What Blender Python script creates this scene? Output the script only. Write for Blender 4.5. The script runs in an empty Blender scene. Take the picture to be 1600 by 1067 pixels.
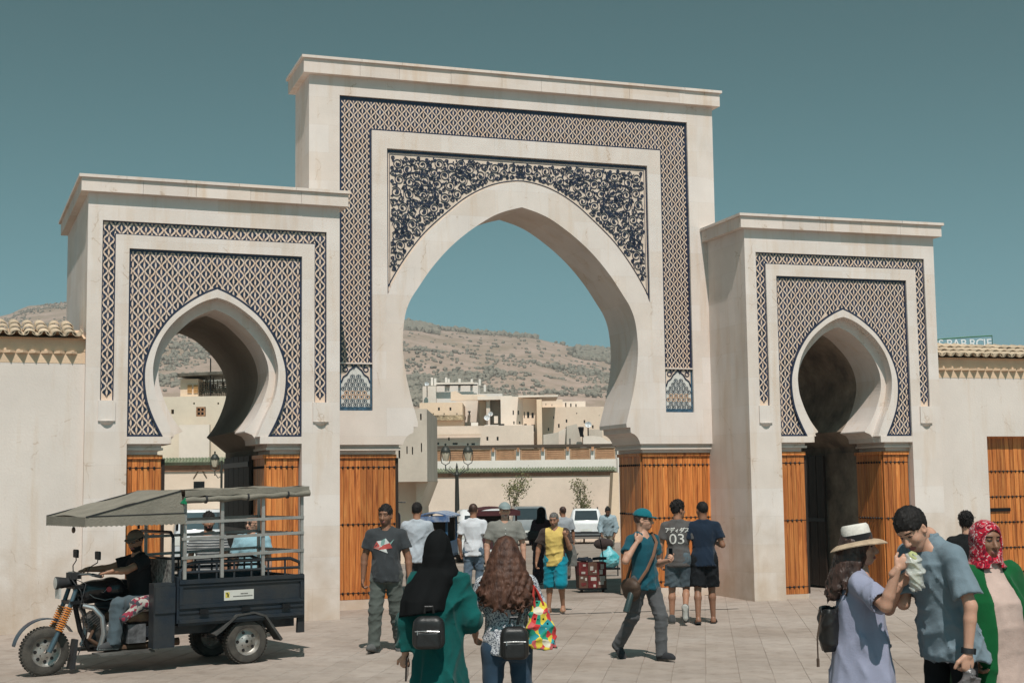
import bpy, bmesh, math, random
import numpy as np
from mathutils import Vector, Matrix, noise
from mathutils.geometry import tessellate_polygon
from mathutils.bvhtree import BVHTree
R = math.radians
scn = bpy.context.scene
col = scn.collection
rng = random.Random(7)

# ---------------------------------------------------------------- camera
CAM = Vector((-8.0323, -22.4257, 1.95))
YAW, PITCH, ROLL = R(19.2314), R(5.7489), R(-0.7287)
fwd = Vector((math.sin(YAW)*math.cos(PITCH), math.cos(YAW)*math.cos(PITCH), math.sin(PITCH)))
_rt = Vector((math.cos(YAW), -math.sin(YAW), 0)); _up = _rt.cross(fwd)
rt = _rt*math.cos(ROLL) + _up*math.sin(ROLL); up = -_rt*math.sin(ROLL) + _up*math.cos(ROLL)
cd = bpy.data.cameras.new('camera'); cam = bpy.data.objects.new('camera', cd); col.objects.link(cam)
cd.lens = 50; cd.sensor_width = 36; cd.clip_end = 8000; cd.clip_start = .1
m = Matrix((rt, up, -fwd)).transposed().to_4x4(); m.translation = CAM; cam.matrix_world = m
scn.camera = cam
# ---------------------------------------------------------------- world, sun, exposure
SKYT = (0.215, 0.56, 0.638, 1)      # teal tone of the sky
SUN_EL, SUN_AZ = R(57), R(191)          # azimuth measured from +Y towards +X
w = bpy.data.worlds.new('World'); scn.world = w; w.use_nodes = True
nt = w.node_tree; bg = nt.nodes['Background']
sky = nt.nodes.new('ShaderNodeTexSky'); sky.sky_type = 'NISHITA'; sky.sun_disc = False
sky.sun_elevation = SUN_EL; sky.sun_rotation = SUN_AZ; sky.altitude = 400; sky.air_density = 1.0; sky.dust_density = 1.6; sky.ozone_density = 1.0
bw = nt.nodes.new('ShaderNodeRGBToBW'); nt.links.new(sky.outputs[0], bw.inputs[0])
pw_ = nt.nodes.new('ShaderNodeMath'); pw_.operation = 'POWER'; pw_.inputs[1].default_value = 1.55; nt.links.new(bw.outputs[0], pw_.inputs[0])
mx = nt.nodes.new('ShaderNodeMix'); mx.data_type = 'RGBA'; mx.blend_type = 'MULTIPLY'; mx.inputs[0].default_value = 1
nt.links.new(pw_.outputs[0], mx.inputs[6]); mx.inputs[7].default_value = SKYT
nt.links.new(mx.outputs[2], bg.inputs[0]); bg.inputs[1].default_value = 0.06
sl = bpy.data.lights.new('sun', 'SUN'); so = bpy.data.objects.new('sun', sl); col.objects.link(so)
sl.energy = 4.35; sl.angle = R(.55); sl.color = (1, .925, .855)
sd = Vector((math.sin(SUN_AZ)*math.cos(SUN_EL), math.cos(SUN_AZ)*math.cos(SUN_EL), math.sin(SUN_EL)))
so.rotation_euler = sd.to_track_quat('Z', 'Y').to_euler(); so.location = (-10, -30, 40)
scn.view_settings.view_transform = 'Standard'; scn.view_settings.look = 'None'
scn.view_settings.exposure = 0.0; scn.view_settings.gamma = 1
scn.render.engine = 'CYCLES'
scn.cycles.max_bounces = 6; scn.cycles.transparent_max_bounces = 8

# ---------------------------------------------------------------- helpers
def W(u, v, D):
    "world point seen at photo position (u, v) of the 1600 px photograph, D metres down the view axis"
    return CAM + (fwd + rt*((u-800)/2222.2) - up*((v-533.5)/2222.2))*D
def GZ(x, y):
    "ground height: level square, gentle fall behind the gate"
    return 0.0 if y < 0.5 else -0.022*min(y-0.5, 55)
def onground(u, D):
    "ground point in the column u of the photograph at view depth D"
    p = W(u, 757, D); return Vector((p.x, p.y, GZ(p.x, p.y)))

def link(o, parent=None):
    col.objects.link(o)
    if parent is not None: o.parent = parent
    return o
def tag(o, label=None, cat=None, group=None, kind=None):
    if label: o['label'] = label
    if cat: o['category'] = cat
    if group: o['group'] = group
    if kind: o['kind'] = kind
    return o
def empty(name, loc=(0, 0, 0), rz=0, label=None, cat=None, group=None):
    o = bpy.data.objects.new(name, None); o.empty_display_size = .1
    o.location = loc; o.rotation_euler = (0, 0, rz); link(o)
    return tag(o, label, cat, group)

class MB:
    "collects polygons; build() makes ONE mesh object of them"
    def __init__(s): s.v = []; s.f = []; s.mi = []; s.cur = 0; s.M = Matrix()
    def add(s, vs, fs):
        b = len(s.v); s.v += [s.M @ Vector(p) for p in vs]; s.f += [[b+i for i in f] for f in fs]; s.mi += [s.cur]*len(fs); return s
    def box(s, c, d, rot=None, taper=1.0):
        x, y, z = d[0]/2, d[1]/2, d[2]/2
        vs = [Vector((sx*x*(taper if sz > 0 else 1), sy*y*(taper if sz > 0 else 1), sz*z)) for sz in (-1, 1) for sy in (-1, 1) for sx in (-1, 1)]
        if rot is not None: vs = [rot @ p for p in vs]
        c = Vector(c)
        return s.add([p+c for p in vs], [(0, 2, 3, 1), (4, 5, 7, 6), (0, 1, 5, 4), (2, 6, 7, 3), (0, 4, 6, 2), (1, 3, 7, 5)])
    def bb(s, x0, x1, y0, y1, z0, z1): return s.box(((x0+x1)/2, (y0+y1)/2, (z0+z1)/2), (x1-x0, y1-y0, z1-z0))
    def tube(s, pts, r, n=8, cap=True, closed=False):
        pts = [Vector(p) for p in pts]; k = len(pts); rr = r if isinstance(r, (list, tuple)) else [r]*k
        prev = None; vs = []
        for i, p in enumerate(pts):
            a = pts[(i-1) % k] if (i > 0 or closed) else p; b = pts[(i+1) % k] if (i < k-1 or closed) else p
            t = (b-a).normalized()
            if prev is None:
                h = Vector((0, 0, 1)) if abs(t.z) < .9 else Vector((1, 0, 0)); u = t.cross(h).normalized()
            else: u = (prev - t*prev.dot(t)).normalized()
            prev = u; w2 = t.cross(u)
            vs += [p + (u*math.cos(2*math.pi*j/n) + w2*math.sin(2*math.pi*j/n))*rr[i] for j in range(n)]
        fs = []
        for i in range(k if closed else k-1):
            a, b = i*n, ((i+1) % k)*n
            fs += [(a+j, a+(j+1) % n, b+(j+1) % n, b+j) for j in range(n)]
        if cap and not closed: fs += [tuple(range(n))[::-1], tuple((k-1)*n+j for j in range(n))]
        return s.add(vs, fs)
    def lathe(s, prof, n=16, c=(0, 0, 0), axis='Z', caps=True):
        c = Vector(c); vs = []; 
        for r, h in prof:
            for j in range(n):
                a = 2*math.pi*j/n; x, y = r*math.cos(a), r*math.sin(a)
                vs.append(c + Vector({'Z': (x, y, h), 'Y': (x, h, -y), 'X': (h, x, y)}[axis]))
        fs = [(i*n+j, i*n+(j+1) % n, (i+1)*n+(j+1) % n, (i+1)*n+j) for i in range(len(prof)-1) for j in range(n)]
        if caps: fs += [tuple(range(n))[::-1], tuple((len(prof)-1)*n+j for j in range(n))]
        return s.add(vs, fs)
    def prism(s, polys, d0, d1, plane='XZ', back=True):
        "polygon with holes in a plane, extruded along the third axis"
        f3 = {'XZ': lambda p, d: (p[0], d, p[1]), 'XY': lambda p, d: (p[0], p[1], d), 'YZ': lambda p, d: (d, p[0], p[1])}[plane]
        tri = tessellate_polygon([[Vector((p[0], p[1], 0)) for p in poly] for poly in polys])
        flat = [p for poly in polys for p in poly]; n = len(flat)
        vs = [f3(p, d0) for p in flat]+[f3(p, d1) for p in flat]
        fs = []
        for t in tri:
            a, b, c3 = [Vector((flat[i][0], flat[i][1])) for i in t]
            cr = (b-a).x*(c3-a).y-(b-a).y*(c3-a).x
            t = tuple(t) if cr > 0 else tuple(t)[::-1]
            if plane == 'XY': t = t[::-1]
            fs.append(t)
            if back: fs.append(tuple(i+n for i in t[::-1]))
        o = 0
        for poly in polys:
            k = len(poly)
            fs += [(o+i, o+(i+1) % k, n+o+(i+1) % k, n+o+i) for i in range(k)]; o += k
        return s.add(vs, fs)
    def sphere(s, c, r, n=10, mrows=6, sc=(1, 1, 1)):
        c = Vector(c); vs = [c+Vector((0, 0, -r*sc[2]))]
        for i in range(1, mrows):
            a = math.pi*i/mrows-math.pi/2
            vs += [c+Vector((r*sc[0]*math.cos(a)*math.cos(2*math.pi*j/n), r*sc[1]*math.cos(a)*math.sin(2*math.pi*j/n), r*sc[2]*math.sin(a))) for j in range(n)]
        vs.append(c+Vector((0, 0, r*sc[2]))); t = len(vs)-1
        fs = [(0, 1+(j+1) % n, 1+j) for j in range(n)]+[(1+(i-1)*n+j, 1+(i-1)*n+(j+1) % n, 1+i*n+(j+1) % n, 1+i*n+j) for i in range(1, mrows-1) for j in range(n)]
        fs += [(1+(mrows-2)*n+j, 1+(mrows-2)*n+(j+1) % n, t) for j in range(n)]
        return s.add(vs, fs)
    def mesh(s, name, mats, smooth=False, fixn=True):
        me = bpy.data.meshes.new(name); me.from_pydata([tuple(p) for p in s.v], [], s.f)
        for mt in (mats if isinstance(mats, (list, tuple)) else [mats]): me.materials.append(mt)
        if any(s.mi): me.polygons.foreach_set('material_index', s.mi)
        if fixn:
            bm = bmesh.new(); bm.from_mesh(me); bmesh.ops.recalc_face_normals(bm, faces=bm.faces); bm.to_mesh(me); bm.free()
        if smooth: smooth_angle(me)
        me.update(); return me
    def build(s, name, mats, parent=None, smooth=False, loc=None, fixn=True):
        o = bpy.data.objects.new(name, s.mesh(name, mats, smooth, fixn))
        if loc is not None: o.location = loc
        return link(o, parent)
def smooth_angle(me, ang=R(40)):
    me.polygons.foreach_set('use_smooth', [True]*len(me.polygons))
    bm = bmesh.new(); bm.from_mesh(me)
    for e in bm.edges: e.smooth = not (len(e.link_faces) == 2 and e.calc_face_angle(0) > ang)
    bm.to_mesh(me); bm.free()
def inst(name, me, parent, loc=(0, 0, 0), rot=(0, 0, 0), sc=None):
    o = bpy.data.objects.new(name, me); o.location = loc; o.rotation_euler = rot
    if sc: o.scale = sc
    return link(o, parent)

# ---------------------------------------------------------------- materials
MATS = {}
def mat(name, c, rough=.8, spec=.3, metal=0, var=.12, scale=4, fine=60, bump=.15, bdist=.01, c2=None, rnd=0, coat=0, sheen=0, extra=None, stretch=(1, 1, 1), trans=0, alpha=1, bf=1.0):
    "general procedural material: base colour broken up by two noises, plus fine bump; rnd = brightness change per object"
    if name in MATS: return MATS[name]
    mt = bpy.data.materials.new(name); MATS[name] = mt; mt.use_nodes = True
    nt = mt.node_tree; N = nt.nodes; L = nt.links; b = N['Principled BSDF']
    tc = N.new('ShaderNodeTexCoord'); mp = N.new('ShaderNodeMapping'); L.new(tc.outputs['Object'], mp.inputs[0]); mp.inputs['Scale'].default_value = stretch
    n1 = N.new('ShaderNodeTexNoise'); n1.inputs['Scale'].default_value = scale; n1.inputs['Detail'].default_value = 5; n1.inputs['Roughness'].default_value = .6
    n2 = N.new('ShaderNodeTexNoise'); n2.inputs['Scale'].default_value = fine; n2.inputs['Detail'].default_value = 3
    L.new(mp.outputs[0], n1.inputs[0]); L.new(mp.outputs[0], n2.inputs[0])
    rp = N.new('ShaderNodeValToRGB'); L.new(n1.outputs[0], rp.inputs[0])
    c = Vector(c); k = Vector(c2) if c2 is not None else c*(1-2.2*var)
    rp.color_ramp.elements[0].position = .32; rp.color_ramp.elements[1].position = .66
    rp.color_ramp.elements[0].color = (*k, 1); rp.color_ramp.elements[1].color = (*c, 1)
    hv = N.new('ShaderNodeHueSaturation'); L.new(rp.outputs[0], hv.inputs['Color'])
    ma = N.new('ShaderNodeMath'); ma.operation = 'MULTIPLY_ADD'; L.new(n2.outputs[0], ma.inputs[0]); ma.inputs[1].default_value = var*1.4; ma.inputs[2].default_value = 1-var*.7
    last = ma.outputs[0]
    if rnd:
        oi = N.new('ShaderNodeObjectInfo'); mb = N.new('ShaderNodeMath'); mb.operation = 'MULTIPLY_ADD'; L.new(oi.outputs['Random'], mb.inputs[0]); mb.inputs[1].default_value = rnd*2; mb.inputs[2].default_value = 1-rnd
        mc = N.new('ShaderNodeMath'); mc.operation = 'MULTIPLY'; L.new(last, mc.inputs[0]); L.new(mb.outputs[0], mc.inputs[1]); last = mc.outputs[0]
    L.new(last, hv.inputs['Value']); L.new(hv.outputs[0], b.inputs['Base Color'])
    b.inputs['Roughness'].default_value = rough; b.inputs['Specular IOR Level'].default_value = spec; b.inputs['Metallic'].default_value = metal
    if coat: b.inputs['Coat Weight'].default_value = coat; b.inputs['Coat Roughness'].default_value = .12
    if sheen: b.inputs['Sheen Weight'].default_value = sheen; b.inputs['Sheen Roughness'].default_value = .5
    if trans: b.inputs['Transmission Weight'].default_value = trans
    if alpha < 1: b.inputs['Alpha'].default_value = alpha
    if bump:
        bp = N.new('ShaderNodeBump'); bp.inputs['Strength'].default_value = bump; bp.inputs['Distance'].default_value = bdist
        ad = N.new('ShaderNodeMath'); ad.operation = 'MULTIPLY_ADD'; L.new(n2.outputs[0], ad.inputs[0]); ad.inputs[1].default_value = bf; L.new(n1.outputs[0], ad.inputs[2])
        L.new(ad.outputs[0], bp.inputs['Height']); L.new(bp.outputs[0], b.inputs['Normal'])
    if extra: extra(nt, b, hv, mp)
    return mt

def stone_extra(bw=.95, rh=.46, joint=.90, stain=.5, dirt=True):
    def f(nt, b, hv, mp):
        N, L = nt.nodes, nt.links
        # faint ashlar joints and block-to-block tone
        sp = N.new('ShaderNodeSeparateXYZ'); L.new(mp.outputs[0], sp.inputs[0])
        sm = N.new('ShaderNodeMath'); sm.operation = 'ADD'; L.new(sp.outputs[0], sm.inputs[0]); L.new(sp.outputs[1], sm.inputs[1])
        cb = N.new('ShaderNodeCombineXYZ'); L.new(sm.outputs[0], cb.inputs[0]); L.new(sp.outputs[2], cb.inputs[1])
        br = N.new('ShaderNodeTexBrick'); L.new(cb.outputs[0], br.inputs[0])
        br.inputs['Color1'].default_value = (1, 1, 1, 1); br.inputs['Color2'].default_value = (.93, .885, .835, 1); br.inputs['Mortar'].default_value = (joint, joint*.98, joint*.96, 1)
        br.inputs['Scale'].default_value = 1; br.inputs['Mortar Size'].default_value = .003; br.inputs['Brick Width'].default_value = bw; br.inputs['Row Height'].default_value = rh; br.inputs['Bias'].default_value = -.2
        m1 = N.new('ShaderNodeMix'); m1.data_type = 'RGBA'; m1.blend_type = 'MULTIPLY'; m1.inputs[0].default_value = 1
        L.new(hv.outputs[0], m1.inputs[6]); L.new(br.outputs[0], m1.inputs[7])
        # vertical rain streaks / ochre blotches
        mp2 = N.new('ShaderNodeMapping'); L.new(mp.outputs[0], mp2.inputs[0]); mp2.inputs['Scale'].default_value = (3.2, 3.2, .35)
        n3 = N.new('ShaderNodeTexNoise'); n3.inputs['Scale'].default_value = 1.3; n3.inputs['Detail'].default_value = 6; n3.inputs['Roughness'].default_value = .65; L.new(mp2.outputs[0], n3.inputs[0])
        r3 = N.new('ShaderNodeValToRGB'); L.new(n3.outputs[0], r3.inputs[0]); r3.color_ramp.elements[0].position = .52; r3.color_ramp.elements[1].position = .78
        r3.color_ramp.elements[0].color = (1, 1, 1, 1); r3.color_ramp.elements[1].color = (.86, .74, .60, 1)
        m2 = N.new('ShaderNodeMix'); m2.data_type = 'RGBA'; m2.blend_type = 'MULTIPLY'; m2.inputs[0].default_value = min(1, stain*1.5)
        L.new(m1.outputs[2], m2.inputs[6]); L.new(r3.outputs[0], m2.inputs[7])
        # hairline cracks, only here and there
        nd = N.new('ShaderNodeTexNoise'); nd.inputs['Scale'].default_value = 2.5; nd.inputs['Detail'].default_value = 4; L.new(mp.outputs[0], nd.inputs[0])
        va = N.new('ShaderNodeVectorMath'); va.operation = 'MULTIPLY_ADD'; L.new(nd.outputs['Color'], va.inputs[0]); va.inputs[1].default_value = (.5, .5, .5); L.new(mp.outputs[0], va.inputs[2])
        vo = N.new('ShaderNodeTexVoronoi'); vo.feature = 'DISTANCE_TO_EDGE'; vo.inputs['Scale'].default_value = .55; L.new(va.outputs[0], vo.inputs[0])
        cr = N.new('ShaderNodeValToRGB'); L.new(vo.outputs[0], cr.inputs[0]); cr.color_ramp.elements[0].color = (0, 0, 0, 1); cr.color_ramp.elements[1].position = .0035; cr.color_ramp.elements[1].color = (1, 1, 1, 1)
        mk = N.new('ShaderNodeValToRGB'); L.new(n3.outputs[0], mk.inputs[0]); mk.color_ramp.elements[0].position = .50; mk.color_ramp.elements[0].color = (1, 1, 1, 1); mk.color_ramp.elements[1].position = .56; mk.color_ramp.elements[1].color = (.76, .69, .62, 1)
        lg = N.new('ShaderNodeMix'); lg.data_type = 'RGBA'; L.new(cr.outputs[0], lg.inputs[0]); L.new(mk.outputs[0], lg.inputs[6]); lg.inputs[7].default_value = (1, 1, 1, 1)
        mcr = N.new('ShaderNodeMix'); mcr.data_type = 'RGBA'; mcr.blend_type = 'MULTIPLY'; mcr.inputs[0].default_value = 1; L.new(m2.outputs[2], mcr.inputs[6]); L.new(lg.outputs[2], mcr.inputs[7])
        out = mcr.outputs[2]
        if dirt:   # splash dirt, uneven, low on the wall
            n4 = N.new('ShaderNodeTexNoise'); n4.inputs['Scale'].default_value = 2.2; n4.inputs['Detail'].default_value = 6; L.new(mp.outputs[0], n4.inputs[0])
            a1 = N.new('ShaderNodeMath'); a1.operation = 'MULTIPLY_ADD'; L.new(sp.outputs[2], a1.inputs[0]); a1.inputs[1].default_value = -.30; a1.inputs[2].default_value = .30
            a2 = N.new('ShaderNodeMath'); a2.operation = 'ADD'; L.new(n4.outputs[0], a2.inputs[0]); L.new(a1.outputs[0], a2.inputs[1])
            r4 = N.new('ShaderNodeValToRGB'); L.new(a2.outputs[0], r4.inputs[0]); r4.color_ramp.elements[0].position = .42; r4.color_ramp.elements[1].position = .85
            r4.color_ramp.elements[0].color = (1, 1, 1, 1); r4.color_ramp.elements[1].color = (.70, .61, .51, 1)
            m3 = N.new('ShaderNodeMix'); m3.data_type = 'RGBA'; m3.blend_type = 'MULTIPLY'; m3.inputs[0].default_value = .8
            L.new(out, m3.inputs[6]); L.new(r4.outputs[0], m3.inputs[7]); out = m3.outputs[2]
        L.new(out, b.inputs['Base Color'])
    return f
STONE = mat('pale_limestone', (.715, .635, .585), .85, .2, var=.05, scale=1.6, fine=45, bump=.25, bdist=.006, extra=stone_extra())
CORN = mat('cornice_stone', (.715, .62, .56), .85, .2, var=.06, scale=1.3, fine=45, bump=.25, bdist=.006, rnd=.06, extra=stone_extra(stain=.8, dirt=False, joint=1.0))
PLASTER = mat('wall_plaster', (.68, .60, .545), .9, .15, var=.055, scale=.8, fine=30, bump=.3, bdist=.008, extra=stone_extra(bw=9, rh=7, joint=1, stain=.45))
OCHRE = mat('ochre_render', (.70, .51, .355), .9, .15, var=.08, scale=2, fine=40, bump=.3, bdist=.01)
NAVY = mat('navy_glazed_tile', (.026, .029, .060), .28, .5, var=.25, scale=7, fine=30, bump=.05, bdist=.002, rnd=.4, c2=(.016, .022, .042))
NAVYB = mat('navy_border_tile', (.028, .034, .070), .35, .45, var=.25, scale=12, fine=40, bump=.1, bdist=.002)
CREAMT = mat('cream_tile_bisque', (.70, .555, .455), .6, .35, var=.13, scale=9, fine=60, bump=.2, bdist=.003, c2=(.68, .48, .345))
CREAMS = mat('carved_cream_ground', (.72, .58, .475), .7, .25, var=.08, scale=6, fine=60, bump=.2, bdist=.003)
def wood_extra(nt, b, hv, mp):
    N, L = nt.nodes, nt.links
    oi = N.new('ShaderNodeObjectInfo'); tc = N.new('ShaderNodeTexCoord')
    ad = N.new('ShaderNodeVectorMath'); ad.operation = 'MULTIPLY_ADD'
    cb = N.new('ShaderNodeCombineXYZ'); L.new(oi.outputs['Random'], cb.inputs[0]); L.new(oi.outputs['Random'], cb.inputs[2])
    L.new(cb.outputs[0], ad.inputs[0]); ad.inputs[1].default_value = (37, 11, 53); L.new(tc.outputs['Object'], ad.inputs[2])
    mp2 = N.new('ShaderNodeMapping'); L.new(ad.outputs[0], mp2.inputs[0]); mp2.inputs['Scale'].default_value = (22, 22, .9)
    n = N.new('ShaderNodeTexNoise'); n.inputs['Scale'].default_value = 1.5; n.inputs['Detail'].default_value = 7; n.inputs['Roughness'].default_value = .62; n.inputs['Distortion'].default_value = .9
    L.new(mp2.outputs[0], n.inputs[0])
    r = N.new('ShaderNodeValToRGB'); L.new(n.outputs[0], r.inputs[0]); e = r.color_ramp.elements
    e[0].position = .30; e[0].color = (.22, .052, .013, 1); e[1].position = .70; e[1].color = (.68, .28, .082, 1)
    x = e.new(.5); x.color = (.53, .17, .042, 1)
    mb = N.new('ShaderNodeMath'); mb.operation = 'MULTIPLY_ADD'; L.new(oi.outputs['Random'], mb.inputs[0]); mb.inputs[1].default_value = .55; mb.inputs[2].default_value = .72
    h2 = N.new('ShaderNodeHueSaturation'); L.new(r.outputs[0], h2.inputs['Color']); L.new(mb.outputs[0], h2.inputs['Value']); L.new(h2.outputs[0], b.inputs['Base Color'])
WOOD = mat('varnished_cedar', (.5, .2, .06), .42, .4, bump=.15, extra=wood_extra)
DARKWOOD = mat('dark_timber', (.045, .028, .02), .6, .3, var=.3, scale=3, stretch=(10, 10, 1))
IRON = mat('black_iron', (.02, .02, .022), .45, .5, metal=.6, var=.2)
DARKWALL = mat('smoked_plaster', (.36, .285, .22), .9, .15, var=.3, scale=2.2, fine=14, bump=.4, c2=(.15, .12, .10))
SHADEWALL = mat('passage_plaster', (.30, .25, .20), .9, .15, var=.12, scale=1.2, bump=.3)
# ================================================================ ground
def slab_extra(nt, b, hv, mp):
    N, L = nt.nodes, nt.links
    ge = N.new('ShaderNodeNewGeometry'); n = N.new('ShaderNodeTexNoise'); n.inputs['Scale'].default_value = .55; n.inputs['Detail'].default_value = 6; L.new(ge.outputs['Position'], n.inputs[0])
    r = N.new('ShaderNodeValToRGB'); L.new(n.outputs[0], r.inputs[0]); r.color_ramp.elements[0].position = .36; r.color_ramp.elements[1].position = .62
    r.color_ramp.elements[0].color = (.80, .77, .74, 1); r.color_ramp.elements[1].color = (1, 1, 1, 1)
    m1 = N.new('ShaderNodeMix'); m1.data_type = 'RGBA'; m1.blend_type = 'MULTIPLY'; m1.inputs[0].default_value = 1; L.new(hv.outputs[0], m1.inputs[6]); L.new(r.outputs[0], m1.inputs[7])
    n2 = N.new('ShaderNodeTexNoise'); n2.inputs['Scale'].default_value = 5; n2.inputs['Detail'].default_value = 8; n2.inputs['Roughness'].default_value = .7; L.new(ge.outputs['Position'], n2.inputs[0])
    r2 = N.new('ShaderNodeValToRGB'); L.new(n2.outputs[0], r2.inputs[0]); r2.color_ramp.elements[0].position = .30; r2.color_ramp.elements[1].position = .5
    r2.color_ramp.elements[0].color = (.66, .62, .58, 1); r2.color_ramp.elements[1].color = (1, 1, 1, 1)
    m2 = N.new('ShaderNodeMix'); m2.data_type = 'RGBA'; m2.blend_type = 'MULTIPLY'; m2.inputs[0].default_value = .7; L.new(m1.outputs[2], m2.inputs[6]); L.new(r2.outputs[0], m2.inputs[7])
    L.new(m2.outputs[2], b.inputs['Base Color'])
GROUND = mat('dusty_ground', (.35, .295, .255), .92, .15, var=.08, scale=.6, fine=25, bump=.25, extra=slab_extra)
SLAB = mat('paving_stone', (.39, .33, .288), .82, .25, var=.08, scale=3, fine=50, bump=.35, bdist=.005, rnd=.05, extra=slab_extra)
me = bpy.data.meshes.new('ground'); ys = [-400, -60, .5, 20, 40, 55.5, 120, 4000]; xs = [-3000, -60, -20, 20, 60, 3000]
vs = [(x, y, GZ(x, y)-.0065) for y in ys for x in xs]; nx = len(xs)
me.from_pydata(vs, [], [(j*nx+i, j*nx+i+1, (j+1)*nx+i+1, (j+1)*nx+i) for j in range(len(ys)-1) for i in range(nx-1)]); me.materials.append(GROUND)
ground = link(bpy.data.objects.new('ground', me)); ground['kind'] = 'structure'
PA = R(26.8); pu = Vector((math.sin(PA), math.cos(PA), 0)); pw = Vector((math.cos(PA), -math.sin(PA), 0))
def in_gate(p):   # no slabs under walls
    return p.y > 0.3
cand = []
SW, SL = .34, .68
for i in range(-60, 60):
    off = (i % 2)*.5*SL + (hash((i*7919) % 101) % 7)*.02
    for j in range(-40, 60):
        c = pw*(i*SW) + pu*(j*SL+off) + Vector((-3, -9, 0))
        d = c-CAM; z = d.dot(fwd)
        if z < 10 or in_gate(c): continue
        u = 800+2222*d.dot(rt)/z; v = 533.5-2222*d.dot(up)/z
        if -60 < u < 1660 and v < 1110: cand.append((z, i, j, c))
cand.sort(key=lambda t: t[0])
slm = []
for q in range(6):
    r2 = random.Random(q); b = MB(); g = .0015
    def corner(sx, sy): return (sx*(SW/2-g)+r2.uniform(-.003, .003), sy*(SL/2-g)+r2.uniform(-.003, .003))
    p = [corner(*s) for s in ((-1, -1), (1, -1), (1, 1), (-1, 1))]
    k = .004
    ins = [(x-math.copysign(k, x), y-math.copysign(k, y)) for x, y in p]
    t = [r2.uniform(-.0012, .0012) for _ in range(4)]
    b.add([(x, y, -.03) for x, y in p]+[(x, y, -.004+tt) for (x, y), tt in zip(p, t)]+[(x, y, tt) for (x, y), tt in zip(ins, t)],
          [(8, 9, 10, 11)]+[(i, (i+1) % 4, 4+(i+1) % 4, 4+i) for i in range(4)]+[(4+i, 4+(i+1) % 4, 8+(i+1) % 4, 8+i) for i in range(4)])
    slm.append(b.mesh('paving_slab', SLAB))
rest = MB()
for n, (z, i, j, c) in enumerate(cand):
    q = (i*3+j*5) % 6
    if n < 300: inst('paving_slab', slm[q], ground, c, (0, 0, -PA))
    else:
        M = Matrix.Translation(c) @ Matrix.Rotation(-PA, 4, 'Z'); b = len(rest.v)
        rest.M = M; rest.add([v.co for v in slm[q].vertices], [tuple(p.vertices) for p in slm[q].polygons])
tag(rest.build('paving_field', SLAB, ground, fixn=False), kind='stuff')
# narrow drain slot across the paving in front of the arch
b = MB(); p0, p1 = Vector((-2.6, -1.75, .004)), Vector((2.6, -2.5, .004))
d = (p1-p0); n = 13
for i in range(n):
    a = p0+d*(i/n); c = p0+d*((i+.93)/n); s = Vector((-d.y, d.x, 0)).normalized()*.045
    b.add([a-s, c-s, c+s, a+s], [(0, 1, 2, 3)])
b.build('drain_grating', mat('drain_iron', (.10, .09, .08), .8, .3), ground)

# ================================================================ arch profiles (x half, z)
def smoothpts(pts, n=5):
    out = []
    P = [Vector(p) for p in pts]
    for i in range(len(P)-1):
        a, b2, c, d = P[max(i-1, 0)], P[i], P[i+1], P[min(i+2, len(P)-1)]
        for k in range(n):
            t = k/n
            out.append(tuple(.5*((2*b2)+(c-a)*t+(2*a-5*b2+4*c-d)*t*t+(3*b2-a-3*c+d)*t**3)))
    out.append(tuple(P[-1])); return out
# centre: right half from the foot up to the apex
C_IN = smoothpts([(1.85, 2.97), (1.905, 3.17), (1.985, 3.47), (2.06, 3.83), (2.10, 4.25), (2.065, 4.69), (1.975, 4.97), (1.83, 5.20), (1.60, 5.53), (1.30, 5.87), (.96, 6.165), (.575, 6.425), (.30, 6.55), (0, 6.635)])
C_FOOT = [(2.10, 2.622), (2.085, 2.68), (2.05, 2.74), (2.0, 2.785), (1.93, 2.815), (1.925, 2.905), (1.855, 2.905)]
C_EX = smoothpts([(2.33, 5.10), (2.26, 5.26), (2.02, 5.66), (1.70, 6.08), (1.33, 6.43), (.96, 6.735), (.58, 6.94), (.28, 7.03), (0, 7.07)])
S_EX = smoothpts([(.76, 2.70), (.89, 2.965), (.985, 3.24), (1.02, 3.55), (.992, 3.80), (.88, 4.095), (.67, 4.41), (.41, 4.64), (.18, 4.785), (0, 4.865)])
S_IN = smoothpts([(.60, 2.70), (.72, 2.985), (.85, 3.26), (.905, 3.55), (.895, 3.80), (.80, 4.10), (.60, 4.38), (.34, 4.59), (.15, 4.69), (0, 4.735)])
S_IN2 = smoothpts([(.455, 2.79), (.60, 2.985), (.725, 3.25), (.805, 3.55), (.775, 3.84), (.62, 4.13), (.34, 4.41), (.15, 4.525), (0, 4.58)])
S_FOOT2 = [(.62, 2.60), (.61, 2.67), (.56, 2.735), (.455, 2.775)]
def mir(pts): return [(-x, z) for x, z in pts]
def opening(half): return half + mir(half)[::-1][1:]     # right foot -> apex -> left foot

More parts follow.
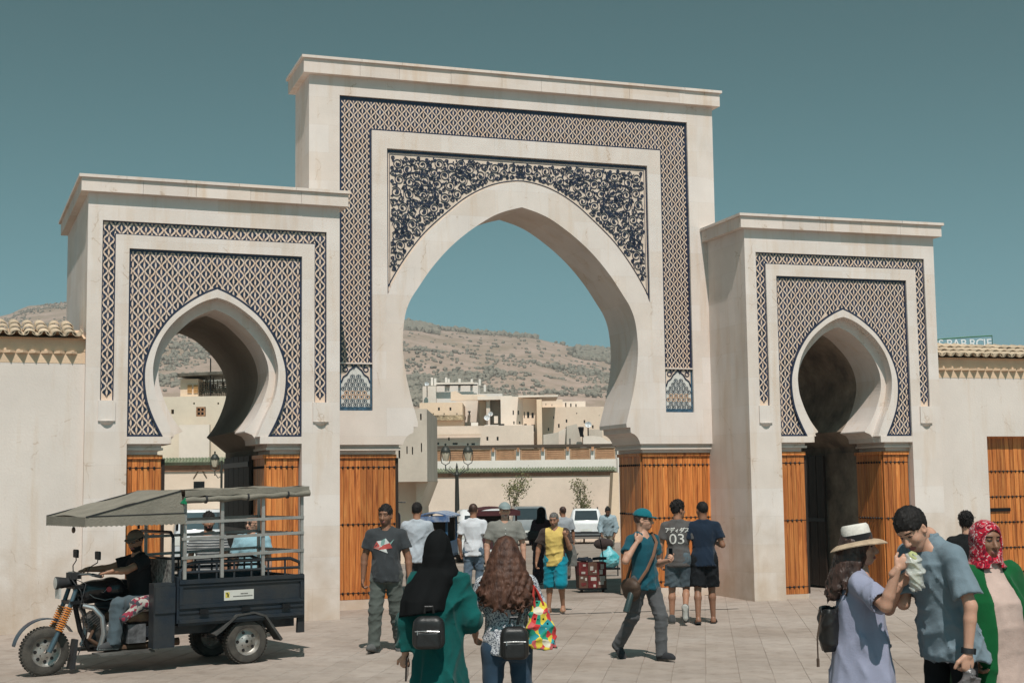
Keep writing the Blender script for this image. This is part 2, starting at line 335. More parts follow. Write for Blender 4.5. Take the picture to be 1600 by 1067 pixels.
# ---------------------------------------------------------------- tile motifs
def motif_mesh(px, pz, name):
    a, c = px*.5, pz*.5
    half = [(.0, .90), (.15, .60), (.18, .46), (.36, .38), (.66, .08), (.66, -.04), (.46, -.2), (.38, -.36), (.19, -.42), (.14, -.58), (.0, -.84), (.0, -.48), (.13, -.16), (.13, .18), (.0, .5)]
    b = MB()
    for s in (1, -1):
        poly = [((s*x+s*.03)*a*1.07, z*c*1.06) for x, z in half]
        if s < 0: poly = poly[::-1]
        b.prism([poly], -.005, 0, back=False)
    return b.mesh(name, NAVY)
class TileField:
    def __init__(s, parent, me, px, pz, y): s.p = parent; s.me = me; s.px = px; s.pz = pz; s.y = y; s.spots = []
    def fill(s, x0, x1, z0, z1, cx=None, keep=None):
        cx = (x0+x1)/2 if cx is None else cx; top = z1-s.pz*.5
        j = -1
        while top-j*s.pz*.5 > z0-s.pz*.45:
            z = top-j*s.pz*.5; o = (j % 2)*.5*s.px
            for i in range(-40, 41):
                x = cx+i*s.px+o
                if x0-s.px*.42 < x < x1+s.px*.42 and (keep is None or keep(x, z)): s.spots.append((x, z))
            j += 1
    def emit(s, limit=300):
        rest = MB()
        for n, (x, z) in enumerate(s.spots):
            if n < limit: inst('tile', s.me, s.p, (x, s.y, z))
            else:
                rest.M = Matrix.Translation((x, s.y, z)); rest.add([v.co for v in s.me.vertices], [tuple(p.vertices) for p in s.me.polygons])
        if rest.v: tag(rest.build('tile_field', NAVY, s.p, fixn=False), kind='stuff')
def inside(poly, x, z):
    c = False; n = len(poly)
    for i in range(n):
        (x1, z1), (x2, z2) = poly[i], poly[i-1]
        if (z1 > z) != (z2 > z) and x < (x2-x1)*(z-z1)/(z2-z1)+x1: c = not c
    return c
def strip_along(pts, wd, y0, y1):
    "thin border following a polyline in the facade plane"
    b = MB(); n = len(pts); L2 = []
    for i, p in enumerate(pts):
        a = Vector(pts[max(i-1, 0)]); c = Vector(pts[min(i+1, n-1)]); t = (c-a).normalized(); nn = Vector((-t.y, t.x))*wd/2
        L2.append((Vector(p)+nn, Vector(p)-nn))
    poly = [tuple(a) for a, _ in L2]+[tuple(c) for _, c in L2][::-1]
    return b.prism([poly], y0, y1)

def plank_panel(parent, x0, x1, z0, z1, y, pw=.098, axis='x', studs=(), trim=True, base=True, th=.03, name='plank'):
    "vertical boards with dark gaps on a backing; axis 'x' faces -y, axis 'yR' faces -x (spans y)"
    n = max(1, round(abs(x1-x0)/pw)); wv = (x1-x0)/n; h = z1-z0
    def P(s, d, z): return (s, d, z) if axis == 'x' else (d, s, z)
    bm_ = MB(); bm_.box((0, 0, h/2), (abs(wv)-.006, th, h) if axis == 'x' else (th, abs(wv)-.006, h)); me = bm_.mesh(name, WOOD)
    bk = MB()
    a, c = sorted((x0, x1))
    if axis == 'x': bk.bb(a, c, y+th*.4, y+th*.4+.05, z0, z1)
    else: bk.bb(y+th*.4, y+th*.4+.05, a, c, z0, z1)
    bk.build('board_backing', DARKWOOD, parent)
    for i in range(n):
        o = inst(name, me, parent, P(x0+wv*(i+.5), y+rng.uniform(-.003, .003), z0))
    for zs in studs:
        b = MB(); k = 0; step = .085
        if axis == 'x': b.bb(a, c, y-th/2-.004, y-th/2, zs-.005, zs+.005)
        else: b.bb(y-th/2-.004, y-th/2, a, c, zs-.005, zs+.005)
        s = a+.05
        while s < c-.02:
            b.sphere(P(s, y-th/2-.004, zs), .021, 8, 4, (1, 1, 1)); s += step
        b.build('stud_row', IRON, parent, smooth=True)
    if trim:
        b = MB()
        if axis == 'x': b.bb(a-.01, c+.01, y-th/2-.03, y+.03, z1, z1+.055)
        else: b.bb(y-th/2-.03, y+.03, a-.01, c+.01, z1, z1+.055)
        b.build('top_rail', WOOD, parent)

def capital(parent, x0, x1, zt, y0, y1, ret=None, name='capital'):
    "stepped stone capital under an arch springing; ret: step in on that side (+1 right end, -1 left end)"
    b = MB(); z = zt
    for k, (h, inset) in enumerate(((.055, .07), (.035, .045), (.06, .115))):
        a, c = x0, x1
        if ret == 1: c = x1-inset+.02
        if ret == -1: a = x0+inset-.02
        b.bb(a, c, y0+inset, y1, z-h, z-.0005*k); z -= h
    return b.build(name, STONE, parent)

def cornice(parent, hw, dep, z0, z1, oc, nb):
    "overhanging cornice of separate blocks with a thin cap slab"
    L = 2*(hw+oc); cuts = [0]+sorted((k+rng.uniform(-.12, .12))/nb for k in range(1, nb))+[1]
    for i in range(nb):
        a = -hw-oc+L*cuts[i]+(.002 if i else 0); c = -hw-oc+L*cuts[i+1]-(.002 if i < nb-1 else 0)
        MB().bb(a, c, -oc+rng.uniform(-.002, .002), .25, z0, z1).build('cornice_block', CORN, parent)
    for s in (-1, 1):
        x0, x1 = sorted((s*(hw+oc), s*(hw-.25)))
        n = max(2, int(dep/.8))
        for i in range(n):
            y0 = .252+(dep+oc-.252)*i/n; y1 = .252+(dep+oc-.252)*(i+1)/n-.003
            MB().bb(x0, x1, y0, y1, z0, z1).build('cornice_block', CORN, parent)
    e = .035; cuts = [0]+sorted((k+rng.uniform(-.2, .2))/nb for k in range(1, nb))+[1]
    for i in range(nb):
        a = -hw-oc-e+(L+2*e)*cuts[i]; c = -hw-oc-e+(L+2*e)*cuts[i+1]-.004
        MB().bb(a, c, -oc-e-rng.uniform(0, .004), dep+oc+e, z1+.001, z1+.045).build('cap_slab', CORN, parent)
    MB().bb(-hw+.02, hw-.02, .2, dep-.02, z0-.05, z1-.01).build('roof_deck', STONE, parent)
def soffit(parent, open_poly, y0, y1, name='arch_soffit'): pass

# ================================================================ central gate
gate = empty('central_gate', (0, 0, 0), 0, 'tall central stone gate with the largest horseshoe arch and blue arabesque spandrels', 'gate', 'stone gates')
Wc, FO, FT, FI, FIT, SP, SPT, SB, NB, ZC = 3.651, 3.147, 8.337, 2.606, 7.789, 2.351, 7.499, 3.924, 3.169, 2.622
DEP = 1.2; Z0c, Z1c = 8.645, 8.88
hf = C_FOOT + C_IN
arch = opening(hf)
outer = [(-Wc, ZC), (-2.105, ZC)] + arch[::-1][1:-1] + [(2.105, ZC), (Wc, ZC), (Wc, Z0c), (-Wc, Z0c)]
frame_hole = [(-FO, NB), (-FO, FT), (FO, FT), (FO, NB), (FI, NB), (FI, FIT), (-FI, FIT), (-FI, NB)]
ex = opening(C_EX)
span = [(SP, 5.06)] + ex + [(-SP, 5.06), (-SP, SPT), (SP, SPT)]
b = MB(); b.prism([outer, frame_hole, span], 0, .055); b.build('stone_facing', STONE, gate)
b = MB(); b.prism([outer], .0555, DEP); b.build('stone_body', STONE, gate)
# tile frame: plate, borders, motifs
b = MB(); b.prism([[(-FO, SB), (-FO, FT), (FO, FT), (FO, SB), (FI, SB), (FI, FIT), (-FI, FIT), (-FI, SB)]], .044, .056); b.build('tile_bed', CREAMT, gate)
for s in (-1, 1):
    for x, wv in ((FO-.02, .036), (FI+.018, .03)):
        MB().bb(s*x-wv/2, s*x+wv/2, .036, .05, SB, FT-.001 if x > 3 else FIT).build('tile_border', NAVYB, gate)
MB().bb(-FO+.04, FO-.04, .036, .05, FT-.06, FT-.004).build('tile_border', NAVYB, gate)
MB().bb(-FI-.03, FI+.03, .036, .05, FIT+.004, FIT+.03).build('tile_border', NAVYB, gate)
mm = motif_mesh(.149, .168, 'tile_central')
tf = TileField(gate, mm, .149, .168, .0445)
tf.fill(-FO+.04, FO-.04, SB, FT-.06, 0, lambda x, z: abs(x) > FI-.02 or z > FIT-.02)
tf.emit()
# mosaic niches under the strips
MOSG = mat('mosaic_white', (.66, .64, .60), .4, .4, var=.1, scale=20, bump=.1)
MOSK = mat('mosaic_dark', (.03, .05, .085), .3, .5, var=.3, scale=20, bump=.05); MOSO = mat('mosaic_orange', (.55, .25, .08), .4, .4, var=.2)
for s in (-1, 1):
    x0, x1 = sorted((s*(FI+.002), s*(FO-.002))); z0, z1 = NB+.002, SB-.002
    MB().bb(x0, x1, .05, .0565, z0, z1).build('mosaic_panel', MOSG, gate)
    MB().bb(x0, x1, .012, .054, SB-.002, SB+.02).build('niche_lintel', STONE, gate)
    b = MB(); b.bb(x0, x1, .044, .052, z0, z0+.06); b.bb(x0, x0+.03, .044, .052, z0+.06, z1); b.bb(x1-.03, x1, .044, .052, z0+.06, z1); b.build('mosaic_border', mat('mosaic_blue', (.05, .11, .17), .35, .4, var=.3, scale=18), gate)
    b = MB(); bo = MB(); pt = .098; cx = (x0+x1)/2
    for j in range(9):
        for i in range(-3, 4):
            x = cx+i*pt+(j % 2)*pt/2; z = z0+.09+j*pt*.86*.78
            if not (x0+.045 < x < x1-.045) or z > z1-.16-abs(x-cx)*.75: continue
            tgt = bo if j in (2, 3) else b
            for k in range(8):   # eight-point star rosettes
                a0 = k*math.pi/4
                tgt.box((x+math.cos(a0)*.033, .046, z+math.sin(a0)*.03), (.014, .008, .014), Matrix.Rotation(-a0, 3, 'Y'))
            b.lathe([(.015, 0), (.012, -.006)], 8, (x, .05, z), 'Y')
    tag(b.build('mosaic_star_field', MOSK, gate), kind='stuff')
    if bo.v: tag(bo.build('mosaic_star_band', MOSO, gate), kind='stuff')
    # lobed arch and carved corners at the niche top
    hw = (x1-x0)/2-.032
    lob = [(cx-hw, z1-.30), (cx-hw*.86, z1-.21), (cx-hw*.6, z1-.17), (cx-hw*.42, z1-.10), (cx-hw*.16, z1-.05), (cx, z1-.005), (cx+hw*.16, z1-.05), (cx+hw*.42, z1-.10), (cx+hw*.6, z1-.17), (cx+hw*.86, z1-.21), (cx+hw, z1-.30)]
    strip_along(lob, .022, .040, .052).build('lobed_arch', NAVYB, gate)
    MB().prism([[lob[0], *lob[1:6], (cx-hw, z1-.005)][::-1]], .045, .051).build('niche_spandrel', CREAMS, gate)
    MB().prism([[(cx+hw, z1-.005), *lob[5:]][::-1]], .045, .051).build('niche_spandrel', CREAMS, gate)
    for q in (-1, 1): MB().lathe([(.05, 0), (.045, -.006), (.028, -.006), (.026, 0)], 14, (cx+q*hw*.72, .046, z1-.09), 'Y').build('carved_rosette', NAVYB, gate)
# arabesque spandrels
b = MB(); b.prism([span], .046, .056); b.build('spandrel_ground', CREAMS, gate)
for pts in ([(SP-.012, 5.1), (SP-.012, SPT-.035), (-SP+.012, SPT-.035), (-SP+.012, 5.1)],):
    for i in range(3): strip_along([pts[i], pts[i+1]], .02 if i != 1 else .045, .034, .05).build('tile_border', NAVYB, gate)
    for i in range(3):
        o = .045 if i != 1 else .075
        q = [(SP-.05, 5.2), (SP-.05, SPT-.085), (-SP+.05, SPT-.085), (-SP+.05, 5.2)]
        strip_along([q[i], q[i+1]], .009, .040, .05).build('tile_border', NAVYB, gate)
exo = smoothpts([(x*1.012+.0, z+.035) for x, z in C_EX[::3]], 3)
strip_along(opening(exo), .016, .040, .05).build('tile_border', NAVYB, gate)
def ribbon(b, pts, w0, w1, y0=.036, y1=.05):
    n = len(pts)
    if n < 3: return
    Lh, Rh = [], []
    for i, p in enumerate(pts):
        a = Vector(pts[max(i-1, 0)]); c = Vector(pts[min(i+1, n-1)]); t = (c-a)
        if t.length < 1e-6: return
        t.normalize(); wv = w0+(w1-w0)*i/(n-1); nn = Vector((-t.y, t.x))*wv/2
        Lh.append(Vector(p)+nn); Rh.append(Vector(p)-nn)
    vs = [(p.x, y0, p.y) for p in Lh]+[(p.x, y0, p.y) for p in Rh]; vs += [(x, y1, z) for x, _, z in vs]; m2 = 2*n
    fs = []
    for i in range(n-1):
        fs += [(i, i+1, n+i+1, n+i), (i, m2+i, m2+i+1, i+1), (n+i, n+i+1, m2+n+i+1, m2+n+i)]
    b.add(vs, fs)
def leaf(b, x, z, a, l, wd, y0=.036, y1=.05):
    pts = [(0, 0), (.3, .5), (.55, .42), (1, 0), (.55, -.42), (.3, -.5)]
    P = [(x+math.cos(a)*p*l-math.sin(a)*q*wd, z+math.sin(a)*p*l+math.cos(a)*q*wd) for p, q in pts]
    vs = [(p[0], y0, p[1]) for p in P]+[(p[0], y1, p[1]) for p in P]
    b.add(vs, [(0, 1, 2, 3, 4, 5)]+[(i, (i+1) % 6, 6+(i+1) % 6, 6+i) for i in range(6)])
r3 = random.Random(11)
reg = [(SP-.06, 5.26)] + [(x+.03, z+.06) for x, z in C_EX if z > 5.3] + [(0, 7.13), (0, SPT-.1), (SP-.06, SPT-.1)]
def rdist(x, z):
    best = 9
    for i in range(len(reg)):
        (x1, z1), (x2, z2) = reg[i-1], reg[i]
        if abs(x1) < 1e-6 and abs(x2) < 1e-6: continue
        dx, dz = x2-x1, z2-z1; L = dx*dx+dz*dz
        t = max(0, min(1, ((x-x1)*dx+(z-z1)*dz)/L)) if L else 0
        best = min(best, math.hypot(x-x1-t*dx, z-z1-t*dz))
    return best
circ = []; med = (1.76, 6.86); MEDR = .31
def in_med(x, z, m=0): return max(abs((x-med[0])*.707+(z-med[1])*.707), abs((x-med[0])*.707-(z-med[1])*.707)*1.0) < MEDR*.78+m
meds = [(1.05, 7.18, .17), (2.08, 6.12, .17)]
for rad, tries in ((.092, 800), (.078, 2000), (.064, 4000), (.05, 6000), (.036, 8000), (.026, 7000)):
    for _ in range(tries):
        x, z = r3.uniform(.0, SP), r3.uniform(5.2, SPT-.1)
        if not inside(reg, x, z) or rdist(x, z) < rad*.97: continue
        if any(math.hypot(x-a, z-c) < (rad+q)*.985 for a, c, q in circ): continue
        circ.append((x, z, rad))
bl = MB()
def scroll(x, z, rad, a0, sgn):
    pts = []
    for k in range(30):
        t = k/29; rr = rad*(1-.10)*(1-t)**.55+.006; a = a0+sgn*t*4.0*math.pi*.92
        if rr < rad*.16: break
        pts.append((x+rr*math.cos(a), z+rr*math.sin(a)))
    ribbon(bl, pts, .011 if rad > .05 else .009, .016 if rad > .05 else .012)
    leaf(bl, x-.3*rad*math.cos(a0), z-.3*rad*math.sin(a0), a0+.5, rad*.62, rad*.5)
    for k in range(3):
        a = a0+sgn*(.7+k*1.9); leaf(bl, x+rad*.82*math.cos(a), z+rad*.82*math.sin(a), a+sgn*.9, rad*.6, rad*.4)
for x, z, rad in circ: scroll(x, z, rad, r3.uniform(0, 6.28), r3.choice((-1, 1)))
for _ in range(1100):     # fillers
    x, z = r3.uniform(0, SP), r3.uniform(5.2, SPT-.1)
    if inside(reg, x, z) and rdist(x, z) > .02 and all(math.hypot(x-a, z-c) > q*.98 for a, c, q in circ): leaf(bl, x, z, r3.uniform(0, 6.28), .05, .026)
def ogee(cx, cz, R0, wv, rot=math.pi/4):
    pts = []
    for k in range(49):
        a = 2*math.pi*k/48; q = abs(math.cos(2*a)); rr = R0*(.80+.20*abs(math.cos(a))**5*(1 if math.cos(a) > 0 else .5)+.04*math.cos(4*a))
        pts.append((cx+rr*math.cos(a+rot), cz+rr*math.sin(a+rot)))
    ribbon(bl, pts, wv, wv)
for q, wv in ((1.0, .018), (.55, .013)): ogee(*med, MEDR*q, wv)
for k in range(8): leaf(bl, med[0], med[1], k*math.pi/4, .06, .03)
for _ in range(0):
    a, q = r3.uniform(0, 6.28), r3.uniform(.30, .80); leaf(bl, med[0]+MEDR*q*math.cos(a), med[1]+MEDR*q*math.sin(a), r3.uniform(0, 6.28), .045, .022)
for k in range(0):
    a = 2*math.pi*k/11; x, z = med[0]+MEDR*.72*.85*math.cos(a), med[1]+MEDR*.72*.85*math.sin(a); scroll(x, z, .047, a, (-1)**k)
for mx_, mz, mr in meds:
    a0 = .35 if mx_ < 1.5 else -1.2
    for q in (1, .72):
        pts = []
        for k in range(33):
            a = 2*math.pi*k/32; rr = mr*q*(.55+.35*math.cos(2*a)**2+.1*math.cos(6*a)); pts.append((mx_+rr*math.cos(a+a0), mz+.75*rr*math.sin(a+a0)))
        ribbon(bl, pts, .011, .011)
    for k in range(6): leaf(bl, mx_, mz, a0+k*math.pi/3, .05 if k % 3 else .07, .03)
me_sp = bl.mesh('arabesque_tracery', NAVYB, fixn=False)
inst('arabesque_tracery', me_sp, gate); inst('arabesque_tracery', me_sp, gate, sc=(-1, 1, 1))
# piers under the arch: capital, cedar boards, plinth
for s in (-1, 1):
    x0, x1 = (2.105, Wc) if s > 0 else (-Wc, -2.105)
    capital(gate, x0, x1, ZC, 0, DEP-.02, ret=-s)
    a, c = (2.20, Wc-.02) if s > 0 else (-Wc+.02, -2.20)
    b = MB(); b.bb(a+.03, c-.03, .19, DEP-.06, .15, ZC-.15); b.build('pier_core', STONE, gate)
    plank_panel(gate, a, c, .16, ZC-.21, .155, studs=(ZC-.36, 1.35, .26))
    xi = 2.20 if s > 0 else -2.20
    plank_panel(gate, .18, DEP-.08, .16, ZC-.21, xi-.0 if s > 0 else xi, axis='y', studs=(ZC-.36, 1.42) if s > 0 else ())
    b = MB(); b.bb(a-.02, c+.02, .13, DEP-.05, 0, .155); b.build('pier_plinth', STONE, gate)
cornice(gate, Wc, DEP, Z0c, Z1c, .107, 9)

# ================================================================ side gates
def side_gate(name, loc, rz, label, sgn):
    g = empty(name, loc, rz, label, 'gate', 'stone gates')
    w_, gg, gt, p_, pt, gsb, zb, h0, h1 = 1.842, 1.639, 5.794, 1.263, 5.403, 3.206, 2.597, 6.185, 6.377
    gi = gg-.185; gti = gt-.195; dep = 3.65
    DEPT = 1.0
    ex = opening(S_EX); i1 = opening(S_IN); i2 = opening(S_FOOT2+S_IN2)
    # front facing layer: outer border, middle band
    zl = 2.70
    fr = [(-gg, gsb), (-gg, gt), (gg, gt), (gg, gsb), (gi, gsb), (gi, gti), (-gi, gti), (-gi, gsb)]
    pan = [(-p_, zl), (-p_, pt), (p_, pt), (p_, zl)]
    b = MB(); b.prism([[(-w_, zl), (-w_, h0), (w_, h0), (w_, zl)][::-1], fr] , 0, .05) if False else None
    outer = [(-w_, 0), (-p_, 0), (-p_, pt), (p_, pt), (p_, 0), (w_, 0), (w_, h0), (-w_, h0)]
    b = MB(); b.prism([outer, fr], 0, .05); b.build('stone_facing', STONE, g)
    # springing band under the panel, each side
    for s in (-1, 1):
        x0, x1 = sorted((s*.64, s*p_)); b = MB(); b.bb(x0, x1, .002, .35, zb, zl); b.build('springing_band', STONE, g)
    # archivolt rings
    ring = S_EX + mir(S_EX)[::-1][1:] + (S_IN + mir(S_IN)[::-1][1:])[::-1]
    b = MB(); b.prism([ring], .012, .2); b.build('arch_ring', STONE, g)
    o2 = [(-p_+.003, zb-.001)] + [(-.62, zb-.001)] + (i2[::-1])[1:-1] + [(.62, zb-.001), (p_-.003, zb-.001), (p_-.003, pt-.003), (-p_+.003, pt-.003)]
    hole = None
    b = MB(); b.prism([o2], .2005, DEPT); b.build('stone_body', STONE, g)
    # bed behind the tile panel
    bed = [(-p_, zl), (-.755, zl)] + ex[::-1][1:-1] + [(.755, zl), (p_, zl), (p_, pt), (-p_, pt)]
    b = MB(); b.prism([bed], .046, .199); b.build('tile_bed', CREAMT, g)
    for s in (-1, 1):
        MB().bb(min(s*p_, s*(p_-.026)), max(s*p_, s*(p_-.026)), .036, .05, zl, pt-.002).build('tile_border', NAVYB, g)
        x0, x1 = sorted((s*.80, s*(p_-.03))); MB().bb(x0, x1, .036, .05, zl+.002, zl+.03).build('tile_border', NAVYB, g)
    MB().bb(-p_+.03, p_-.03, .036, .05, pt-.035, pt-.003).build('tile_border', NAVYB, g)
    ex2 = [(x*1.018, z+.012 if z > 4 else z) for x, z in S_EX]
    strip_along(opening(ex2), .028, .010, .05).build('tile_border', NAVYB, g)
    me1 = motif_mesh(.161, .19, 'tile_side'); tf = TileField(g, me1, .161, .19, .0465)
    exz = S_EX
    def keep(x, z): return not inside(ex, abs(x)+.02, z-.06) or not inside(ex, x, z-.03)
    def keep2(x, z):
        # drop motifs wholly under the ring
        if z > 4.93: return True
        hw = .76 if z < 2.7 else next((a[0] for a, c in zip(S_EX, S_EX[1:]) if a[1] <= z <= c[1]), 0)
        return abs(x) > hw-.03 or z > 4.80
    tf.fill(-p_+.03, p_-.03, zl+.03, pt-.035, 0, keep2)
    # outer frame
    b = MB(); b.prism([fr], .040, .0495); b.build('tile_bed', CREAMT, g)
    for s in (-1, 1):
        for x in (gg-.008, gi+.008): MB().bb(s*x-.007, s*x+.007, .034, .045, gsb, gt-.001 if x > gi+.05 else gti).build('tile_border', NAVYB, g)
    MB().bb(-gg+.016, gg-.016, .034, .045, gt-.016, gt-.002).build('tile_border', NAVYB, g)
    MB().bb(-gi-.014, gi+.014, .034, .045, gti+.002, gti+.016).build('tile_border', NAVYB, g)
    me2 = motif_mesh(.166, .183, 'tile_strip'); t2 = TileField(g, me2, .166, .183, .0405)
    xc = (gg+gi)/2; z = gti-.075
    while z > gsb-.02:
        for s in (-1, 1): t2.spots.append((s*xc, z)); t2.spots += [(s*xc-.083, z+.09), (s*xc+.083, z+.09)]
        z -= .183
    n = int(2*xc/.166); 
    for i in range(n+1):
        x = -xc+2*xc*i/n; t2.spots.append((x, gt-.098))
        if i < n: t2.spots += [(x+xc/n, gt-.098+.092), (x+xc/n, gt-.098-.092)]
    t2.emit(160); tf.emit(300)
    for s in (-1, 1):   # little corbels closing the strips
        b = MB(); x = s*xc; b.bb(x-.118, x+.118, -.028, .05, gsb-.285, gsb+.004)
        b.lathe([(.118, 0), (.10, -.03), (.06, -.055), (.01, -.065)], 16, (x, .05, gsb-.285)); b.build('strip_corbel', STONE, g)
    # body: solid flanks and vault of the passage
    for s in (-1, 1):
        x0, x1 = sorted((s*p_, s*w_)); b = MB(); b.bb(x0, x1, .0505, dep, 0, h0-.002); b.build('pier_wall', STONE, g)
    b = MB(); b.bb(-p_+.002, p_-.002, .202, dep-.002, pt+.002, h0-.002); b.build('upper_wall', STONE, g)
    # deep passage behind the front arch
    po = [(-p_+.004, 2.2)] + [(-.80, 2.2)] + [(x*1.0, z) for x, z in opening([(.80, 2.55)]+S_IN2[1:])[::-1]] + [(.80, 2.2), (p_-.004, 2.2), (p_-.004, pt-.004), (-p_+.004, pt-.004)]
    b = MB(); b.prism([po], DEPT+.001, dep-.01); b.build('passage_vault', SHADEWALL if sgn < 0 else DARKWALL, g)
    for s in (-1, 1):
        x0, x1 = sorted((s*.72, s*(p_+.0))); capital(g, x0, x1, zb, 0.03, DEPT, ret=-s)
        a, c = sorted((s*.765, s*(p_-.015)))
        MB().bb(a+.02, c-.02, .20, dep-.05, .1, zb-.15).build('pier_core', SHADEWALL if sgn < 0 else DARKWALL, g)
        plank_panel(g, a, c, .08, zb-.21, .165, pw=.082, studs=(zb-.34, 1.30, .2))
        xi = s*.765
        plank_panel(g, .19, DEPT, .08, zb-.21, xi, axis='y', pw=.082, studs=(zb-.34, 1.30) if s > 0 else (), name='plank')
        plank_panel(g, DEPT+.05, dep-.3, .08, 2.33, xi+s*.01, axis='y', pw=.3, studs=(), trim=False, name='dark_leaf') if False else None
        MB().bb(a-.01, c+.01, .15, DEPT, 0, .078).build('pier_plinth', STONE, g)
    cornice(g, w_, dep, h0, h1, .107, 5)
    return g
gl = side_gate('side_gate', (-5.29, -1.4723, 0), R(2.5441), 'smaller stone gate with a tiled horseshoe arch behind the tricycle', -1)
gr = side_gate('side_gate', (5.29, -1.4723, 0), R(-1.4519), 'smaller stone gate with a tiled horseshoe arch and dark passage behind it', 1)
# dark timber doors folded back in both passages, closed far end of the right-hand passage
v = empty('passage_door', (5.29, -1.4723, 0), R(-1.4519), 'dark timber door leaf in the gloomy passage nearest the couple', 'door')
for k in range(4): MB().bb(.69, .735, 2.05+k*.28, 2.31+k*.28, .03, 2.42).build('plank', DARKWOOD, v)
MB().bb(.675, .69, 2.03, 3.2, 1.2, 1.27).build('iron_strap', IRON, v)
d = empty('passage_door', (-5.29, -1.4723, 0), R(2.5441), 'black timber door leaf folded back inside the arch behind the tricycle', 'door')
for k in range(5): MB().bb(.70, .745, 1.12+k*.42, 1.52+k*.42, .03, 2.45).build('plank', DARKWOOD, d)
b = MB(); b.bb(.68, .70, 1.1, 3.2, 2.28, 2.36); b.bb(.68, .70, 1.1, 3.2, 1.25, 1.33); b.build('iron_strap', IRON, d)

# ================================================================ flanking walls with tiled copings
TILEC = mat('clay_roof_tile', (.62, .475, .34), .9, .15, var=.22, scale=6, fine=40, bump=.5, bdist=.01, rnd=.16, c2=(.36, .30, .22))
def barrel(r0, r1, L, up_=True):
    b = MB(); n = 8; th = .014; vs = []
    for k, (r, y) in enumerate(((r0, 0), (r1, L))):
        for q in (0, th):
            vs += [((r-q)*math.cos(math.pi*j/n), y, (1 if up_ else -1)*(r-q)*math.sin(math.pi*j/n)*.85) for j in range(n+1)]
    m1 = n+1; fs = []
    for j in range(n):
        fs += [(j, j+1, 2*m1+j+1, 2*m1+j), (m1+j+1, m1+j, 3*m1+j, 3*m1+j+1), (j+1, j, m1+j, m1+j+1), (2*m1+j, 2*m1+j+1, 3*m1+j+1, 3*m1+j)]
    fs += [(0, 2*m1, 3*m1, m1), (n, m1+n, 3*m1+n, 2*m1+n)]
    return b.add(vs, fs).mesh('roof_tile', TILEC, smooth=True)
cov = barrel(.085, .07, .42); pan_ = barrel(.075, .09, .42, False)
def flank_wall(name, label, x0, x1, y, rz, org, doors):
    g = empty(name, org, rz, label, 'wall')
    zt = 3.735; poly = [(x0, 0), (x0, zt), (x1, zt), (x1, 0)]
    outl = [(x0, 0)]
    for dx0, dx1, dz in doors: outl += [(dx0, 0), (dx0, dz), (dx1, dz), (dx1, 0)]
    outl += [(x1, 0), (x1, zt), (x0, zt)]
    MB().prism([outl], 0, .45).build('plaster_wall', PLASTER, g)
    MB().bb(x0, x1, -.004, .45, zt, zt+.17).build('frieze_backing', OCHRE, g)
    sm = MB().prism([[(-.082, .0), (.082, 0), (0, -.10)]], 0, .035, 'XY').mesh('sawtooth_brick', OCHRE)
    n = int((x1-x0)/.165)
    for i in range(n): inst('sawtooth_brick', sm, g, (x0+.0825+i*.165, -.0035, zt+.133), (0, 0, rng.uniform(-.06, .06)))
    MB().bb(x0, x1, -.010, .45, zt+.17, zt+.345).build('fascia_beam', OCHRE, g)
    MB().prism([[(-.10, zt+.346), (.9, zt+.57), (.9, zt+.346)]], x0, x1, 'YZ').build('roof_bed', OCHRE, g)
    n = int((x1-x0)/.18); ti = math.atan2(.23, 1.0)
    for j in range(3):
        for i in range(n):
            x = x0+.09+i*.18
            if j == 0 or True:
                inst('roof_tile', cov, g, (x+rng.uniform(-.008, .008), -.15+j*.33+rng.uniform(-.012, .012), zt+.372+j*.33*math.tan(ti)+.018*j), (ti+rng.uniform(-.02, .02), 0, rng.uniform(-.04, .04)))
                if j == 0: inst('roof_tile', pan_, g, (x+.09, -.16, zt+.43), (ti, 0, rng.uniform(-.04, .04)))
    for dx0, dx1, dz in doors:
        plank_panel(g, dx0+.03, dx1-.03, .03, dz-.03, .16, pw=.088, studs=[dz-k for k in (.62, 1.07, 1.52, 1.97, 2.4)], trim=False)
        MB().bb(dx0, dx1, .11, .2, dz-.03, dz).build('door_head', WOOD, g)
        MB().bb(dx0+.1, dx0+.52, .12, .145, dz-1.33, dz-1.27).build('door_bolt', IRON, g)
    return g
flank_wall('boundary_wall', 'plastered wall with clay tile coping beside the motorcycle front wheel', -3.9, 0, 0, R(2.5), (-7.135, -1.44, 0), [(-2.3, -1.15, 2.72)])
flank_wall('boundary_wall', 'plastered wall with clay tile coping and cedar door behind the headscarf woman', 0, 4.6, 0, R(-1.4), (7.13, -1.25, 0), [(1.13, 3.4, 2.70)])
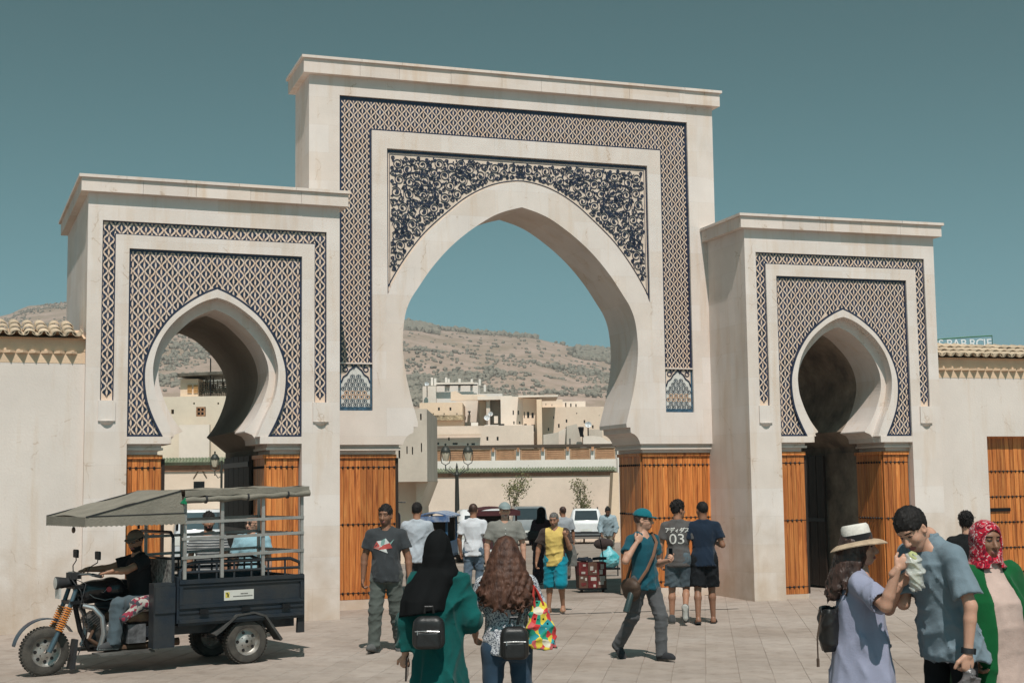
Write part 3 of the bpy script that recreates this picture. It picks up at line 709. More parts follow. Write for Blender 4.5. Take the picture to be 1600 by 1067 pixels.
# ================================================================ beyond the gates
class VB:
    "a building aligned to the street behind: local x to the right, y away from the square, z up"
    def __init__(s, name, label, cat, uc, D, group=None, z=None):
        s.o = onground(uc, D); 
        if z is not None: s.o.z = z
        s.g = empty(name, s.o, -YAW, label, cat, group); s.Mi = (Matrix.Translation(s.o) @ Matrix.Rotation(-YAW, 4, 'Z')).inverted()
    def L(s, u, v, D): return s.Mi @ W(u, v, D)
    def block(s, name, u0, u1, v0, v1, D, dep, mt, wins=(), wmat=None):
        "wall slab with real openings, dark room behind, plus solid body"
        a, c = s.L(u0, v0, D), s.L(u1, v1, D); y = (a.y+c.y)/2; z1 = a.z; z0 = c.z if v1 < 900 else -1.5; x0, x1 = a.x, c.x
        hs = []
        for (p, q, r_, t) in wins:
            A, B = s.L(p, r_, D), s.L(q, t, D); hs.append([(A.x, B.z), (A.x, A.z), (B.x, A.z), (B.x, B.z)])
        MB().prism([[(x0, z0), (x1, z0), (x1, z1), (x0, z1)]]+hs, y, y+.3).build(name, mt, s.g)
        MB().bb(x0+.003, x1-.003, y+.301, y+dep, z0, z1-.003).build(name+'_body', wmat or mt, s.g) if not hs else None
        if hs:
            MB().bb(x0+.003, x1-.003, y+.75, y+dep, z0, z1-.003).build(name+'_body', mt, s.g)
            b = MB(); b.bb(x0+.003, x0+.3, y+.301, y+.75, z0, z1-.003); b.bb(x1-.3, x1-.003, y+.301, y+.75, z0, z1-.003); b.bb(x0+.3, x1-.3, y+.301, y+.75, z1-.25, z1-.003); b.build(name+'_return', mt, s.g)
            for h in hs:
                cx, cz = (h[0][0]+h[2][0])/2, (h[0][1]+h[1][1])/2; wx, wz = abs(h[2][0]-h[0][0]), abs(h[1][1]-h[0][1])
                MB().bb(cx-wx/2, cx+wx/2, y+.2, y+.215, cz-wz/2, cz+wz/2).build('window', PANE, s.g)
        return (x0, x1, y, z0, z1)
PANE = mat('dark_pane', (.03, .03, .032), .3, .5, var=.2)
B_BEIGE = mat('beige_house', (.76, .615, .49), .92, .1, var=.08, scale=.5, fine=6, bump=.3, c2=(.70, .55, .43))
B_PINK = mat('pinkish_house', (.76, .62, .51), .92, .1, var=.08, scale=.4, fine=6, bump=.3)
B_PALE = mat('pale_house', (.79, .685, .59), .92, .1, var=.08, scale=.5, fine=6, bump=.3)
B_WHITE = mat('white_house', (.78, .71, .645), .9, .1, var=.05, scale=.5, fine=8)
B_ORANGE = mat('orange_house', (.74, .56, .40), .92, .1, var=.12, scale=.6, fine=6, bump=.3, c2=(.68, .52, .40))
B_GREY = mat('grey_house', (.58, .50, .42), .92, .1, var=.1, scale=.7, fine=8, bump=.3)
GREENT = mat('green_glazed_coping', (.13, .165, .10), .5, .4, var=.3, scale=3, fine=8, bump=.2, c2=(.24, .235, .165))
BROWN = mat('weathered_screen_wood', (.50, .27, .15), .8, .2, var=.3, scale=1.5, fine=9, bump=.3, c2=(.30, .16, .09))
LAMPI = mat('lamp_iron', (.05, .052, .045), .5, .4, metal=.3)
LGLASS = mat('lantern_glass', (.60, .52, .40), .35, .4, var=.1)

def coping(g, x0, x1, y, z, h=.34, step=.17, over=.22):
    "green barrel-tile coping: sloping bed and a row of small tiles"
    MB().prism([[(y-over, z), (y+.05, z+h), (y+.3, z+h), (y+.3, z)]], x0, x1, 'YZ').build('coping_bed', GREENT, g)
    b = MB(); n = int((x1-x0)/step)
    for i in range(n):
        x = x0+(i+.5)*step
        b.tube([(x, y-over-.06, z+.03), (x, y+.06, z+h+.03)], [.07, .055], 6)
    tag(b.build('coping_tiles', GREENT, g, smooth=True), kind='stuff')
    b = MB(); b.bb(x0, x1, y-.08, y+.02, z-.10, z-.002); b.bb(x0, x1, y-.05, y+.02, z-.2, z-.103); b.build('coping_cornice', mat('brick_cornice', (.36, .19, .12), .9, .1, var=.2, scale=3), g)
# long wall with green coping and the screened gallery above
V = VB('courtyard_wall', 'long pinkish wall with green tile coping and brown screened gallery beyond the arch', 'wall', 815, 74)
D = 74
x0, x1, y, z0, z1 = V.block('rendered_wall', 560, 966, 741, 905, D, .5, B_PINK)
coping(V.g, x0, x1, y, z1, .20, .15, .13)
a = V.L(560, 733, D); c = V.L(970, 697, D)
MB().bb(a.x, c.x, y+.4, y+.8, a.z-.3, V.L(800, 718.5, D).z).build('gallery_parapet', B_WHITE, V.g)
zp0, zp1 = V.L(800, 718.5, D).z, V.L(800, 699.5, D).z
MB().bb(a.x, c.x, y+.95, y+1.2, zp0, zp1).build('gallery_back', BROWN, V.g)
for k in range(11):
    u = 809.5+39.2*(k-6)
    px = V.L(u, 700, D).x; nx_ = V.L(u+39.2, 700, D).x
    MB().bb(px-.10, px+.10, y+.4, y+.7, zp0, zp1).build('gallery_pillar', B_WHITE, V.g)
    MB().bb(px-.07, px+.07, y+.25, y+.4, zp1-.18, zp1+.02).build('eave_bracket', BROWN, V.g)
    if k < 10:
        sc_ = MB(); sc_.bb(px+.17, nx_-.17, y+.44, y+.52, zp0+.03, zp1-.05); so_ = sc_.build('gallery_screen', BROWN, V.g)
        f = MB(); 
        for (p, q, r_, t) in ((px+.12, nx_-.12, zp0+.0, zp0+.06), (px+.12, nx_-.12, zp1-.08, zp1-.02), (px+.12, px+.19, zp0+.06, zp1-.08), (nx_-.19, nx_-.12, zp0+.06, zp1-.08)): f.bb(p, q, y+.40, y+.44, r_, t)
        for q in range(4):
            zz = zp0+.1+q*.11; f.bb(px+.2, nx_-.2, y+.425, y+.44, zz, zz+.03)
        f.build('screen_frame', mat('screen_frame_wood', (.58, .36, .22), .8, .2, var=.2), so_)
MB().prism([[(y+.34, zp1+.02), (y+1.3, zp1+.2), (y+1.3, zp1+.02)]], a.x, c.x, 'YZ').build('gallery_eave', mat('eave_dark', (.07, .05, .035), .8, .2), V.g)
MB().bb(c.x-.15, c.x+.12, y+.2, y+.8, -1.3, zp1).build('end_pillar', B_WHITE, V.g)
p = V.L(955, 738, 71); q = V.L(967, 738, 71)
MB().prism([[(p.x-.25, -1.3), (q.x, -1.3), (q.x, p.z), (p.x+.1, p.z)]], p.y, p.y+2.2).build('buttress', B_ORANGE, V.g)

# overhanging house on the left of the street
V = VB('overhanging_house', 'grey beige house with overhanging upper floor and slit windows behind the wooden door', 'house', 630, 44)
D = 44
V.block('upper_floor', 540, 668, 640, 752, D, 6, B_GREY, [(656, 658.5, 646, 656), (622.5, 625.5, 699, 716), (635, 637, 697, 709), (643.5, 645.5, 698, 710), (657.5, 659.5, 692, 706), (648, 649.5, 633.5, 636)][:5])
a, c = V.L(540, 752, D), V.L(655, 900, D)
MB().bb(a.x, c.x-.05, c.y+.65, c.y+6, -1.2, a.z).build('lower_floor', B_BEIGE, V.g)
e = V.L(668, 752, D)
MB().prism([[(c.x-.1, a.z-1.0), (e.x, a.z-.002), (c.x-.1, a.z-.002)]], c.y+.3, c.y+6).build('bracket', B_BEIGE, V.g)
MB().bb(a.x, e.x, e.y-.06, e.y+.0, a.z, a.z+.22).build('floor_band', B_PALE, V.g)

# medina houses stepping up behind
def house(label, blocks, uc, D, extras=None, mt=B_BEIGE, dep=8, group='houses behind the courtyard wall'):
    V = VB('medina_house', label, 'house', uc, D, group)
    for i, (u0, u1, v0, v1, dd, m_, wins) in enumerate(blocks): V.block('wall', u0, u1, v0, v1, D+dd, dep, m_, wins)
    if extras: extras(V)
    return V
def dish(V, u, v, D, r=.55):
    r *= .45
    p = V.L(u, v, D); b = MB(); b.M = Matrix.Translation(p) @ Matrix.Rotation(R(60), 4, 'X')
    b.lathe([(.02, -.12), (r*.5, -.07), (r*.85, .05), (r, .14), (r*.86, .07), (r*.5, -.05), (.02, -.1)], 14, caps=False)
    o = b.build('dish', mat('dish_white', (.75, .75, .75), .5, .3, var=.05), None, smooth=True)
    o.name = 'satellite_dish'; o.parent = V.g; b = MB(); b.tube([p+Vector((0, .1, 0)), p+Vector((0, .25, -.4)), p+Vector((0, .25, -1.0))], .04, 6); b.build('dish_mast', IRON, o)
    return o
house('orange beige terrace house with crumbling band right of the slit windowed house', [(655, 724, 629, 760, 0, B_ORANGE, [(676, 677.5, 645, 647.5), (693, 694.5, 645, 647.5), (713, 714.5, 645, 647.5), (684, 687, 636, 641), (702, 705, 636, 641)]), (655, 835, 666, 760, -6, B_PINK, [(680, 686, 691, 694.5), (707, 715, 691.5, 694.5), (736.5, 742, 692, 695), (760, 763, 682, 688), (776, 779, 682, 688), (700, 702.5, 683, 688)]),], 690, 98,
      lambda V: [MB().bb(V.L(655, 655, 97.6).x, V.L(724, 655, 97.6).x, V.L(655, 655, 97.6).y, V.L(655, 655, 98).y+.1, V.L(655, 657, 97.6).z, V.L(655, 649, 97.6).z).build('rubble_band', mat('rubble', (.52, .40, .26), .95, .1, var=.35, scale=3, fine=9, bump=.8, bdist=.1), V.g),
                 MB().bb(V.L(668, 679, 91.7).x, V.L(751, 679, 91.7).x, V.L(668, 679, 91.7).y, V.L(668, 679, 92).y, V.L(668, 680, 91.7).z, V.L(668, 678.6, 91.7).z).build('string_course', B_ORANGE, V.g)])
def posts(V):
    for u, v0 in ((675, 589.5), (680, 591), (697, 589.5), (701, 592), (718, 591.5), (737, 592), (749.5, 592), (757.5, 601)):
        a = V.L(u, v0, 118); c = V.L(u, 602 if u < 755 else 612, 118); MB().bb(a.x-.09, a.x+.09, a.y, a.y+.25, c.z, a.z).build('roof_post', B_WHITE, V.g)
    a, c = V.L(682, 598, 117.8), V.L(741, 606, 117.8)
    MB().bb(a.x, c.x, a.y-.25, a.y, V.L(682, 601, 117.8).z, a.z).build('roof_edge', B_PALE, V.g)
    a, c = V.L(682, 603, 117.8), V.L(746, 600.2, 117.8); MB().bb(a.x, c.x, a.y-.1, a.y, a.z, a.z+.1).build('gutter', IRON, V.g)
    dish(V, 667, 601, 116.5, .42)
house('white house with slender posts along its flat roof', [(681, 748, 598, 700, 0, B_WHITE, ()), (660, 682, 603, 700, -1, B_PALE, ()), (744, 786, 615, 700, 1.2, B_WHITE, ())], 715, 118, posts)
def t_extra(V):
    b = MB(); a, c = V.L(731, 642, 103.6), V.L(735.5, 648, 103.6); b.bb(a.x, c.x, a.y, a.y+.3, a.z-.08, a.z); m_ = (a.x+c.x)/2; b.bb(m_-.05, m_+.05, a.y, a.y+.3, c.z, a.z-.085); b.build('slit_window', PANE, V.g)
    b = MB(); a = V.L(711, 611, 103); c = V.L(760, 618, 103)
    b.prism([[(a.x-.3, c.z-.35), (c.x, c.z-.35), (c.x, c.z), (c.x-1.2, c.z+.06), (a.x+.6, c.z+.02), (a.x+.05, a.z), (a.x-.3, a.z-.1)]], a.y-.4, a.y); b.build('parapet', B_BEIGE, V.g)
house('tan house with curved parapet and keyhole slit left of the satellite dish', [(712, 749, 616, 700, 0, B_PALE, [(725.5, 728, 650.5, 656)])], 730, 104, t_extra)
def c_extra(V):
    dish(V, 761, 654, 99, .48); dish(V, 766.5, 648, 100, .40)
    a, c = V.L(772, 650, 100), V.L(778, 661, 100); MB().bb(a.x, c.x, a.y, a.y+.4, c.z, a.z).build('rooftop_cabinet', B_PALE, V.g)
    for (u0, u1, v0, v1, m_) in ((736, 747, 660, 665.5, B_WHITE), (757, 779, 664, 670, B_WHITE), (781, 788, 662, 668, PANE)):
        a, c = V.L(u0, v0, 97), V.L(u1, v1, 97); MB().bb(a.x, c.x, a.y, a.y+.5, c.z, a.z).build('rooftop_junk', m_, V.g)
house('brown recessed house between pale walls with satellite dishes in front', [(748.5, 760, 623, 700, .8, B_ORANGE, ()), (766, 782, 625, 700, .8, B_GREY, ()), (759.5, 766.5, 620, 700, 0, B_PALE, ()), (746, 800, 619, 624, -.2, B_PALE, ())], 765, 102, c_extra)
house('tall pale house with rows of small windows in the middle of the skyline', [(782, 818, 619.5, 700, 0, B_PALE, [(801, 803, 641, 648), (809, 811, 641, 648), (802, 804, 658, 662.5), (811, 813, 658, 662.5)]), (817, 839.5, 622, 700, -.4, B_BEIGE, [(818.5, 820, 643, 653), (823.5, 827, 643, 653), (830.5, 834, 644.5, 653), (819, 823, 662, 667), (830.5, 835.5, 663, 674)]), (838.5, 847.5, 623.5, 700, -2, B_ORANGE, [])], 812, 100,
      lambda V: MB().bb(V.L(810, 619, 99).x, V.L(872, 619, 99).x, V.L(810, 619, 99).y, V.L(810, 619, 99).y+5, V.L(810, 620.5, 99).z, V.L(810, 617.5, 99).z).build('roof_slab', B_PALE, V.g))
house('low beige house with a single square window in front of the tall pale house', [(800, 829, 668, 760, 0, B_BEIGE, [(813, 820.5, 687, 693)])], 815, 92)
house('broad beige house whose crenellated roof ends behind the arch foot', [(846.5, 982, 636, 700, 0, B_BEIGE, [(864.5, 866, 650, 654), (900.5, 902, 644.5, 646.5), (936, 937, 648, 649.5), (872, 874.5, 662, 668), (884, 886.5, 655, 660), (912, 914.5, 656, 661), (925, 927.5, 664, 669), (856, 858, 668, 673)]), (847, 880, 624, 700, .6, B_BEIGE, [(852.5, 853.5, 630, 633), (862, 863, 631, 634)]), (876, 915, 627, 645, 2.2, B_PALE, [(877, 878.5, 630, 636), (883, 885, 629, 636), (891, 893, 630, 636), (899, 901, 631, 636)])], 900, 104)
def sheds(V):
    for (pts, m_, D) in (([(849, 694.5), (849, 679), (873, 675), (873, 694.5)], B_GREY, 86), ([(885.5, 694.5), (885.5, 665.5), (901.5, 662), (910, 694.5)], B_GREY, 85.5), ([(873, 694.5), (873, 674), (886, 668), (886, 694.5)], B_PALE, 86.5)):
        P = [V.L(u, v, D) for u, v in pts]; MB().prism([[(p.x, p.z) for p in P]], P[0].y, P[0].y+2.5).build('shed_wall', m_, V.g)
    a, c = V.L(889.5, 685, 85.3), V.L(891.5, 694, 85.3); MB().bb(a.x, c.x, a.y-.05, a.y, c.z, a.z).build('slit_window', PANE, V.g)
    a, c = V.L(911, 681, 85), V.L(948, 695, 85); P = [(a.x, c.z), (c.x+.3, c.z), (c.x, (a.z+c.z)/2), (c.x-.35, a.z-.05), (c.x-.8, a.z), (a.x, a.z)]
    MB().prism([P], a.y, a.y+1.5).build('water_tank', B_PALE, V.g)
    a, c = V.L(920, 671, 87), V.L(941, 682, 87); MB().bb(a.x, c.x, a.y, a.y+1, c.z, a.z).build('tank_box', B_GREY, V.g)
    b = MB()
    for (p, q) in (((904.5, 667), (908, 682)), ((907, 667), (911, 682)), ((911, 668), (909, 682)), ((904, 668), (912, 668))): b.tube([V.L(*p, 85), V.L(*q, 85)], .06, 5)
    b.build('ladder', IRON, V.g); dish(V, 919, 665, 85, .45)
house('cluster of grey roof sheds with a water tank beside the arch foot', [(850, 960, 690, 720, 2, B_PALE, ())], 900, 86, sheds)

# seen through the left arch
V = VB('lane_house', 'cream house with barred window and rooftop shack seen through the arch behind the tricycle', 'house', 310, 52)
V.block('wall', 205, 420, 619.5, 900, 52, 6, mat('cream_house', (.74, .63, .50), .92, .1, var=.07, scale=.5, fine=6, bump=.3), [(264.5, 269, 639, 646), (299, 301.5, 628, 631), (337, 339.5, 628, 631)])
a, c = V.L(281, 664, 51.9), V.L(330, 800, 51.9); MB().bb(a.x, c.x, a.y-.12, a.y+.1, -1.2, a.z).build('render_patch', B_PALE, V.g)
a, c = V.L(308, 636, 51.9), V.L(322, 650.5, 51.9); fr = MB(); w0 = .05
for (p, q, r_, t) in ((a.x, c.x, c.z, c.z+w0), (a.x, c.x, a.z-w0, a.z), (a.x, a.x+w0, c.z, a.z), (c.x-w0, c.x, c.z, a.z), ((a.x+c.x)/2-.02, (a.x+c.x)/2+.02, c.z, a.z), (a.x, c.x, (a.z+c.z)/2-.02, (a.z+c.z)/2+.02)): fr.bb(p, q, a.y-.15, a.y-.02, r_, t)
wo = MB().bb(a.x, c.x, a.y-.03, a.y-.02, c.z, a.z).build('window', PANE, V.g); fr.build('window_bars', BROWN, wo)
a, c = V.L(282, 592, 53), V.L(310, 620, 53); sh = MB().bb(a.x, c.x, a.y, a.y+2, c.z-.1, a.z).build('roof_shack', B_ORANGE, V.g)
for u in (293.5, 303): 
    p, q = V.L(u, 601, 53), V.L(u+7, 614, 53); b = MB()
    for k in range(5): zz = p.z+(q.z-p.z)*(k+.5)/5; b.box(((p.x+q.x)/2, p.y-.04, zz), (q.x-p.x, .05, abs(p.z-q.z)/7))
    b.build('shutter', mat('orange_shutter', (.55, .30, .12), .7, .2), sh)
p, q = V.L(280, 589, 53), V.L(372, 586, 53)
MB().prism([[(p.x, p.z), (q.x, q.z+.05), (q.x, q.z+.15), (p.x, p.z+.1)]], p.y-.3, p.y+2).build('shack_roof', mat('shack_tin', (.16, .14, .11), .7, .3, var=.3, scale=3), V.g)
b = MB()
for k in range(16):
    u = 318+k*3.3; b.tube([V.L(u, 620, 53), V.L(u+rng.uniform(-2, 2), 590+rng.uniform(0, 16), 53.3)], .025, 4)
for k in range(7): b.tube([V.L(312, 598+k*3.2, 53.1), V.L(370, 596+k*3.3+rng.uniform(-1, 1), 53.1)], .02, 4)
tag(b.build('roof_clutter', mat('clutter', (.22, .18, .14), .8, .2, var=.4, scale=3), V.g), kind='stuff')
for k in range(6):
    u = 320+k*8.5; a = V.L(u, 606+rng.uniform(-6, 5), 53.5); MB().bb(a.x, a.x+rng.uniform(.12, .3), a.y, a.y+.3, V.L(u, 619, 53.5).z, a.z).build('roof_crate', rng.choice([B_GREY, BROWN, DARKWOOD, B_PALE]), V.g)
MB().tube([V.L(329, 620, 53), V.L(329, 560, 53)], .025, 5).build('antenna_mast', IRON, V.g)
V = VB('lane_wall', 'low wall with green tile coping and pointed blind arch seen through the left arch', 'wall', 310, 44)
x0, x1, y, z0, z1 = V.block('rendered_wall', 200, 420, 727, 900, 44, .4, B_BEIGE)
coping(V.g, x0, x1, y, z1, .16, .1, .12)
b = MB(); pts = [V.L(300.5, 747, 43.95), V.L(306, 738, 43.95), V.L(311, 731.5, 43.95), V.L(316, 738, 43.95), V.L(321, 746, 43.95)]
b.tube([Vector((p.x, y-.01, p.z)) for p in pts], .02, 5); b.build('blind_arch', mat('arch_line', (.18, .13, .09), .9, .1), V.g)
a, c = V.L(301.5, 752, 44), V.L(318.5, 764, 44); b = MB()
wo = MB().bb(a.x, c.x, y-.02, y+.02, c.z, a.z).build('window', PANE, V.g)
for k in range(6): xx = a.x+(c.x-a.x)*(k+.5)/6; b.bb(xx-.008, xx+.008, y-.04, y-.02, c.z, a.z)
for k in range(4): zz = c.z+(a.z-c.z)*(k+.5)/4; b.bb(a.x, c.x, y-.05, y-.041, zz-.008, zz+.008)
b.build('window_grille', IRON, wo)

# ---------------------------------------------------------------- lamps
def lantern(g, x, z, s=1, nm='lantern'):
    b = MB(); b.lathe([(.09*s, 0), (.13*s, .12*s), (.165*s, .30*s)], 8, (x, 0, z)); o = b.build(nm, LGLASS, g, smooth=True)
    b = MB(); b.lathe([(.18*s, .30*s), (.19*s, .34*s), (.15*s, .42*s), (.10*s, .50*s), (.03*s, .54*s), (.03*s, .58*s), (.045*s, .61*s), (.01*s, .64*s)], 10, (x, 0, z)); b.build('lantern_hood', LAMPI, o, smooth=True)
    b = MB()
    for k in (0, 1):
        sg = (-1)**k; b.tube([(x+sg*.17*s, 0, z+.30*s), (x+sg*.185*s, 0, z+.1*s), (x+sg*.14*s, 0, z-.08*s), (x, 0, z-.16*s)], .017*s, 6)
    b.tube([(x, 0, z-.16*s), (x, 0, z-.36*s)], .022*s, 6); b.build('lantern_yoke', LAMPI, o)
p = onground(714, 52)
lp = empty('street_lamp', p, -YAW, 'twin lantern street lamp standing in the street beyond the arch', 'street lamp')
zz = W(714, 741, 52).z-p.z
b = MB(); b.lathe([(.18, 0), (.18, .25), (.12, .4), (.10, .9), (.085, 1.0), (.085, zz*.6), (.065, zz*.97), (.09, zz), (.06, zz+.06), (.03, zz+.22), (.045, zz+.27), (.03, zz+.32), (.012, zz+.42)], 10); b.build('pole', LAMPI, lp, smooth=True)
zl = W(714, 720, 52).z-p.z-.36*.9
for s in (-1, 1):
    x = s*W(731.5, 700, 52).__sub__(W(714, 700, 52)).length
    b = MB(); b.tube([(0, 0, zz-.06), (x*.3, 0, zz+.0), (x*.62, 0, zz+.1), (x*.85, 0, zl+.35-.36), (x, 0, zl+.34-.36)], .02, 6)
    b.tube([(0, 0, zz+.08), (x*.25, 0, zz+.03), (x*.5, 0, zz+.13), (x*.72, 0, zz+.22), (x*.6, 0, zz+.3), (x*.48, 0, zz+.22)], .012, 5); b.build('arm', LAMPI, lp)
    lantern(lp, x, zl+.34, 1.0)
p = onground(346, 42)
lp = empty('street_lamp', p, -YAW, 'single lantern lamp on a bracket seen through the left arch', 'street lamp')
zz = W(346, 738, 42).z-p.z
b = MB(); b.tube([(0, 0, 0), (0, 0, zz+.35)], .035, 8); b.build('pole', LAMPI, lp)
b = MB(); b.tube([(0, 0, zz-.1), (-.1, 0, zz-.16), (-.2, 0, zz-.02)], .014, 6); b.tube([(0, 0, zz+.1), (-.06, 0, zz+.04), (-.03, 0, zz-.02)], .01, 5); b.build('arm', LAMPI, lp); lantern(lp, -.2, zz+.17, .72)

# ---------------------------------------------------------------- little trees against the wall
LEAF = mat('dusty_leaf', (.21, .20, .09), .7, .3, var=.3, scale=2, rnd=.1, c2=(.10, .11, .045)); BARK = mat('bark', (.16, .11, .075), .9, .1, var=.2)
def sapling(u, D, label, clumps, seed):
    r = random.Random(seed); p = onground(u, D); g = empty('sapling_tree', p, -YAW, label, 'tree', 'young trees before the pink wall')
    Mi = (Matrix.Translation(p) @ Matrix.Rotation(-YAW, 4, 'Z')).inverted()
    b = MB(); lf = MB(); base = Vector((0, 0, 0)); fork = Mi @ W(u, 800, D)
    b.tube([base, base*.5+fork*.5+Vector((.04, 0, 0)), fork], [.05, .04, .03], 6)
    for (uu, vv, rr) in clumps:
        e = Mi @ W(uu, vv, D); b.tube([fork, (fork+e)/2+Vector((r.uniform(-.1, .1), 0, .05)), e], [.026, .016, .008], 5)
        for _ in range(int(95*rr)):
            c = e+Vector((r.gauss(0, .16*rr), r.gauss(0, .16*rr), r.gauss(0, .2*rr))); s = r.uniform(.04, .085)
            n = Vector((r.uniform(-1, 1), r.uniform(-1, 1), r.uniform(-1, 1))).normalized(); t = n.orthogonal().normalized(); q = n.cross(t)
            lf.add([c-t*s, c+q*s*.4, c+t*s, c-q*s*.4], [(0, 1, 2, 3)])
    b.build('trunk', BARK, g, smooth=True); lf.build('crown', LEAF, g, fixn=False)
sapling(801, 72, 'young tree with thin upright foliage left of the grey van', [(796, 769, 1.1), (807, 763, 1.2), (813, 757, 1.4), (818, 749, 1.3), (816, 764, 1), (803, 775, .9), (797, 764, 1), (806, 786, .6)], 3)
sapling(911, 72, 'young tree leaning left above the white hatchback', [(903, 762, 1.2), (906, 770, 1.2), (910, 780, 1.3), (914, 790, 1.3), (917, 797, 1), (913, 760, .4), (901, 758, .9), (908, 786, 1)], 5)

# ---------------------------------------------------------------- vehicles in the street
GLASSD = mat('car_glass', (.035, .045, .05), .08, .6, var=.05, bump=0); RUB = mat('tyre_rubber', (.028, .027, .026), .85, .2, var=.2, scale=6, bump=.3)
RED = mat('tail_lamp_red', (.5, .02, .015), .2, .5, bump=0); PLATE = mat('plate_white', (.7, .7, .66), .5, .3)
CHROME = mat('dull_steel', (.45, .45, .45), .35, .5, metal=.9, var=.1); BLKP = mat('black_plastic', (.03, .03, .032), .6, .3)
def wheel_at(g, x, y, r, wd, nm='wheel'):
    b = MB(); b.lathe([(r*.62, -wd/2), (r*.93, -wd/2), (r, -wd*.36), (r, wd*.36), (r*.93, wd/2), (r*.62, wd/2)], 22, (x, y, r), 'X', caps=False); t = b.build(nm, RUB, g, smooth=True)
    b = MB(); b.lathe([(r*.62, -wd*.4), (r*.62, wd*.4), (r*.5, wd*.30), (r*.2, wd*.34), (.01, wd*.36)], 16, (x, y, r), 'X'); b.lathe([(.01, -wd*.36), (r*.2, -wd*.34), (r*.5, -wd*.3), (r*.62, -wd*.4)], 16, (x, y, r), 'X'); b.build('rim', CHROME, t, smooth=True)
def car(name, label, cat, u, D, hw, L, zs, zr, paint, rz=0, roofw=.8, rear_slope=.25, hood=True, rails=False, front=False, group='vehicles parked in the street behind the gate'):
    p = onground(u, D); g = empty(name, p, -YAW+rz, label, cat, group)
    b = MB(); st = []
    def ring(y, w, zb, zs_, zr_, rw): return [(-w*.92, y, zb), (-w, y, zb+.18), (-w, y, zs_-.12), (-w*.97, y, zs_), (-rw, y, zr_-.07), (-rw*.86, y, zr_), (rw*.86, y, zr_), (rw, y, zr_-.07), (w*.97, y, zs_), (w, y, zs_-.12), (w, y, zb+.18), (w*.92, y, zb)]
    rw = hw*roofw
    R_ = [ring(0, hw*.93, .38, zs-.04, zs, rw*.98), ring(.12, hw, .25, zs, zs+(zr-zs)*.25, rw), ring(.12+rear_slope, hw, .22, zs, zr-.02, rw), ring(.9, hw, .22, zs, zr, rw), ring(L*.48, hw, .22, zs, zr-.01, rw), ring(L*.62, hw, .22, zs-.02, zs+.06, rw*.95), ring(L*.9, hw*.97, .25, zs-.1, zs-.06, rw*.9), ring(L, hw*.88, .35, zs-.28, zs-.22, rw*.85)]
    n = len(R_[0]); vs = [q for r_ in R_ for q in r_]
    fs = [(i*n+j, i*n+(j+1) % n, (i+1)*n+(j+1) % n, (i+1)*n+j) for i in range(len(R_)-1) for j in range(n)]+[tuple(range(n))[::-1], tuple((len(R_)-1)*n+j for j in range(n))]
    b.add(vs, fs); body = b.build('body', paint, g, smooth=True)
    # rear (or front) screen, side glass
    y0, y1 = .115, .12+rear_slope
    q = .045
    b = MB(); b.add([(-rw*.88, y0+.012-q, zs+(zr-zs)*.22), (rw*.88, y0+.012-q, zs+(zr-zs)*.22), (rw*.80, y1-.035-q, zr-.09), (-rw*.80, y1-.035-q, zr-.09)], [(0, 1, 2, 3)]); b.build('windscreen' if front else 'rear_window', GLASSD, g)
    for s in (-1, 1):
        xa = lambda z: s*(hw*.97+(rw-hw*.97)*((z-zs)/(zr-.07-zs))+.006)
        za, zb_ = zs+.05, zr-.13
        for ya, yb in ((y1+.12, L*.27), (L*.29, L*.47)):
            b = MB(); b.add([(xa(za), ya, za), (xa(za), yb, za), (xa(zb_), yb-.03, zb_), (xa(zb_), ya+.06, zb_)], [(0, 1, 2, 3)]); b.build('side_window', GLASSD, g)
        MB().bb(*sorted((s*hw*.72, s*hw*.965)), -.012, .09, zs-.30, zs-.02).build('headlamp' if front else 'tail_lamp', PLATE if front else RED, g)
        wheel_at(g, s*(hw-.11), .62, .31, .2); wheel_at(g, s*(hw-.11), L-.8, .31, .2)
        if rails: MB().tube([(s*rw*.9, .5, zr+.0), (s*rw*.9, .6, zr+.05), (s*rw*.9, L*.42, zr+.05), (s*rw*.9, L*.46, zr)], .018, 6).build('roof_rail', BLKP, g)
    b = MB(); b.bb(-hw*.95, hw*.95, -.07, .15, .34, .58); b.build('bumper', BLKP if not front else paint, g, smooth=False)
    MB().bb(-.26, .26, -.085, -.07, .60 if not front else .42, .71 if not front else .53).build('number_plate', PLATE, g)
    if front: 
        b = MB()
        for k in range(4): b.bb(-hw*.55, hw*.55, -.075, -.06, .62+k*.06, .65+k*.06)
        b.build('grille', BLKP, g)
    else: MB().bb(-hw*.9, hw*.9, -.10, -.075, .42, .47).build('bumper_tube', CHROME, g)
    return g
WHITEP = mat('white_car_paint', (.72, .72, .72), .3, .5, var=.04, coat=.4, bump=.02); GREYP = mat('grey_car_paint', (.20, .215, .22), .35, .5, var=.06, coat=.4, bump=.02)
car('hatchback', 'white hatchback with roof rails parked tail towards the gate', 'car', 915, 68, .86, 3.9, .98, 1.66, WHITEP, R(-2), .74, .42, rails=True)
car('van', 'dark grey van parked left of the white hatchback', 'van', 828, 67, .88, 4.2, 1.05, 1.82, GREYP, R(4), .84, .12)
car('van', 'white van parked behind the man in the white shirt', 'van', 757, 44, .86, 4.3, 1.05, 1.62, WHITEP, R(6), .84, .5, front=True)
car('van', 'silver van half hidden behind the tricycle cage in the left arch', 'van', 318, 42, .86, 4.3, 1.05, 1.78, mat('silver_paint', (.50, .51, .52), .35, .5, var=.05, coat=.4, bump=.02), R(15), .84, .35, front=True)
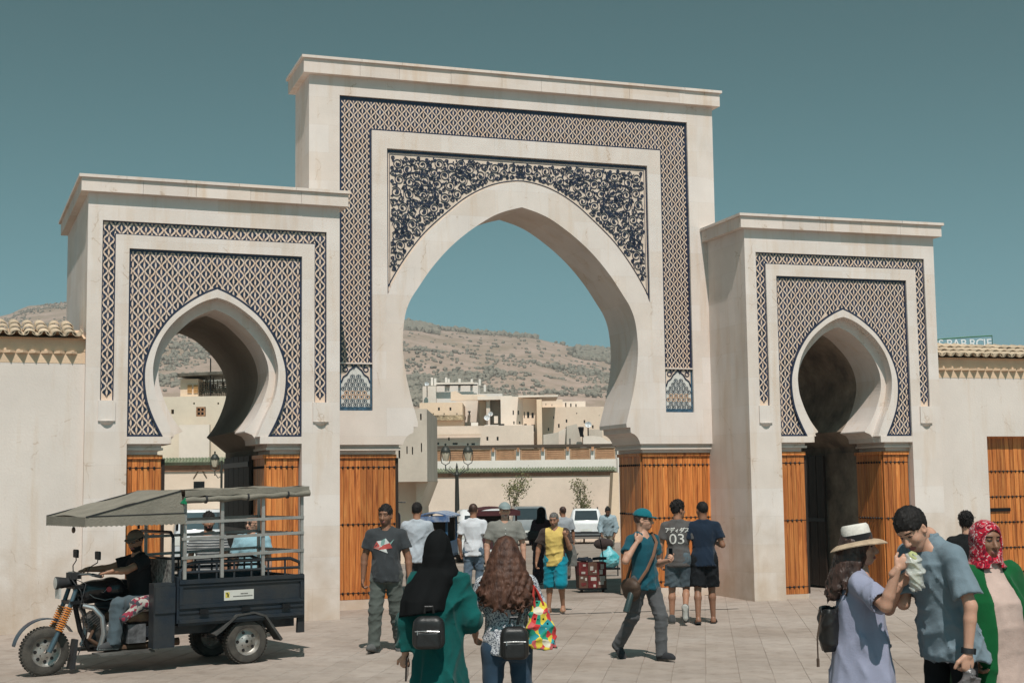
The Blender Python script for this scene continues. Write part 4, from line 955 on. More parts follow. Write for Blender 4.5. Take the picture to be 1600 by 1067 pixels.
# maroon canopied cargo tricycle
def covered_cart(name, label, u, D, hw, zb, zt, frame, roofm, inner, rz=0):
    p = onground(u, D); g = empty(name, p, -YAW+rz, label, 'cart', 'vehicles parked in the street behind the gate')
    b = MB(); b.bb(-hw, hw, 0, 1.6, zb, zb+.06); b.bb(-hw, hw, -.02, .02, zb, zb+.35); b.bb(-hw, -hw+.04, .0, 1.6, zb, zb+.35); b.bb(hw-.04, hw, 0, 1.6, zb, zb+.35); b.build('tray', frame, g)
    for x in (-hw+.03, hw-.03):
        for y in (.02, 1.55): MB().bb(x-.025, x+.025, y, y+.05, zb+.3, zt).build('post', frame, g)
    b = MB(); n = 8
    top = [(-hw-.06+(2*hw+.12)*k/n, zt+.10*math.sin(math.pi*k/n)) for k in range(n+1)]
    b.prism([top+[(x, z-.035) for x, z in top[::-1]]], -.12, 1.7); b.bb(-hw-.06, hw+.06, -.13, -.1, zt-.13, zt+.0); b.build('canopy', roofm, g)
    MB().bb(-hw+.05, hw-.05, 1.45, 1.5, zb+.3, zt-.02).build('front_curtain', inner, g)
    for s in (-1, 1): wheel_at(g, s*(hw-.06), .7, .25, .14)
    wheel_at(g, 0, 2.6, .26, .1)
    b = MB(); b.tube([(0, 1.5, zb), (0, 2.2, zb+.35), (0, 2.45, zb+.5)], .03, 6); b.tube([(-.32, 2.3, zb+.75), (0, 2.4, zb+.68), (.32, 2.3, zb+.75)], .015, 6); b.tube([(0, 2.6, .26), (0, 2.4, zb+.7)], .022, 6); b.build('steering_frame', BLKP, g)
    return g
cc = covered_cart('covered_cart', 'maroon canopied cargo tricycle behind the man in the pale cap', 776, 38, .55, .55, 1.56, mat('maroon_paint', (.06, .022, .025), .5, .4), mat('maroon_canopy', (.075, .024, .027), .8, .2), DARKWOOD, R(8))
cc = covered_cart('covered_cart', 'blue framed cargo tricycle loaded with goods left of the lamp post', 677, 33, .33, .5, 1.45, mat('blue_paint', (.03, .10, .20), .45, .4), mat('blue_canopy', (.06, .12, .26), .7, .2, c2=(.45, .47, .5)), DARKWOOD, R(-6))
for k in range(14):
    MB().box((rng.uniform(-.24, .24), rng.uniform(.1, 1.2), .6+.09*(k % 5)+rng.uniform(0, .1)), (rng.uniform(.1, .2), .2, rng.uniform(.1, .2)), Matrix.Rotation(rng.uniform(-.4, .4), 3, 'Y')).build('bundle', [RED, PLATE, BLKP, mat('olive_bundle', (.14, .13, .08), .8, .2), mat('orange_bundle', (.5, .14, .04), .8, .2)][k % 5], cc)
# clothes hung by the doorway on the left of the street
for k, (du, c_, nm) in enumerate(((617, (.30, .03, .03), 'red'), (622, (.02, .02, .025), 'black'))):
    D = 30+k*.6; p = onground(du, D); g = empty('hanging_garment', p, -YAW, nm+' garment hanging beside the cedar boards of the central arch', 'clothing', 'garments hung by the street')
    r = random.Random(k); b = MB(); ps = [(-.05, 1.50), (-.02, 1.54), (.02, 1.54), (.05, 1.48), (.06, 1.0), (.05, .8), (.01, .76), (-.05, .82), (-.06, 1.1)]
    b.prism([ps[::-1]], -.05, .05); b.build('cloth', mat(nm+'_cloth', c_, .9, .1, sheen=.2), g)
    b = MB(); b.tube([(0, 0, 1.58), (0, 0, 1.75)], .008, 5); b.tube([(-.12, 0, 0), (-.12, 0, 1.76), (.16, 0, 1.76)], .015, 6); b.build('rail', IRON, g)

# ---------------------------------------------------------------- rooftop sign behind the right wall
sg = empty('rooftop_sign', W(1500, 545, 60), -YAW, 'rooftop sign of white letters on a thin green frame above the right wall', 'sign'); sg.location.z = W(1500, 545, 60).z
Mi = (Matrix.Translation(sg.location) @ Matrix.Rotation(-YAW, 4, 'Z')).inverted()
def text_mesh(txt, size, extr, mt, name):
    cu = bpy.data.curves.new(name, 'FONT'); cu.body = txt; cu.size = size; cu.extrude = extr; cu.align_x = 'CENTER'
    o = bpy.data.objects.new(name, cu); col.objects.link(o); bpy.context.view_layer.update()
    me = bpy.data.meshes.new_from_object(o.evaluated_get(bpy.context.evaluated_depsgraph_get())); bpy.data.objects.remove(o); me.materials.clear(); me.materials.append(mt); return me
SIGNW = mat('sign_white', (.78, .78, .78), .4, .4, var=.03)
for ch, u in zip('SBABRCIF', (1470.5, 1484, 1494.5, 1506, 1520, 1531, 1538.5, 1545.5)):
    p = Mi @ W(u, 543.2+(1545-u)*.02, 60); q = inst('letter', text_mesh(ch, .50, .03, SIGNW, 'letter'), sg, (p.x, p.y, p.z+.03), (R(90), 0, 0))
b = MB(); q = [Mi @ W(*t, 60.1) for t in ((1455, 532), (1475, 529.5), (1512, 526.8), (1550, 524.5), (1551, 546), (1455, 550))]
b.tube(q, .03, 5, closed=True); b.build('frame', mat('green_frame', (.03, .16, .07), .5, .4), sg)
b = MB()
for u in (1475, 1512, 1548): p = Mi @ W(u, 545, 60.2); b.tube([p+Vector((0, 0, -.1)), Vector((p.x, p.y, -sg.location.z))], .04, 5)
b.build('legs', IRON, sg)

# ---------------------------------------------------------------- hills
RID = [(-900, 560), (-300, 520), (0, 477), (40, 461), (100, 457), (200, 468), (300, 476), (450, 484), (600, 493), (650, 499), (700, 509), (760, 517), (830, 523), (870, 533), (905, 542), (950, 546), (1000, 560), (1100, 590), (1300, 640), (1700, 690), (2400, 720)]
def ridge(u):
    for (a, va), (c, vc) in zip(RID, RID[1:]):
        if a <= u <= c: t = (u-a)/(c-a); t = t*t*(3-2*t)*.5+t*.5; return va+(vc-va)*t
    return 720
def hill_pt(u, t):
    "t 0 foot .. 1 ridge .. 1.3 behind"
    d0, d1 = 420, 1500
    D = d0+(d1-d0)*t; zr_ = 1.95+(757-ridge(u))/2222.2*d1
    s = t if t <= 1 else 1-(t-1)*1.5
    s = max(0, s); h = zr_*(.16*s+.84*(s**1.25))
    p = W(u, 757, D); n = noise.fractal(Vector((p.x*.006, p.y*.006, 3.3)), 1, 2, 6)*10+abs(noise.noise(Vector((p.x*.0035, p.y*.0035, 9))))*16
    k = min(1, 6*t)*(1-.75*min(1, t)**6)
    return Vector((p.x, p.y, h-3+n*k*.8))
vs = []; US = [i*14-900 for i in range(236)]; TS = [i/46 for i in range(-2, 62)]
for t in TS:
    for u in US: vs.append(hill_pt(u, t))
nu = len(US)
def hill_extra(nt, b, hv, mp):
    N, L = nt.nodes, nt.links
    n = N.new('ShaderNodeTexNoise'); n.inputs['Scale'].default_value = .035; n.inputs['Detail'].default_value = 9; n.inputs['Roughness'].default_value = .72; L.new(mp.outputs[0], n.inputs[0])
    r = N.new('ShaderNodeValToRGB'); L.new(n.outputs[0], r.inputs[0]); e = r.color_ramp.elements; e[0].position = .40; e[1].position = .60; e[0].color = (.68, .70, .62, 1); e[1].color = (1, 1, 1, 1)
    m1 = N.new('ShaderNodeMix'); m1.data_type = 'RGBA'; m1.blend_type = 'MULTIPLY'; m1.inputs[0].default_value = 1; L.new(hv.outputs[0], m1.inputs[6]); L.new(r.outputs[0], m1.inputs[7]); L.new(m1.outputs[2], b.inputs['Base Color'])
HILL = mat('dry_hillside', (.46, .335, .275), .95, .1, var=.14, scale=.004, fine=.09, bump=.6, bdist=4, c2=(.43, .32, .26), extra=hill_extra)
me = bpy.data.meshes.new('hill'); me.from_pydata(vs, [], [(j*nu+i, j*nu+i+1, (j+1)*nu+i+1, (j+1)*nu+i) for j in range(len(TS)-1) for i in range(nu-1)]); me.materials.append(HILL)
me.polygons.foreach_set('use_smooth', [True]*len(me.polygons))
hill = link(bpy.data.objects.new('hill', me)); hill['kind'] = 'structure'
SHRUB = mat('hillside_shrub', (.255, .225, .178), .95, .05, var=.15, scale=.05, fine=1, bump=0, c2=(.205, .19, .152))
ico = bmesh.new(); bmesh.ops.create_icosphere(ico, subdivisions=1, radius=1); iv = [v.co.copy() for v in ico.verts]; jf = [[v.index for v in f.verts] for f in ico.faces]; ico.free()
r4 = random.Random(21); sv = []; sf = []
def shrub(p, s, h=.8):
    b = len(sv); k = len(iv)
    for q in iv:
        j = r4.uniform(.7, 1.25); sv.append((p.x+q.x*s*j, p.y+q.y*s*j, p.z+s*h*.4+q.z*s*h*j))
    sf.extend([[b+i for i in f] for f in jf])
cnt = 0
while cnt < 9000:
    u = r4.uniform(-80, 400) if r4.random() < .42 else r4.uniform(600, 1000); t = r4.uniform(.04, 1.0)
    p = hill_pt(u, t); f = noise.fractal(Vector((p.x*.012, p.y*.012, 1.7)), 1, 2, 4); big = noise.noise(Vector((p.x*.0045, p.y*.0045, 7)))
    dens = .25+.9*f
    if u > 500:
        band = math.exp(-((t-.42)/.17)**2)
        dens = .02+.85*band*(.38+1.1*f)+.22*max(0, f+.05)*(t < .8)
    else: dens = .16+1.0*f
    if r4.random() > dens: continue
    shrub(p, r4.uniform(.6, 1.75)*(1+.25*(u > 500)+.5*(f > .15)*(t < .7))*(1.0 if u > 500 else .95)); cnt += 1
for i in range(230):       # tree line on the ridge
    u = r4.uniform(622, 842); t = r4.uniform(.965, 1.0)
    if noise.noise(Vector((u*.06, 1, 2))) < -.18 and u < 690: continue
    p = hill_pt(u, t); shrub(p, r4.uniform(1.8, 3.8), 1.0)
for i in range(230):
    u = r4.gauss(652, 14); t = r4.uniform(.86, .95); p = hill_pt(u, t); shrub(p, r4.uniform(2.5, 5), .9)
for i in range(260):
    u = r4.gauss(932, 16); t = r4.uniform(.82, .97); p = hill_pt(u, t); shrub(p, r4.uniform(2, 4.5), .9)
me = bpy.data.meshes.new('hillside_shrubs'); me.from_pydata(sv, [], sf); me.materials.append(SHRUB)
so2 = link(bpy.data.objects.new('hillside_shrubs', me)); tag(so2, 'grey green scrub and trees dotted over the dry hillside', 'shrubs', kind='stuff')
# ================================================================ signed-distance modelling for people and soft things
V3 = lambda *a: np.array(a, float)
def _n(v): v = np.asarray(v, float); return v/max(1e-9, np.linalg.norm(v))
class SDF:
    def __init__(s, lo, hi, res):
        s.res = res; s.lo = np.array(lo, float); n = np.ceil((np.array(hi)-s.lo)/res).astype(int)+2; s.n = n
        s.F = np.full(tuple(n), .2, np.float32)
    def _sub(s, lo, hi, m):
        a = np.clip(np.floor((np.array(lo)-m-s.lo)/s.res).astype(int), 0, s.n-1); b = np.clip(np.ceil((np.array(hi)+m-s.lo)/s.res).astype(int)+1, 1, s.n)
        if (b <= a).any(): return None, None
        sl_ = tuple(slice(p, q) for p, q in zip(a, b))
        ax = [np.arange(p, q)*s.res+o for p, q, o in zip(a, b, s.lo)]
        return sl_, np.stack(np.meshgrid(*ax, indexing='ij'), -1)
    def op(s, lo, hi, fn, k=.02, mode='u', m=.06):
        sl_, P = s._sub(lo, hi, m+k)
        if sl_ is None: return s
        d = fn(P).astype(np.float32); F = s.F[sl_]
        if mode == 'u':
            if k > 0: h = np.clip(.5+.5*(F-d)/k, 0, 1); F[...] = F*(1-h)+d*h-k*h*(1-h)
            else: np.minimum(F, d, out=F)
        elif mode == 's':
            d = -d
            if k > 0: h = np.clip(.5-.5*(F-d)/k, 0, 1); F[...] = F*(1-h)+d*h+k*h*(1-h)
            else: np.maximum(F, d, out=F)
        return s
    def cone(s, a, b, ra, rb, k=.02, mode='u', flat=False, fold=0, seed=0):
        "limb: tapering, round ends or flat cut at b"
        a, b = np.asarray(a, float), np.asarray(b, float); ab = b-a; L = max(1e-6, np.linalg.norm(ab)); t_ = ab/L; R_ = max(ra, rb)
        def fn(P):
            q = P-a; h = q@t_; t = np.clip(h/L, 0, 1); c = q-t[..., None]*ab
            d = np.sqrt((c*c).sum(-1))-(ra+(rb-ra)*t)
            if flat: d = np.maximum(d, h-L)
            if fold: d = d+fold*np.sin(h*2*math.pi/.095+2.6*np.sin(q[..., 0]*23+seed)+2.3*np.sin(q[..., 1]*19+seed*2))*np.clip(.15+1.1*np.abs(t-.5), 0, 1)*np.clip(.4+.8*np.sin(q[..., 0]*14+q[..., 1]*17+h*9+seed), 0, 1)
            return d
        return s.op(np.minimum(a, b)-R_, np.maximum(a, b)+R_, fn, k, mode)
    def ell(s, c, r, k=.02, mode='u', M=None):
        "ellipsoid; M rows = axes"
        c = np.asarray(c, float); r = np.asarray(r, float); M = np.eye(3) if M is None else np.asarray(M)
        def fn(P):
            q = (P-c)@M.T; k0 = np.sqrt(((q/r)**2).sum(-1)); k1 = np.sqrt(((q/(r*r))**2).sum(-1))+1e-9; return k0*(k0-1)/k1
        e = np.abs(M.T)@r
        return s.op(c-e, c+e, fn, k, mode)
    def slab(s, secs, k=.02, mode='u', flat0=False, flat1=False, drape=None):
        "stack of elliptical sections: (centre, half-width vector x, half-depth vector y) from low to high; used for torsos, skirts, cloaks"
        C = np.array([q[0] for q in secs], float); wx = np.array([np.linalg.norm(q[1]) for q in secs]); wy = np.array([np.linalg.norm(q[2]) for q in secs])
        X = np.array([_n(q[1]) for q in secs]); Y = np.array([_n(q[2]) for q in secs]); m_ = max(wx.max(), wy.max())
        zc = C[:, 2]
        def fn(P):
            z = P[..., 2]; f = lambda A: np.interp(z, zc, A)
            cx, cy = f(C[:, 0]), f(C[:, 1]); w0, w1 = f(wx), f(wy)
            qx, qy = P[..., 0]-cx, P[..., 1]-cy
            ux = qx*f(X[:, 0])+qy*f(X[:, 1]); uy = qx*f(Y[:, 0])+qy*f(Y[:, 1])
            if drape is not None: amp, cnt, ph, zt = drape; an = np.arctan2(uy/w1, ux/w0); g = 1+amp*np.clip((zt-z)/max(.1, zt-zc[0]), 0, 1)*(np.sin(cnt*an+ph)+.5*np.sin(cnt*1.7*an+ph*2.3+z*4)); w0 = w0*g; w1 = w1*g
            rr = np.sqrt((ux/w0)**2+(uy/w1)**2)+1e-9
            d = (rr-1)*np.minimum(w0, w1)*.5+(rr-1)*np.hypot(ux, uy)/rr*.5
            lo_ = zc[0]-z; hi_ = z-zc[-1]; e = np.maximum(lo_, hi_)
            return np.maximum(d, e) if True else d
        return s.op(C.min(0)-m_*np.array([1, 1, 0]), C.max(0)+m_*np.array([1, 1, 0]), fn, k, mode)
    def plane(s, p, n, mode='i'):
        "keep the side opposite to n"
        p = np.asarray(p, float); n = _n(n); ax = [np.arange(q)*s.res+o for q, o in zip(s.n, s.lo)]
        d = (ax[0]-p[0])[:, None, None]*n[0]+(ax[1]-p[1])[None, :, None]*n[1]+(ax[2]-p[2])[None, None, :]*n[2]
        np.maximum(s.F, d.astype(np.float32), out=s.F); return s
    def ripple(s, amp, scale, seed, dirv=(1, 1, 1), zr=None):
        "cloth wrinkles: warped sines added to the field"
        r = np.random.RandomState(seed); ax = [np.arange(q)*s.res+o for q, o in zip(s.n, s.lo)]
        X, Y, Z = np.meshgrid(*ax, indexing='ij', sparse=True); D = 0
        for i in range(5):
            k = r.normal(size=3)*np.array(dirv); k = _n(k)*2*math.pi/(scale*(.9+1.0*r.rand())*2); p = r.rand()*6; w_ = r.normal(size=3)*4.5; m_ = r.normal(size=3)*9; q_ = r.rand()*6
            ph = k[0]*X+k[1]*Y+k[2]*Z+p+1.3*np.sin(w_[0]*X+w_[1]*Y+w_[2]*Z+p*2)
            mk = np.clip(.5+.9*np.sin(m_[0]*X+m_[1]*Y+m_[2]*Z+q_), 0, 1)
            D = D+((1-np.abs(np.sin(ph)))**2.2-.2)*mk
        D = D*amp*.6
        if zr is not None: D = D*np.interp(Z, zr[0], zr[1])
        near = np.abs(s.F) < .06
        s.F -= np.where(near, D, 0).astype(np.float32); return s
    def mesh(s):
        F = s.F; F = np.pad(F, 1, constant_values=.2); lo = s.lo-s.res
        S = F < 0
        c = np.zeros(tuple(np.array(F.shape)-1), np.int8)
        for dx in (0, 1):
            for dy in (0, 1):
                for dz in (0, 1): c += S[dx:F.shape[0]-1+dx, dy:F.shape[1]-1+dy, dz:F.shape[2]-1+dz]
        act = (c > 0) & (c < 8); idx = np.argwhere(act)
        if len(idx) == 0: return np.zeros((0, 3)), np.zeros((0, 4), int)
        vid = np.full(act.shape, -1, np.int64); vid[act] = np.arange(len(idx))
        acc = np.zeros((len(idx), 3)); cnt = np.zeros(len(idx))
        i, j, k = idx.T
        for ax in range(3):
            o = [q for q in range(3) if q != ax]
            for p in (0, 1):
                for q in (0, 1):
                    off = np.zeros(3, int); off[o[0]] = p; off[o[1]] = q; a = idx+off; b = a.copy(); b[:, ax] += 1
                    fa = F[tuple(a.T)]; fb = F[tuple(b.T)]; m_ = (fa < 0) != (fb < 0)
                    t = np.where(m_, fa/np.where(m_, fa-fb, 1), 0); pos = a+0.0; pos[:, ax] += t
                    acc[m_] += (pos-idx)[m_]; cnt[m_] += 1
        V = lo+(idx+acc/cnt[:, None])*s.res
        Q = []
        for ax in range(3):
            o = [q for q in range(3) if q != ax]
            sl0 = [slice(1, -1)]*3; sl0[ax] = slice(0, -1); sl1 = list(sl0); sl1[ax] = slice(1, None)
            A = S[tuple(sl0)]; B = S[tuple(sl1)]; e = np.argwhere(A != B)
            if len(e) == 0: continue
            flip = A[tuple(e.T)]; e = e+1; e[:, ax] -= 1
            def cell(p, q):
                c_ = e.copy(); c_[:, o[0]] += p; c_[:, o[1]] += q; return vid[tuple(c_.T)]
            quad = np.stack([cell(-1, -1), cell(0, -1), cell(0, 0), cell(-1, 0)], 1)
            if ax == 1: flip = ~flip
            quad[~flip] = quad[~flip][:, ::-1]; Q.append(quad)
        return V, np.concatenate(Q)
def np_mesh(name, parts, mats, matfn=None):
    "parts: list of (verts, quads, material index or function of face centres)"
    V = []; Q = []; MI = []; o = 0
    for v, q, mi in parts:
        if len(q) == 0: continue
        V.append(v); Q.append(q+o); o += len(v)
        MI.append(mi(v[q].mean(1)) if callable(mi) else np.full(len(q), mi))
    V = np.concatenate(V); Q = np.concatenate(Q); MI = np.concatenate(MI)
    me = bpy.data.meshes.new(name); me.vertices.add(len(V)); me.vertices.foreach_set('co', V.astype(np.float32).ravel())
    me.loops.add(len(Q)*4); me.loops.foreach_set('vertex_index', Q.astype(np.int32).ravel()); me.polygons.add(len(Q))
    me.polygons.foreach_set('loop_start', np.arange(0, len(Q)*4, 4, dtype=np.int32))
    for m_ in (mats if isinstance(mats, (list, tuple)) else [mats]): me.materials.append(m_)
    me.polygons.foreach_set('material_index', MI.astype(np.int32)); me.polygons.foreach_set('use_smooth', np.ones(len(Q), bool))
    me.update(calc_edges=True); me.validate(); return me
def np_obj(name, parts, mats, parent): return link(bpy.data.objects.new(name, np_mesh(name, parts, mats)), parent)

# ---------------------------------------------------------------- cloth, skin, hair materials
def cloth(name, c, c2=None, rough=.9, var=.08, scale=7, fine=110, bump=.6, extra=None, sheen=.12, spec=.12):
    return mat(name, c, rough, spec, var=var, scale=scale, fine=fine, bump=bump, bdist=.016, c2=c2, bf=.12, sheen=sheen, extra=extra)
def skinm(name, c): 
    def ex(nt, b, hv, mp): b.inputs['Subsurface Weight'].default_value = .12; b.inputs['Subsurface Radius'].default_value = (.012, .005, .003); b.inputs['Subsurface Scale'].default_value = 1
    return mat(name, c, .52, .35, var=.07, scale=14, fine=120, bump=.12, bdist=.002, extra=ex, c2=tuple(q*.88 for q in c))
SK1 = skinm('skin_tan', (.34, .17, .105)); SK2 = skinm('skin_light', (.50, .28, .195)); SK3 = skinm('skin_brown', (.235, .115, .07)); SK4 = skinm('skin_olive', (.42, .23, .15))
HAIR = mat('black_hair', (.016, .013, .012), .7, .25, var=.3, scale=40, fine=200, bump=.5, bdist=.004, stretch=(1, 1, .35)); GREYH = mat('grey_hair', (.16, .15, .14), .7, .3, var=.3, scale=40, fine=200, bump=.5)
BRH = mat('brown_hair', (.105, .046, .028), .55, .3, var=.35, scale=26, fine=120, bump=.6, bdist=.01, stretch=(1, 1, .25), c2=(.030, .012, .008))
BRH2 = mat('dark_brown_hair', (.07, .035, .025), .4, .45, var=.3, scale=22, fine=90, bump=.6, stretch=(1, 1, .2), c2=(.022, .012, .01))
LIP = mat('lips', (.26, .09, .075), .5, .4, var=.05); EYEW = mat('eye', (.05, .035, .03), .2, .5, bump=0); SOLE = mat('shoe_sole', (.12, .11, .10), .8, .2)

# ---------------------------------------------------------------- people
def rot_to(fw, upv=(0, 0, 1)):
    "orthonormal rows right, forward, up with 'up' exact"
    u = _n(upv); f = np.asarray(fw, float); f = _n(f-u*(f@u)); return np.array([np.cross(f, u), f, u])
def hand_mesh(wrist, d, palm, curl=.5, size=1.0, side=1, spread=.12, res=.0055, thumb=.6):
    "palm plus five separate fingers; d = wrist-to-knuckle direction, palm = direction the palm faces, side +1 right hand"
    d = _n(d); n = _n(np.asarray(palm, float)-d*(np.asarray(palm, float)@d)); lat = np.cross(d, n)*side     # lat points to the thumb side
    w = np.asarray(wrist, float); s = size
    S_ = SDF(w-.24*s, w+.24*s, res)
    kn = w+d*.088*s
    S_.cone(w-d*.05*s, w+d*.01*s, .026*s, .025*s, .01)
    S_.ell(w+d*.05*s, (.042*s, .052*s, .017*s), .012, M=np.array([lat, d, n]))
    for i, (o, L, r) in enumerate(((.028, .072, .0095), (.0095, .080, .0098), (-.0095, .075, .0094), (-.027, .06, .0084))):
        p = kn+lat*o*s-d*(.004+.01*abs(i-1.3)*.4)*s; a = 0; dr = _n(d+lat*(o*spread*20*.12))
        for seg, fr in enumerate((.45, .32, .26)):
            a += curl*(1.15, 1.25, .8)[seg]+(.03*i); q = dr*math.cos(a)+n*math.sin(a); e = p+q*L*fr*s
            S_.cone(p, e, r*s*(1-.07*seg), r*s*(.95-.07*seg), .004); p = e
    p = w+d*.022*s+lat*.028*s; q = _n(d*.75+lat*.75+n*.35*thumb); e = p+q*.042*s; S_.cone(p, e, .0135*s, .0115*s, .01)
    q2 = _n(d*(.95)+lat*.2+n*.6*thumb); S_.cone(e, e+q2*.034*s, .0112*s, .0098*s, .004)
    return S_.mesh()
def head_parts(c, M, s=1.0, res=.0075, female=False, beard=0, neck_to=None, neck_r=.056, jaw=1.0, mouth_open=0):
    "head as one surface; M rows right, forward, up. returns mesh part with face-based material picking"
    c = np.asarray(c, float); Lw = lambda x, y, z: c+(np.array([x, y, z])*s)@M
    S_ = SDF(c-.21*s, c+.21*s, res)
    if neck_to is not None: S_ = SDF(np.minimum(c-.17*s, np.asarray(neck_to)-.09), np.maximum(c+.17*s, np.asarray(neck_to)+.09), res)
    e = lambda x, y, z, r, k=.02, mode='u', A=M: S_.ell(Lw(x, y, z), np.array(r)*s, k*s, mode, A)
    e(0, -.012, .03, (.077, .098, .092)); e(0, .018, -.033, (.065, .074, .077), .03); e(0, .052, -.084, (.036*jaw, .032, .030), .03)
    e(0, .072, .038, (.052, .022, .02), .02)                                   # brow
    for q in (-1, 1):
        e(q*.036, .058, -.025, (.024, .026, .026), .02)                        # cheek
        e(q*.031, .094, .012, (.020, .014, .013), .012, 's')                   # socket
        e(q*.031, .076, .010, (.0135, .0135, .0135), .003)                     # eyeball / lid
        e(q*.078, -.004, -.005, (.012, .022, .034), .006); e(q*.087, .004, -.002, (.008, .013, .02), .004, 's')   # ear
    S_.cone(Lw(0, .088, .014), Lw(0, .112, -.030), .0095*s, .0145*s, .014*s); e(0, .100, -.036, (.020, .012, .010), .010)  # nose
    e(0, .088, -.062, (.025, .014, .008), .006); e(0, .088, -.073, (.022, .014, .009), .006); e(0, .104, -.0675, (.026, .010, .0022+mouth_open*.008), .002, 's')
    if neck_to is not None: S_.cone(Lw(0, -.022, -.05), neck_to, neck_r*s, (neck_r+.008)*s, .03)
    v, q = S_.mesh()
    def mi(fc):
        L_ = ((fc-c)@M.T)/s; out = np.zeros(len(fc), int); x, y, z = np.abs(L_[:, 0]), L_[:, 1], L_[:, 2]
        out[(y > .075) & ((x/.026)**2+((z+.0675)/.0125)**2 < 1)] = 1
        out[(y > .068) & ((x-.031)**2/.00026+(z-.009)**2/.00005 < 1)] = 2
        out[(y > .06) & (x > .012) & (x < .052) & (np.abs(z-.0315-.06*(.03-np.abs(x-.03))) < .0048)] = 3
        if beard:
            bz = (z < -.045) & (y > -.01) & (z > -.125) & ~((x < .024) & (np.abs(z+.0675) < .010)); bz &= (z < -.052); out[bz & (out == 0)] = 4
        return out
    return v, q, mi
def face_mats(skin, hair, stub=None): return [skin, LIP, EYEW, hair, stub or hair]
def hair_short(c, M, s=1.0, vol=1.0, front=.085, nape=-.06, tex=.004, seed=1, res=.007, fade=0., comb=0, tuft=1.0):
    c = np.asarray(c, float); Lw = lambda x, y, z: c+(np.array([x, y, z])*s)@M
    S_ = SDF(c-.2*s, c+.2*s, res); S_.ell(Lw(0, -.014, .036), np.array([.079+.004*vol, .101+.004*vol, .092+.010*vol])*s, .02, M=M)
    if vol > 1: S_.ell(Lw(0, .02, .105), np.array([.06, .075, .035*vol*.7])*s, .03, M=M)
    S_.ell(Lw(0, .130, -.040), np.array([.082, .095, .112])*s, .008, 's', M)
    S_.plane(Lw(0, 0, nape), -(M[2]*.9+M[1]*(-.45)))
    for q in (-1, 1): S_.ell(Lw(q*.09, .035, -.045), np.array([.04, .055, .06])*s, .005, 's', M); S_.ell(Lw(q*.092, -.004, -.01), np.array([.03, .022, .034])*s, .004, 's', M)
    if vol >= .85:        # tufts break the outline
        r_ = random.Random(seed+5); T_ = SDF(c-.2*s, c+.2*s, res)
        for _ in range(int(190*vol)):
            a_ = r_.uniform(0, 6.28); e_ = r_.uniform(.1, 1.5); p_ = np.array([.080*math.cos(a_)*math.cos(e_), -.014+.102*math.sin(a_)*math.cos(e_), .036+(.092+.008*vol)*math.sin(e_)])
            if p_[1] > .055 and p_[2] < .075: continue
            d_ = _n(p_-np.array([0, -.01, .02])+np.array([r_.uniform(-.02, .02), .03*(vol-1), r_.uniform(-.02, .02)])); d_ = _n(d_*(1-comb)+comb*np.array([r_.uniform(-.3, .3), 1, -.1])); S_.cone(Lw(*p_), Lw(*(p_+d_*r_.uniform(.010, .018)*vol*(1+comb)*tuft)), .0068*s, .003*s, .005)
    S_.ripple(tex*2.2, .016, seed)
    return S_.mesh()+(0,)

